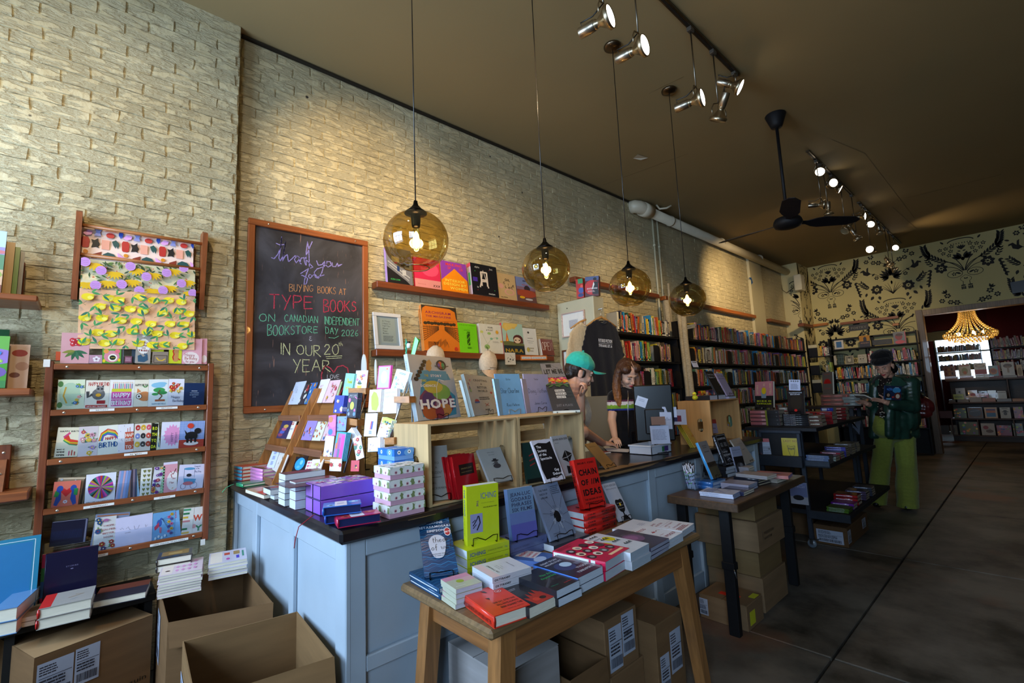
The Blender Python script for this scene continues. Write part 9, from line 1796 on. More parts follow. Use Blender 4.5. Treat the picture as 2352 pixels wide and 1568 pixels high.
def spot(x,y,z,d,label,lit=1.0,s=1.0,short=False):
 d=Vector(d).normalized();o=empty('track_spotlight',(x,y,ZC-.023),label,'spotlight','metal spotlight heads on the ceiling tracks');L=VC(x,y,ZC-.023);c=VC(x,y,z)-L;MB().bbox((-.017,-.025,-.03),(.017,.025,0),'#4a443c',.003).bd('track_adapter','plastic',o);side=d.cross(VZ);side=side.normalized()if side.length>.1 else VC(0,1,0);ytop=c+VZ*.095*s
 if(ytop-VC(0,0,-.03)).length>.03:
  MB().tube([VC(0,0,-.03),ytop],.005,'#8a8276',8).bd('stem','metal',o)
 mb=MB();up_=VZ;mb.tube([c+side*.066*s,c+side*.068*s+up_*.04*s,c+side*.045*s+up_*.08*s,ytop,c-side*.045*s+up_*.08*s,c-side*.068*s+up_*.04*s,c-side*.066*s],.0045,'#a89a84',6);mb.bd('yoke','metal',o);MB().lathe([(0,-.150*s),(.029*s,-.148*s),(.030*s,-.145*s),(.030*s,-.058*s),(.026*s,-.055*s)],'#b8ab98',20,c,True,d).bd('barrel','metal',o);MB().lathe([(.0262*s,-.058*s),(.0262*s,-.045*s),(.0205*s,-.04*s),(.022*s,-.03*s),(.048*s,.008*s),(.058*s,.014*s),(.062*s,.018*s),(.062*s,.038*s),(.057*s,.040*s),(.055*s,.036*s)],'#b8a88c',22,c,True,d).bd('lamp_ring','metal',o)
 MB().lathe([(0,.034*s),(.052*s,.034*s),(.055*s,.036*s)],'#fff2dc'if lit>.5 else '#8a7a5c',22,c,True,d).bd('lens','lamp_glow'if lit>.5 else 'gloss',o);mb=MB();b=c-d*.13*s;mb.tube([b+VZ*.03*s,b+VZ*.06*s-d*.01,b*.5+ytop*.5+VZ*.01,ytop],.0035,'#1d1a18',6);mb.bd('cable','plastic',o)
 return o
TX=-1.31
track(TX,.2,3.76,'nearest metal lighting track on the ceiling above the pendants')
track(-1.35,5.62,7.5,'middle metal lighting track beyond the ceiling fan')
track(-1.36,7.85,10.9,'farthest metal lighting track close to the patterned wall')
D=lambda r_,u_,f_:RT*r_+UP*u_+FW*f_
H=[((1388,45),D(.8,.12,-.6),1,'nearest lit spotlight head, top edge of the photo'),((1468,110),D(.72,.05,-.68),1,'lit spotlight head just right of the bronze canopy'),((1601,229),D(.75,.1,-.62),1,'lit spotlight head at the lower end of the nearest track'),((1652,265),D(-.15,-.85,.35),0,'dark downward spotlight head below the nearest track'),((1690,198),D(.75,-.45,-.4),1,'lit spotlight head at the very end of the nearest track'),((1884,392),D(-.5,-.6,-.6),1,'lit head tipped down left, first on the middle track'),((1911,421),D(-.1,-.1,-1),1,'bright round head facing the camera on the middle track'),((1924,433),D(.7,-.45,-.5),1,'lit head turned right behind the round bright one'),((1887,470),D(.85,-.05,-.5),1,'low hanging lit head left on the middle track'),((1903,488),D(0,-.95,-.1),0,'low hanging head pointing straight down on the middle track'),((1943,527),D(-.6,-.65,-.2),0,'unlit-looking head near the fan blade tip'),((1968,545),D(.3,-.8,-.3),0,'lowest head of the middle track with a looped yoke'),((1981,497),D(.6,-.05,-.7),1,'first lit head on the farthest track'),((2001,513),D(-.6,-.5,-.5),1,'second lit head on the farthest track, tipped down'),((2021,532),D(0,-.9,-.3),0,'third head on the farthest track, pointing down'),((2000,573),D(-.85,.0,-.5),1,'low hanging lit head on the farthest track, disc turned left'),((2055,570),D(-.3,.1,-.9),1,'bright round head on the farthest track facing the camera'),((2043,606),D(.1,-.8,-.5),0,'lowest head on the farthest track'),((2053,618),D(.4,-.6,-.6),0,'small head under the lowest one on the farthest track')]
for q,d,lit,lab in H:
 p=onx(*q,TX if q[0]<1750 else-1.35);spot(p.x,p.y,p.z,d,lab,lit,1.0 if q[0]<1750 else .84)
fn=empty('ceiling_fan',(-1.33,4.63,ZC),'black three-bladed ceiling fan on a long rod','fan')
MB().lathe([(0,0),(.085,0),(.088,-.006),(.055,-.10),(.045,-.125),(0,-.13)],'#121114',24).bd('ceiling_mount','black_matte',fn)
MB().tube([(0,0,-.12),(0,0,-.97)],.0135,'#121114',12).bd('down_rod','black_matte',fn)
MB().lathe([(0,-.93),(.022,-.935),(.03,-.975),(.10,-1.0),(.112,-1.02),(.118,-1.045),(.105,-1.075),(.06,-1.09),(0,-1.093)],'#121114',28).bd('motor_housing','black_matte',fn)
hz=-1.045
for tip in((1665,555),(1972,506),(1822,437)):
 T=onz(*tip,ZC+hz)-VC(-1.33,4.63,ZC+hz);T.z=0;d=T.normalized()*.62;u=d.normalized();v=VZ.cross(u);mb=MB();vs,n=[],9
 for i in RN(n):
  t=i/(n-1);s_=.10+.54*t;w=(.022+.062*min(1,max(0,(t-.12)*5)))*(1-.25*t)*(1 if i<n-1 else .35);tw=.30*(1-.4*t);c=u*s_
  for sg,dz in((1,1),(-1,-1)):
   for e in(0,.005):
    vs.append(c+v*w*sg*cos(tw)+VZ*(hz-w*sg*sin(tw)*1.0+e))
 fs=[]
 for i in RN(n-1):
  a,b=4*i,4*i+4;fs+=[(a+1,b+1,b+3,a+3),(a,a+2,b+2,b),(a,b,b+1,a+1),(a+2,a+3,b+3,b+2)]
 fs+=[(0,1,3,2),(4*n-4,4*n-2,4*n-1,4*n-3)];mb.add(vs,fs,'#17141a');mb.bd('blade','black_matte',fn)
cl=empty('chandelier',(-.70,11.85,3.0),'beaded crystal basket chandelier glowing in the opening to the red room','chandelier')
CB_='#d8a448'
MB().tube([(0,0,0),(0,0,-.45)],.006,'#5a4a2a',6).tube([(.10*cos(a),.10*sin(a),-.46)for a in[2*pi*i/20 for i in RN(21)]],.006,'#8a6a2a',6,cap=False).bd('crown_ring','metal',cl)
for k in RN(22):
 a=2*pi*k/22;mb=MB()
 for i in RN(15):
  t=i/14;r=.11+.02*t+.22*t**2.6;z=-.46-.40*t;mb.sph((r*cos(a),r*sin(a),z),.0095+.004*t,CB_,6,4)
 mb.bd('bead_strand','crystal_glow',cl)
for ring,(r,z,L)in en(((.36,-.86,.075),(.345,-.905,.06),(.29,-.95,.05),(.22,-.985,.045),(.13,-1.01,.045))):
 MB().tube([(r*cos(a),r*sin(a),z)for a in[2*pi*i/32 for i in RN(33)]],.005,'#a8802c',6,cap=False).bd('ring','metal',cl);mb=MB();n=int(r*110)
 for k in RN(n):
  a=2*pi*k/n;mb.lathe([(0,0),(.010,-.01),(.009,-L*.6),(0,-L)],CB_,5,(r*cos(a),r*sin(a),z))
 o=mb.bd('crystal_fringe','crystal_glow',cl);o['kind']='stuff'
for k in RN(5):
 a=2*pi*k/5;MB().sph((.18*cos(a),.18*sin(a),-.87),.022,'#ffe2a8',8,6,(1,1,1.4)).bd('bulb','filament_glow',cl)
l_=light('POINT','chandelier_light',(-.70,11.85,2.12),5,(1,.68,.36),shadow_soft_size=.15)
# PEOPLE
def pp(x,y,depth):
 return CAM+ray(x,y)*depth
def axes(f,up=VZ):
 f=Vector(f).normalized();r=f.cross(up).normalized();u=r.cross(f)
 return r,f,u
def head_parts(c,f,s=1.0,up=VZ,jaw=1.0):
 r,f,u=axes(f,up);A=Matrix((r,f,u)).transposed();P=lambda x,y,z:c+(r*x+f*y+u*z)*s;S=lambda*a:tuple(q*s for q in a);out=[E(P(0,-.012,.032),S(.074,.092,.080),A),E(P(0,.030,-.020),S(.061,.062,.075),A),E(P(0,.042,-.068),S(.044*jaw,.045,.040),A),('e',P(0,.072,-.098),S(.020*jaw,.014,.014),A),E(P(.042*jaw,.010,-.072),S(.016,.030,.022),A),E(P(-.042*jaw,.010,-.072),S(.016,.030,.022),A),('e',P(.032,.066,-.030),S(.022,.020,.022),A),E(P(-.032,.066,-.030),S(.022,.020,.022),A),CC(P(-.036,.080,.022),P(.036,.080,.022),.009*s,.009*s),('c',P(0,.088,.010),P(0,.108,-.030),.0065*s,.0095*s),E(P(.010,.098,-.034),S(.007,.009,.006),A),E(P(-.010,.098,-.034),S(.007,.009,.006),A),('e',P(0,.080,-.060),S(.020,.014,.014),A)]
 for sg in(-1,1):
  out+=[E(P(sg*.076,-.006,-.012),S(.009,.020,.030),A),E(P(sg*.083,-.014,.002),S(.006,.014,.018),A)]
 return out
def face_details(c,f,s,parent,up=VZ,brow='#3a281c',lip='#a8484a',iris='#3a4a3a',lid=.5):
 r,f,u=axes(f,up);A=Matrix((r,f,u)).transposed();O=Vector(parent.location);P=lambda x,y,z:c+(r*x+f*y+u*z)*s-O
 for sg in(-1,1):
  mb=MB();M=A.to_4x4();M.translation=P(sg*.030,.0755,.004);mb.M=M;mb.sph((0,-.001*s,-.001*s),.0105*s,'#b8aca0',12,8,(1,1,.62));mb.sph((0,.0062*s,-.002*s),.0058*s,iris,10,6);mb.sph((0,.0095*s,-.002*s),.0032*s,'#0d0b0a',8,6);mb.bd('eye','gloss',parent);MB().tube([P(sg*.017,.088,.009-.004*lid),P(sg*.030,.0905,.0125-.005*lid),P(sg*.044,.080,.007-.004*lid)],[.0018*s,.0026*s,.0014*s],'#3a2620',6).bd('eyelashes','hair',parent)
  MB().tube([P(sg*.014,.0925,.026),P(sg*.032,.0925,.032),P(sg*.050,.079,.025)],[.0030*s,.0030*s,.0014*s],brow,6).bd('eyebrow','hair',parent)
 MB().tube([P(-.022,.084,-.0615),P(-.008,.0945,-.0575),P(0,.0945,-.059),P(.008,.0945,-.0575),P(.022,.084,-.0615)],[.0016*s,.0042*s,.0036*s,.0042*s,.0016*s],lip,7).tube([P(-.020,.084,-.0635),P(0,.093,-.069),P(.020,.084,-.0635)],[.0016*s,.0055*s,.0016*s],lip,7).bd('lips','skin',parent)
def hand_parts(w,d,n,s=1.0,curl=(.5,.5,.5,.5),thumb=1,spread=.0,r=.0085,tc=.6):
 d=Vector(d).normalized();n=(Vector(n)-d*Vector(n).dot(d)).normalized();x=d.cross(n)*thumb;A=Matrix((x,d,n)).transposed();P=lambda a,b,c:w+(x*a+d*b+n*c)*s;out=[E(P(0,.045,0),(.036*s,.048*s,.014*s),A),E(P(-.012,.072,.001),(.022*s,.018*s,.0125*s),A),E(P(.014,.072,.001),(.022*s,.018*s,.0125*s),A),CC(w,P(0,.03,0),.022*s,.021*s)]
 for i,(a,L)in en(((.029,.072),(.010,.080),(-.010,.075),(-.028,.058))):
  base=P(a,.082-(.008 if i==3 else 0),.002);ang=.0;p=base;sx=(a/.03)*spread;k=curl[i];rr_=r*s*(1-.08*(i==3))
  for j,fr_ in en((.45,.32,.23)):
   ang+=k*(.75,1.0,.8)[j];q=p+(d*cos(ang)+x*sx*cos(ang)-n*sin(ang))*L*fr_*s;out.append(CC(p,q,rr_*(1-.1*j),rr_*(.9-.1*j)));p=q
  out.append(CC(P(a*.8,.045,0),base,.009*s,rr_))
 t0=P(.026,.022,-.004);t1=t0+(x*.75+d*.6-n*.35*tc).normalized()*.040*s;t2=t1+(x*.35*(1-tc)+d*.85-n*.5*tc).normalized()*.030*s;t3=t2+(x*.1*(1-2*tc)+d*.9-n*.5*tc).normalized()*.024*s;out+=[CC(t0,t1,.0125*s,.0105*s),CC(t1,t2,.0105*s,.009*s),CC(t2,t3,.009*s,.0075*s)]
 return out
SKIN='#d9a68c'
DM=3.16
man=empty('person',(-2.2,2.35,0),'person in a teal cap leaning on the counter, chin resting on one hand','person')
g6=pz((1240,780),5.6)
mp_=lambda x,y,d=.0:pp(*g6(x,y),DM+d)
fm=(RT*.93+FW*.06-UP*.30)
upm=(UP*.95+RT*.28+FW*.05).normalized()
hc=mp_(512,420,.05)
sH=.96
sk=head_parts(hc,fm,sH,upm,1.08)
neck0=mp_(425,590,.03)
sk+=[CC(hc-upm*.045-fm.normalized()*.025,neck0,.052,.056),CC(neck0,mp_(380,760,.06),.056,.075)]
wr=mp_(528,735,-.05)
el=mp_(505,1010,-.02)
sk+=[CC(el,wr,.042,.026)]
sk+=hand_parts(wr,(RT*.40+UP*.80-FW*.30),(RT*.85-FW*.45-UP*.25),.84,curl=(1.05,1.0,1.0,1.0),thumb=-1,r=.0088,tc=.3,spread=.12)
sk+=[CC(el,mp_(370,930,.10),.044,.052)]
w2=mp_(800,1320,-.02)
hand_t=onz(*g6(1010,1345),.935)
w2=onz(*g6(810,1330),.955)
e2=mp_(560,1190,-.02)
sk+=[CC(e2,w2,.042,.026),CC(mp_(400,1000,.12),e2,.052,.044)]
sk+=hand_parts(w2,(hand_t-w2),VZ*.9+FW*-.3,.95,curl=(.28,.28,.30,.32),thumb=-1,spread=.15,r=.009)
blob('body_skin',sk,.0042,SKIN,'skin',man,2,.5)
face_details(hc,fm,sH,man,upm,brow='#2b1d14',lip='#b06a60')
to=[E(mp_(330,940,.22),(.20,.17,.20)),E(mp_(330,1150,.30),(.18,.15,.22)),CC(mp_(395,780,.10),mp_(340,880,.16),.085,.13),CC(mp_(400,880,.12),mp_(395,960,.12),.075,.07),CC(mp_(330,880,.24),mp_(330,1300,.36),.15,.14)]
blob('t_shirt',to,.010,'#cfcabd','cloth',man,4,.6,.004)
hip=mp_(330,1300,.38)
tr=[CC(hip,VC(hip.x+.02,hip.y+.1,.48),.14,.085),CC(hip,VC(hip.x-.02,hip.y-.12,.48),.14,.085),CC(VC(hip.x+.02,hip.y+.1,.48),VC(hip.x-.05,hip.y+.1,.09),.085,.06),CC(VC(hip.x-.02,hip.y-.12,.48),VC(hip.x-.08,hip.y-.12,.09),.085,.06)]
blob('trousers',tr,.012,'#1f2430','cloth',man,4,.6,.004)
r_,f_,u_=axes(fm,upm)
Ah=Matrix((r_,f_,u_)).transposed()
HP=lambda x,y,z:hc+(r_*x+f_*y+u_*z)*sH
blob('hair',[E(HP(0,-.035,.012),(.082*sH,.082*sH,.066*sH),Ah),E(HP(0,-.065,-.035),(.064*sH,.045*sH,.045*sH),Ah),E(HP(.072,.012,-.004),(.012,.018,.030),Ah),E(HP(-.072,.012,-.004),(.012,.018,.030),Ah)],.005,'#2b2019','hair',man,2,.5,.0025,60)
cap_p=[E(HP(0,-.014,.062),(.092*sH,.108*sH,.072*sH),Ah),E(HP(0,-.02,.085),(.080*sH,.092*sH,.062*sH),Ah)]
cap=blob('cap',cap_p,.005,'#2fae9c','cloth',man,3,.5,.0015,40,cuts=[(HP(0,0,.034),-u_)])
mb=MB()
n=16
vs=[]
O=Vector(man.location)
for i in RN(n+1):
 a=pi*i/n;x,y=cos(a)*.075,.070+sin(a)*.028;xo,yo=cos(a)*.080,.085+sin(a)*.098;vs+=[HP(x,y,.040)-O,HP(xo,yo,.040-.018*(cos(a)**2)+.012*sin(a))-O,HP(xo,yo,.037-.018*(cos(a)**2)+.012*sin(a))-O,HP(x,y,.036)-O]
mb.add(vs,[q for i in RN(n)for q in((4*i,4*i+4,4*i+5,4*i+1),(4*i+3,4*i+2,4*i+6,4*i+7),(4*i+1,4*i+5,4*i+6,4*i+2))],'#2ba593',True)
mb.bd('cap_visor','cloth',man)
MB().sph(HP(0,-.02,.150)-O,.008,'#2fae9c',10,6).bd('cap_button','cloth',man)
DG=3.86
girl=empty('person',(-2.25,3.25,0),'person with long brown hair and a black zip top with white and green stripes','person')
gp=lambda x,y,d=.0:pp(*g6(x,y),DG+d)
fg=(-FW*.86+RT*.28-UP*.42)
upg=(UP*.92-FW*.35+RT*.02).normalized()
hg=gp(1128,445,.03)
sG=.98
sk=head_parts(hg,fg,sG,upg,.92)
sk+=[CC(hg-VZ*.07+FW*.02,gp(1130,640,.05),.043,.048)]
shl,shr=gp(960,740,.04),gp(1290,725,.06)
elb,wrl=gp(925,1035,-.03),gp(965,1255,-.16)
sk+=[CC(shl,elb,.045,.036),CC(elb,wrl,.036,.024),CC(shr,gp(1340,1000,.05),.045,.036),CC(gp(1340,1000,.05),gp(1290,1230,-.16),.036,.024)]
sk+=hand_parts(wrl,(gp(1010,1330,-.26)-wrl),VZ,.86,curl=(.25,.25,.28,.3),thumb=1,r=.0075)
sk+=hand_parts(gp(1290,1230,-.16),(-FW*.7-UP*.25),VZ,.86,curl=(.3,.3,.3,.3),thumb=-1,r=.0075)
blob('body_skin',sk,.0042,'#e0b49c','skin',girl,2,.5)
face_details(hg,fg,sG,girl,upg,brow='#6a4a34',lip='#b03a44',lid=1.6)
zst=lambda c:('#17161c')
w_top,w_bot=gp(1080,790).z,gp(1080,832).z
g_bot=gp(1080,882).z
def top_col(c):
 z=c.z+.02*0
 if w_bot<z<w_top:
  return '#dcd9e0'
 if g_bot<z<=w_bot:
  return '#7fae3a'
 if w_top<=z<w_top+.012:
  return '#5a2a4a'
 if g_bot-.012<z<=g_bot:
  return '#2b3a9a'
 return '#131217'
tp=[CC(shl+VZ*.0,shr,.058,.058),E(gp(1130,830,.07),(.165,.165,.15)),E(gp(1130,1000,.08),(.15,.15,.18)),E(gp(1135,1200,.09),(.15,.15,.16)),CC(gp(1128,655,.05),gp(1128,720,.07),.058,.09),CC(gp(1050,820,.0),gp(1210,820,.0),.075,.075),('c',shl,shl.lerp(elb,.45),.062,.056),CC(shr,shr.lerp(gp(1340,1000,.05),.45),.062,.056)]
blob('zip_top',tp,.007,top_col,'cloth',girl,4,.6,.002)
mb=MB()
O=Vector(girl.location)
zp=[gp(1132,655,-.04),gp(1136,740,-.085),gp(1134,830,-.115),gp(1136,1000,-.11),gp(1142,1250,-.10)]
mb.tube([q-O for q in zp],.0035,'#c9ccd4',6)
mb.bd('zipper','metal',girl)
hip=gp(1135,1300,.12)
blob('trousers',[E((hip.x,hip.y,.88),(.15,.17,.14)),CC((hip.x,hip.y+.09,.85),(hip.x,hip.y+.1,.1),.09,.06),CC((hip.x,hip.y-.09,.85),(hip.x,hip.y-.1,.1),.09,.06)],.012,'#23242c','cloth',girl,4,.6,.003)
r_,f_,u_=axes(fg,upg)
Ag=Matrix((r_,f_,u_)).transposed()
GP=lambda x,y,z:hg+(r_*x+f_*y+u_*z)*sG
def hair_col(c):
 t=min(1,max(0,(hg.z+.02-c.z)/.22));a,b=(74,46,32),(168,112,66)
 return tuple(a[i]+(b[i]-a[i])*t for i in RN(3))
hp=[E(GP(0,-.03,.045),(.086,.092,.083),Ag),E(GP(.045,.030,.070),(.044,.050,.040),Ag),E(GP(-.045,.030,.070),(.044,.050,.040),Ag)]
for sg,xs in((-1,(1010,990,985,1000,1035)),(1,(1235,1262,1270,1262,1225))):
 ys=(400,500,620,740,860)if sg<0 else(400,500,590,670,760);pts=[gp(x,y,-.005-.012*i)for i,(x,y)in en(zip(xs,ys))];rads=(.030,.034,.036,.034,.016)
 for i in RN(4):
  hp.append(CC(pts[i],pts[i+1],rads[i],rads[i+1]))
 pts2=[p+FW*.05+(RT*-.012*sg)for p in pts]
 for i in RN(4):
  hp.append(CC(pts2[i],pts2[i+1],rads[i],rads[i+1]))
hp+=[CC(gp(1060,480,.12),gp(1060,720,.13),.05,.05),CC(gp(1190,480,.12),gp(1190,700,.13),.05,.05)]
blob('hair',hp,.006,hair_col,'hair',girl,2,.5,.004,70)
MB().tube([GP(.0,.092,.072)-O,GP(0,.075,.105)-O,GP(0,.02,.132)-O],.0022,'#caa28c',6).bd('hair_parting','skin',girl)
DW=5.07
wom=empty('person',(-1.11,6.42,0),'person in a black hat, dark green leather jacket and lime wide trousers, reading','person')
gW=pz((1900,780),3.921)
wpn=lambda x,y,d=.0:pp(*gW(x,y),DW+d)
fw=(-RT*.80-FW*.52-UP*.40)
upw=(UP*.93-RT*.30).normalized()
hw=wpn(515,240,.03)
sW=.98
O=Vector(wom.location)
sk=head_parts(hw,fw,sW,upw,.9)
sk+=[CC(hw-VZ*.06+RT*.02,wpn(565,345,.06),.042,.05)]
wl,wrr=wpn(345,560,.02),wpn(540,560,-.10)
wrR,wrL=wpn(520,560,-.12),wpn(355,575,.06)
sk+=[CC(wpn(640,600,-.10),wrR,.035,.026),CC(wpn(420,600,.12),wrL,.035,.026)]
sk+=hand_parts(wrR,(wpn(430,535,-.10)-wrR),-VZ*.8-FW*.5,.88,curl=(-.15,-.18,-.2,-.2),thumb=1,r=.0078)
sk+=hand_parts(wrL,(wpn(290,545,.04)-wrL),-VZ*.8-FW*.5,.88,curl=(-.2,-.22,-.25,-.25),thumb=-1,r=.0078)
blob('body_skin',sk,.0045,'#c9967e','skin',wom,2,.5)
face_details(hw,fw,sW,wom,upw,brow='#2b1d18',lip='#a02a34',lid=1.8)
bl=[E(wpn(520,430,.10),(.13,.13,.15)),E(wpn(500,580,.12),(.13,.12,.15)),CC(wpn(560,340,.06),wpn(540,390,.08),.06,.10),E(wpn(490,650,.12),(.14,.13,.08))]
blob('blouse',bl,.008,'#1f1512','cloth',wom,3,.6)
mb=MB()
rr=RR(5)
for k in RN(34):
 x,y=rr.uniform(465,590),rr.uniform(345,640);c=wpn(x-.25*(y-345)*.15,y,-.055);mb.sph(c-O,.0045,'#b8a08a',6,4)
o=mb.bd('blouse_dots','cloth',wom)
o['kind']='stuff'
sR,sL=wpn(745,395,-.02),wpn(450,385,.16)
eR=wpn(770,600,-.10)
eL=wpn(400,600,.20)
JK='#1c3a30'
jk=[CC(sR,sL,.085,.075),E(wpn(690,430,.06),(.14,.15,.15)),E(wpn(680,560,.06),(.155,.16,.17)),E(wpn(670,700,.06),(.165,.17,.18)),CC(wpn(600,800,-.02),wpn(745,800,.06),.075,.085),CC(wpn(560,700,-.06),wpn(560,850,-.06),.045,.045),('c',wpn(570,420,-.03),wpn(555,700,-.05),.05,.055),CC(wpn(600,640,-.03),wpn(600,880,-.02),.06,.06),CC(wpn(660,700,-.02),wpn(670,880,0),.08,.085),CC(wpn(740,700,.05),wpn(740,850,.05),.09,.09),CC(wpn(585,840,-.03),wpn(745,840,.04),.055,.085),('c',sR,eR,.078,.072),CC(eR,wpn(590,585,-.13),.068,.052),('c',sL,wpn(430,560,.16),.07,.06),CC(wpn(430,560,.16),wpn(385,590,.10),.058,.05),CC(wpn(432,420,.10),wpn(418,860,.10),.045,.055),CC(wpn(425,560,.14),wpn(425,860,.16),.05,.06)]
hemz=wpn(600,890,0).z
blob('leather_jacket',jk,.009,JK,'leather',wom,3,.6,.008,9,cuts=[(VC(0,0,hemz),VC(0,0,-1))])
MB().add([wpn(590,330,-.06)-O,wpn(660,345,-.09)-O,wpn(720,400,-.11)-O,wpn(620,440,-.12)-O,wpn(575,400,-.10)-O],[(0,1,2,3,4)],'#25483c').add([wpn(470,345,.04)-O,wpn(430,370,.04)-O,wpn(425,430,.02)-O,wpn(465,410,.0)-O],[(0,1,2,3)],'#25483c').bd('jacket_collar','leather',wom)
TR='#7f8738'
ank1,ank2=onz(*gW(450,1455),.06),onz(*gW(725,1500),.04)
hipc=wpn(600,800,.08)
blob('wide_trousers',[E(hipc,(.16,.16,.14)),CC(wpn(520,840,.08),wpn(480,1150,.12),.095,.095),CC(wpn(480,1150,.12),ank1,.095,.088),CC(wpn(690,840,.06),wpn(715,1150,.04),.105,.10),CC(wpn(715,1150,.04),ank2,.10,.098),('c',wpn(485,690,.06),wpn(500,800,.04),.07,.10)],.010,TR,'cloth',wom,3,.6,.006,7,cuts=[(VC(0,0,.035),VC(0,0,-1)),(wpn(500,672,0),VC(0,0,1))])
for a in(ank1,ank2):
 MB().sph((a.x-.0-O.x,a.y-O.y,.045),.052,'#0f0e10',12,8,(1.0,1.9,.75)).bd('shoe','leather',wom)
mb=MB()
bc=wpn(482,672,-.05)
mb.tube([wpn(440,672,-.0)-O,bc-O,wpn(525,676,-.06)-O],.016,'#1b1614',8)
mb.bd('belt','leather',wom)
mb=MB()
for dx,dy in((-.02,.02),(.02,.02),(-.02,-.02),(.02,-.02),(0,.028),(0,-.028)):
 mb.sph(bc+RT*dx+UP*dy-FW*.02-O,.010,'#c9c4ba',8,6)
o=mb.bd('belt_buckle','metal',wom)
o['kind']='stuff'
r_,f_,u_=axes(fw,upw)
Aw=Matrix((r_,f_,u_)).transposed()
WP=lambda x,y,z:hw+(r_*x+f_*y+u_*z)*sW
blob('hat',[E(WP(0,.0,.080),(.104,.122,.050),Aw),E(WP(.01,-.045,.115),(.100,.105,.062),Aw),E(WP(0,-.08,.10),(.08,.07,.06),Aw)],.006,'#0e0d10','cloth',wom,3,.5,.003,30)
blob('hair',[E(WP(0,-.05,.0),(.083,.066,.080),Aw),E(WP(0,.070,.058),(.060,.030,.014),Aw),E(WP(-.03,-.075,-.06),(.05,.04,.06),Aw)],.005,'#120e0e','hair',wom,2,.5,.003,50)
MB().sph(WP(.084,-.012,-.045)-O,.005,'#c9c0a8',8,6).bd('earring','metal',wom)
bag=empty('shoulder_bag',wpn(835,620,.12),'dark red patent shoulder bag hanging at the hip of the person in the black hat','bag')
O2=Vector(bag.location)
bg=blob('bag_body',[E(wpn(860,600,.12),(.10,.08,.11)),E(wpn(835,660,.12),(.11,.08,.06)),E(wpn(880,570,.12),(.06,.06,.06))],.008,'#5a1418','gloss',bag,3,.6,.008,16)
MB().tube([wpn(870,540,.12)-O2,wpn(800,430,.0)-O2,wpn(720,335,-.04)-O2,wpn(700,330,.06)-O2,wpn(830,500,.2)-O2],.012,'#4a1014',8).bd('strap','leather',bag)
bk=empty('book',wpn(340,520,0),'open white paperback held in the hands of the person in the black hat','book')
O3=Vector(bk.location)
for(a,b,c,d)in((wpn(240,492,-.03),wpn(335,494,-.03),wpn(360,520,.10),wpn(262,512,.10)),(wpn(335,494,-.03),wpn(430,535,-.06),wpn(450,548,.06),wpn(360,520,.10))):
 mb=MB();e=VZ*.012;q=[a-O3,b-O3,c-O3,d-O3];mb.add(q+[v-e for v in q],[(0,1,2,3),(7,6,5,4),(0,4,5,1),(1,5,6,2),(2,6,7,3),(3,7,4,0)],'#c9c4bc');mb.bd('page_block','pages',bk)
nW=(-FW*.94+RT*.1).normalized()
cob(wpn(600,500,-.175),nW,gW(515,538),gW(665,545),gW(515,412),[RC(0,0,1,1,'#1b2a4a'),E(.3,.75,.2,.1,'#3a6ab0'),E(.7,.7,.25,.2,'#3f8fc0'),E(.2,.3,.17,.22,'#17161a'),E(.22,.33,.09,.12,'#a88a74'),RC(.1,0,.4,.12,'#6fa0c0'),('e',.78,.3,.2,.26,'#6a2a1c'),E(.78,.28,.12,.16,'#d8c8b4'),E(.5,.2,.07,.06,'#c83a2c'),TX_(.6,.85,.85,.93,1,'#c9d0dc'),LN([(.1,.9),(.4,.6),(.5,.85)],.004,'#17161a')],'#22406a','blue comic book with two drawn faces held under the green leather sleeve',t=.012,name='comic_book',cat='book',mat='gloss')
# CASH DESK ITEMS
mon=empty('monitor',(-1.90,3.02,CT+.001),'black computer monitor seen from behind with a white note on it','monitor')
m1,m2_=ony(1457,940,2.86),ony(1547,940,3.02)
u=(m2_-m1)
u.z=0
W_m=u.length
u.normalize()
n_=u.cross(VZ)
O4=Vector(mon.location)
zt=ony(1460,885,2.86).z
M=Matrix((u,VZ,n_)).transposed().to_4x4()
M.translation=VC(m1.x,m1.y,CT+.08)-O4
mb=MB()
mb.M=M
mb.bbox((0,0,-.03),(W_m,zt-CT-.08,0),'#08080a',.008)
mb.bbox((W_m*.25,.05,-.0),(W_m*.75,.22,.02),'#0a0a0d',.008)
mb.bd('screen_housing','plastic',mon)
mb=MB()
mb.M=M
mb.bbox((W_m*.45,-.075,-.02),(W_m*.55,.1,0),'#121217',.004)
mb.bbox((W_m*.25,-.079,-.08),(W_m*.75,-.070,.08),'#121217',.003)
mb.bd('stand','plastic',mon)
cob(VC(m1.x,m1.y,0)+n_*.022,n_,(1458,929),(1482,937),(1459,906),[TX_(.2,.5,.8,.8,2,'#9aa0b4')],'#c4c8d8','white paper note stuck to the back of the monitor',t=.001,name='paper_note',cat='note')
for(q,w,d,h,col,lab,nm,cat)in(((1472,1018),.15,.06,.065,'#1b1c24','small black box with a pale sticker at the front of the cash desk','card_reader','card reader'),):
 P=onz(*q,CT);o=MB().bbox((0,0,0),(.07,.12,.075),col,.006).bd(nm,'plastic',None,(P.x-.07,P.y,CT+.001));tag(o,lab,cat);MB().box((.0705,.02,.025),(.071,.055,.065),'#b4c8c0').bd('sticker','print',o)
P=onz(1499,1046,CT)
ty=empty('tray',(P.x-.1,P.y,CT+.001),'white plastic tray with a colourful sticker on the counter edge','tray')
mb=MB()
x0,x1,y0,y1,h=-.08,.095,.0,.25,.062
for a,b in(((x0,y0,0),(x1,y1,.004)),((x0,y0,0),(x1,y0+.004,h)),((x0,y1-.004,0),(x1,y1,h)),((x0,y0,0),(x0+.004,y1,h)),((x1-.004,y0,0),(x1,y1,h))):
 mb.box(a,b,'#d4d8e4')
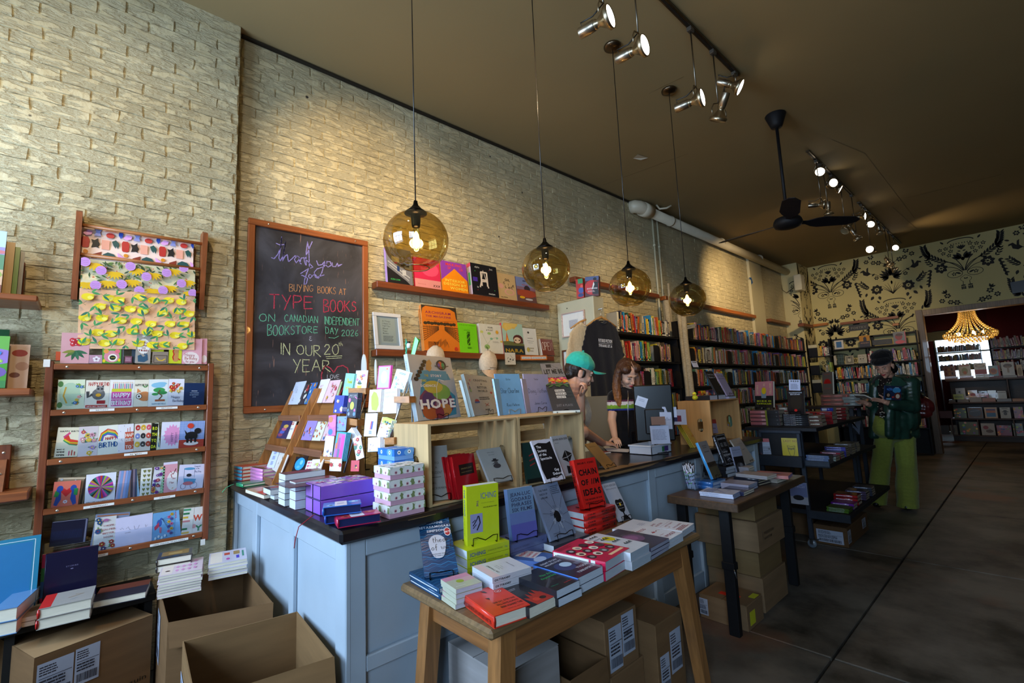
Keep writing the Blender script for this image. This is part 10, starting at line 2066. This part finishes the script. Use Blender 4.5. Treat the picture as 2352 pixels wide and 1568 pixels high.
mb.bbox((x0-.005,y0-.005,h-.012),(x1+.005,y0+.003,h),'#dcdfea',.002)
mb.bbox((x0-.005,y1-.003,h-.012),(x1+.005,y1+.005,h),'#dcdfea',.002)
mb.bbox((x1-.003,y0-.005,h-.012),(x1+.005,y1+.005,h),'#dcdfea',.002)
mb.bd('tray_body','plastic',ty)
MB().box((x1+.0005,.13,.012),(x1+.001,.16,.045),'#2f7a4a').box((x1+.0005,.16,.012),(x1+.001,.21,.045),'#4a2f7a').bd('sticker','print',ty)
NP=(RT*.15-FW).normalized()
NP.z=.1
NP.normalize()
for(bl_q,br_q,tl_q,c,it,dp,lab)in(((1497,1020),(1540,1018),(1490,978),'#b8bed4',[TX_(.1,.2,.9,.8,8,'#8a90a8')],3.13,'white printed sheet standing in the paper sorter'),((1497,976),(1529,975),(1496,957),'#8a6a5c',[],3.14,'brown card standing in the paper sorter'),((1518,985),(1545,985),(1514,946),'#c4c8dc',[SS('Clam Bowl',.1,.5,.2,'#3a3f6a',.0012,FT(.8))],3.20,'white card with handwriting standing in the paper sorter'),((1523,958),(1555,958),(1520,934),'#c9cce0',[SS('To',.2,.4,.25,'#3a3f6a',.001)],3.24,'white card peeking highest out of the paper sorter'),((1548,975),(1578,975),(1550,940),'#a8a0a8',[RC(0,.2,.3,.6,'#2b2a4a'),RC(.3,.2,.6,.6,'#6a2a34')],3.24,'pale envelopes and dark cards at the right of the paper sorter')):
 P=CAM+ray(*bl_q)*dp;cob(P,NP,bl_q,br_q,tl_q,it,c,lab,t=.004,name='paper',cat='paper')
P=onz(1500,1034,CT)+VC(.0,0,0)
mb=MB()
for k in RN(4):
 mb.box((-.06-.03*k,0,0),(-.057-.03*k,.15,.07+.02*k),'#14141a')
mb.box((-.16,0,0),(-.0,.15,.004),'#14141a')
tag(mb.bd('paper_sorter','plastic',None,(P.x,P.y-.04,CT+.001)),'black tiered paper sorter holding cards and sheets on the cash desk','sorter')
for k in RN(4):
 stand((1596-3*k,1028),(1621-3*k,1012),(1553-3*k,958),CT+.001,.004,'#c4a81c','yellow activity book with tiny pictures, '+('front','second','third','hindmost')[k]+' of those leaning by the far crate',(bq(RR(71),.05,.95,.05,.95,7,.03)+[E(.5,.7,.13,.1,'#c9a0a0'),E(.5,.7,.08,.08,'#a82a34'),TX_(.35,.48,.65,.54,1,'#8a6a14'),TT('Activity Book',.2,.3,.09,'#a8401c',BF(1,.65))])if k==0 else[],group='yellow activity books by the far crate')
gH=pz((1440,880),6.533)
YF_=3.52
for(a,b,tl,c,it,lab)in(((1270,750),(1400,745),(1258,540),'#a81c24',[RC(.1,.0,.8,.7,'#9a94b8'),TX_(.2,.3,.6,.4,1,'#4a4460')],'red folder with a lilac label inside the far crate'),((1440,770),(1565,830),(1330,478),'#b8981c',[RC(.45,.25,.85,.85,'#a8a4c4'),TX_(.5,.4,.8,.7,3,'#4a4460')],'ochre yellow folder with a label, front one in the far crate'),((1560,790),(1605,815),(1508,475),'#7fc4b4',[],'mint green folder inside the far crate'),((1605,800),(1622,810),(1585,475),'#4fae2c',[],'bright green folder at the right inside the far crate')):
 A,B,T=onz(*gH(*a),CT+.01),onz(*gH(*b),CT+.01),None;cob(VC(-1.72,0,0),VC(1,0,.12).normalized(),gH(*a),gH(*b),gH(*tl),it,c,lab,t=.012,name='folder',cat='folder')
gx3=gH
lay_z=ZK3
def put_flat(x,y,z,w,h,t,cover,label,u=UY,page='#c4ccdc',n=1):
 for k in RN(n):
  r=bkp(w,h,t,cover,page=page);frame(r,VC(x,y,z+.001+k*(t+.001)),u,VZ.cross(u),VZ);tag(r,label+(''if n==1 else(', lower'if k==0 else ', upper')),'book')
put_flat(-1.685,3.555,lay_z,.13,.20,.034,'#1b1a20','thick white-edged book lying on top of the far crate',UY)
put_flat(-1.685,3.70,lay_z,.13,.17,.034,'#131217','black book lying behind the thick white-edged one on the far crate',UY)
put_flat(-1.66,3.835,lay_z,.13,.18,.018,'#8f8aa4','lilac booklet lying under the lilac-white book on the far crate',UY)
def put_stand(x,y,z,w,h,t,cover,label,items,lean,easel=True,yaw=.0):
 r=bkp(w,h,t,cover,items=items);u=VC(sin(yaw),cos(yaw),0);b=VZ.cross(u);v=b*sin(lean)+VZ*cos(lean);n=u.cross(v);o=VC(x,y,z+.001);frame(r,o,u,v,n);tag(r,label,'book')
 if easel:
  make_easel(o+n*t,u,v,n,w,h,t,z,label='black wire easel under the '+label.split(' standing')[0][:60].rsplit(' ',1)[0])
 return r
put_stand(-1.70,3.69,lay_z+.035,.13,.205,.014,'#15141a','black book with white scripted title standing on the far crate',[TT('Dear Living',.1,.82,.1,'#c4c8d4',FT(.8)),TT('Mystery of',.1,.7,.1,'#c4c8d4',FT(.8))]+[E(.2+.05*k,.6-.06*k,.012,.01,'#8a8a94')for k in RN(9)]+[E(.75+.01*k,.6-.06*k,.012,.01,'#8a8a94')for k in RN(9)],.42)
put_stand(-1.69,3.855,lay_z+.020,.13,.205,.010,'#a49cc0','lilac-white book with scattered black letters standing on the far crate',[TT('Her Tongue',.1,.85,.1,'#2b2a34',FT(.85)),TT('Dare Softly',.1,.73,.1,'#2b2a34',FT(.85))]+[E(.3+.03*k,.62-.06*k,.012,.01,'#2b2a34')for k in RN(9)]+[E(.75+.02*k,.62-.06*k,.012,.01,'#2b2a34')for k in RN(9)],.42)
cob(VC(-1.80,3.62,0),VC(1,0,.3).normalized(),(1593,843),(1605,843),(1587,829),[E(.2+.2*k,.8,.08,.1,'#17161a')for k in RN(4)],'#b4bcdc','small white review card peeking above the black book on the far crate',name='review_card')
dk=empty('rubber_duck',VC(-1.80,3.55,lay_z+.001),'yellow rubber duck with an orange beak on top of the far crate','duck')
MB().sph((0,0,.022),.022,'#d8d42c',12,8,(1,1.2,.85)).sph((.0,-.008,.05),.016,'#e0dc34',12,8).bd('duck_body','plastic',dk)
MB().sph((.004,-.026,.047),.008,'#e0702c',8,6,(1,1.3,.5)).bd('beak','plastic',dk)
dk.location.z+=0
mb=MB()
for dx,dy,z in((0,0,.012),(.0,.022,.012),(0,.044,.012),(0,.022,.028)):
 mb.sph((dx,dy,z),.013,'#b81c6a',8,6)
tag(mb.bd('pink_toy','cloth',None,VC(-1.82,3.62,lay_z+.001)),'knobbly magenta toy beside the rubber duck','toy')
ms=empty('computer_mouse',onz(*g6(1040,1385),CT+.001),'black computer mouse under the hand of the person in the teal cap','mouse')
MB().sph((0,0,.012),.03,'#141418',12,8,(1,1.5,.55)).bd('mouse_shell','plastic',ms)
MB().sph((.012,-.02,.018),.006,'#c8281c',8,6).bd('red_light','plastic',ms)
A=onz(*g6(780,1350),CT+.004)
mb=MB()
q=[onz(*g6(*p),CT+.004)for p in((785,1345),(870,1435),(1130,1450),(1190,1412),(1000,1400))]
mb.add(q+[v+VZ*.002 for v in q],[(0,1,2,3,4),(9,8,7,6,5)],'#c4c8d8')
tag(mb.bd('paper_sheet','paper'),'curled white sheets of paper on the counter in front of the mouse','paper')
flat(g6(815,1450),g6(912,1440),g6(820,1415),CT+.012,.010,'#8a1420','dark red booklet under the curled white sheets',[])
tag(MB().bbox((-2.78,3.42,0),(-2.42,3.60,1.30),'#6f6452',.004).bd('low_cabinet','painted'),'dull khaki low cabinet behind the counter between the two people','cabinet')
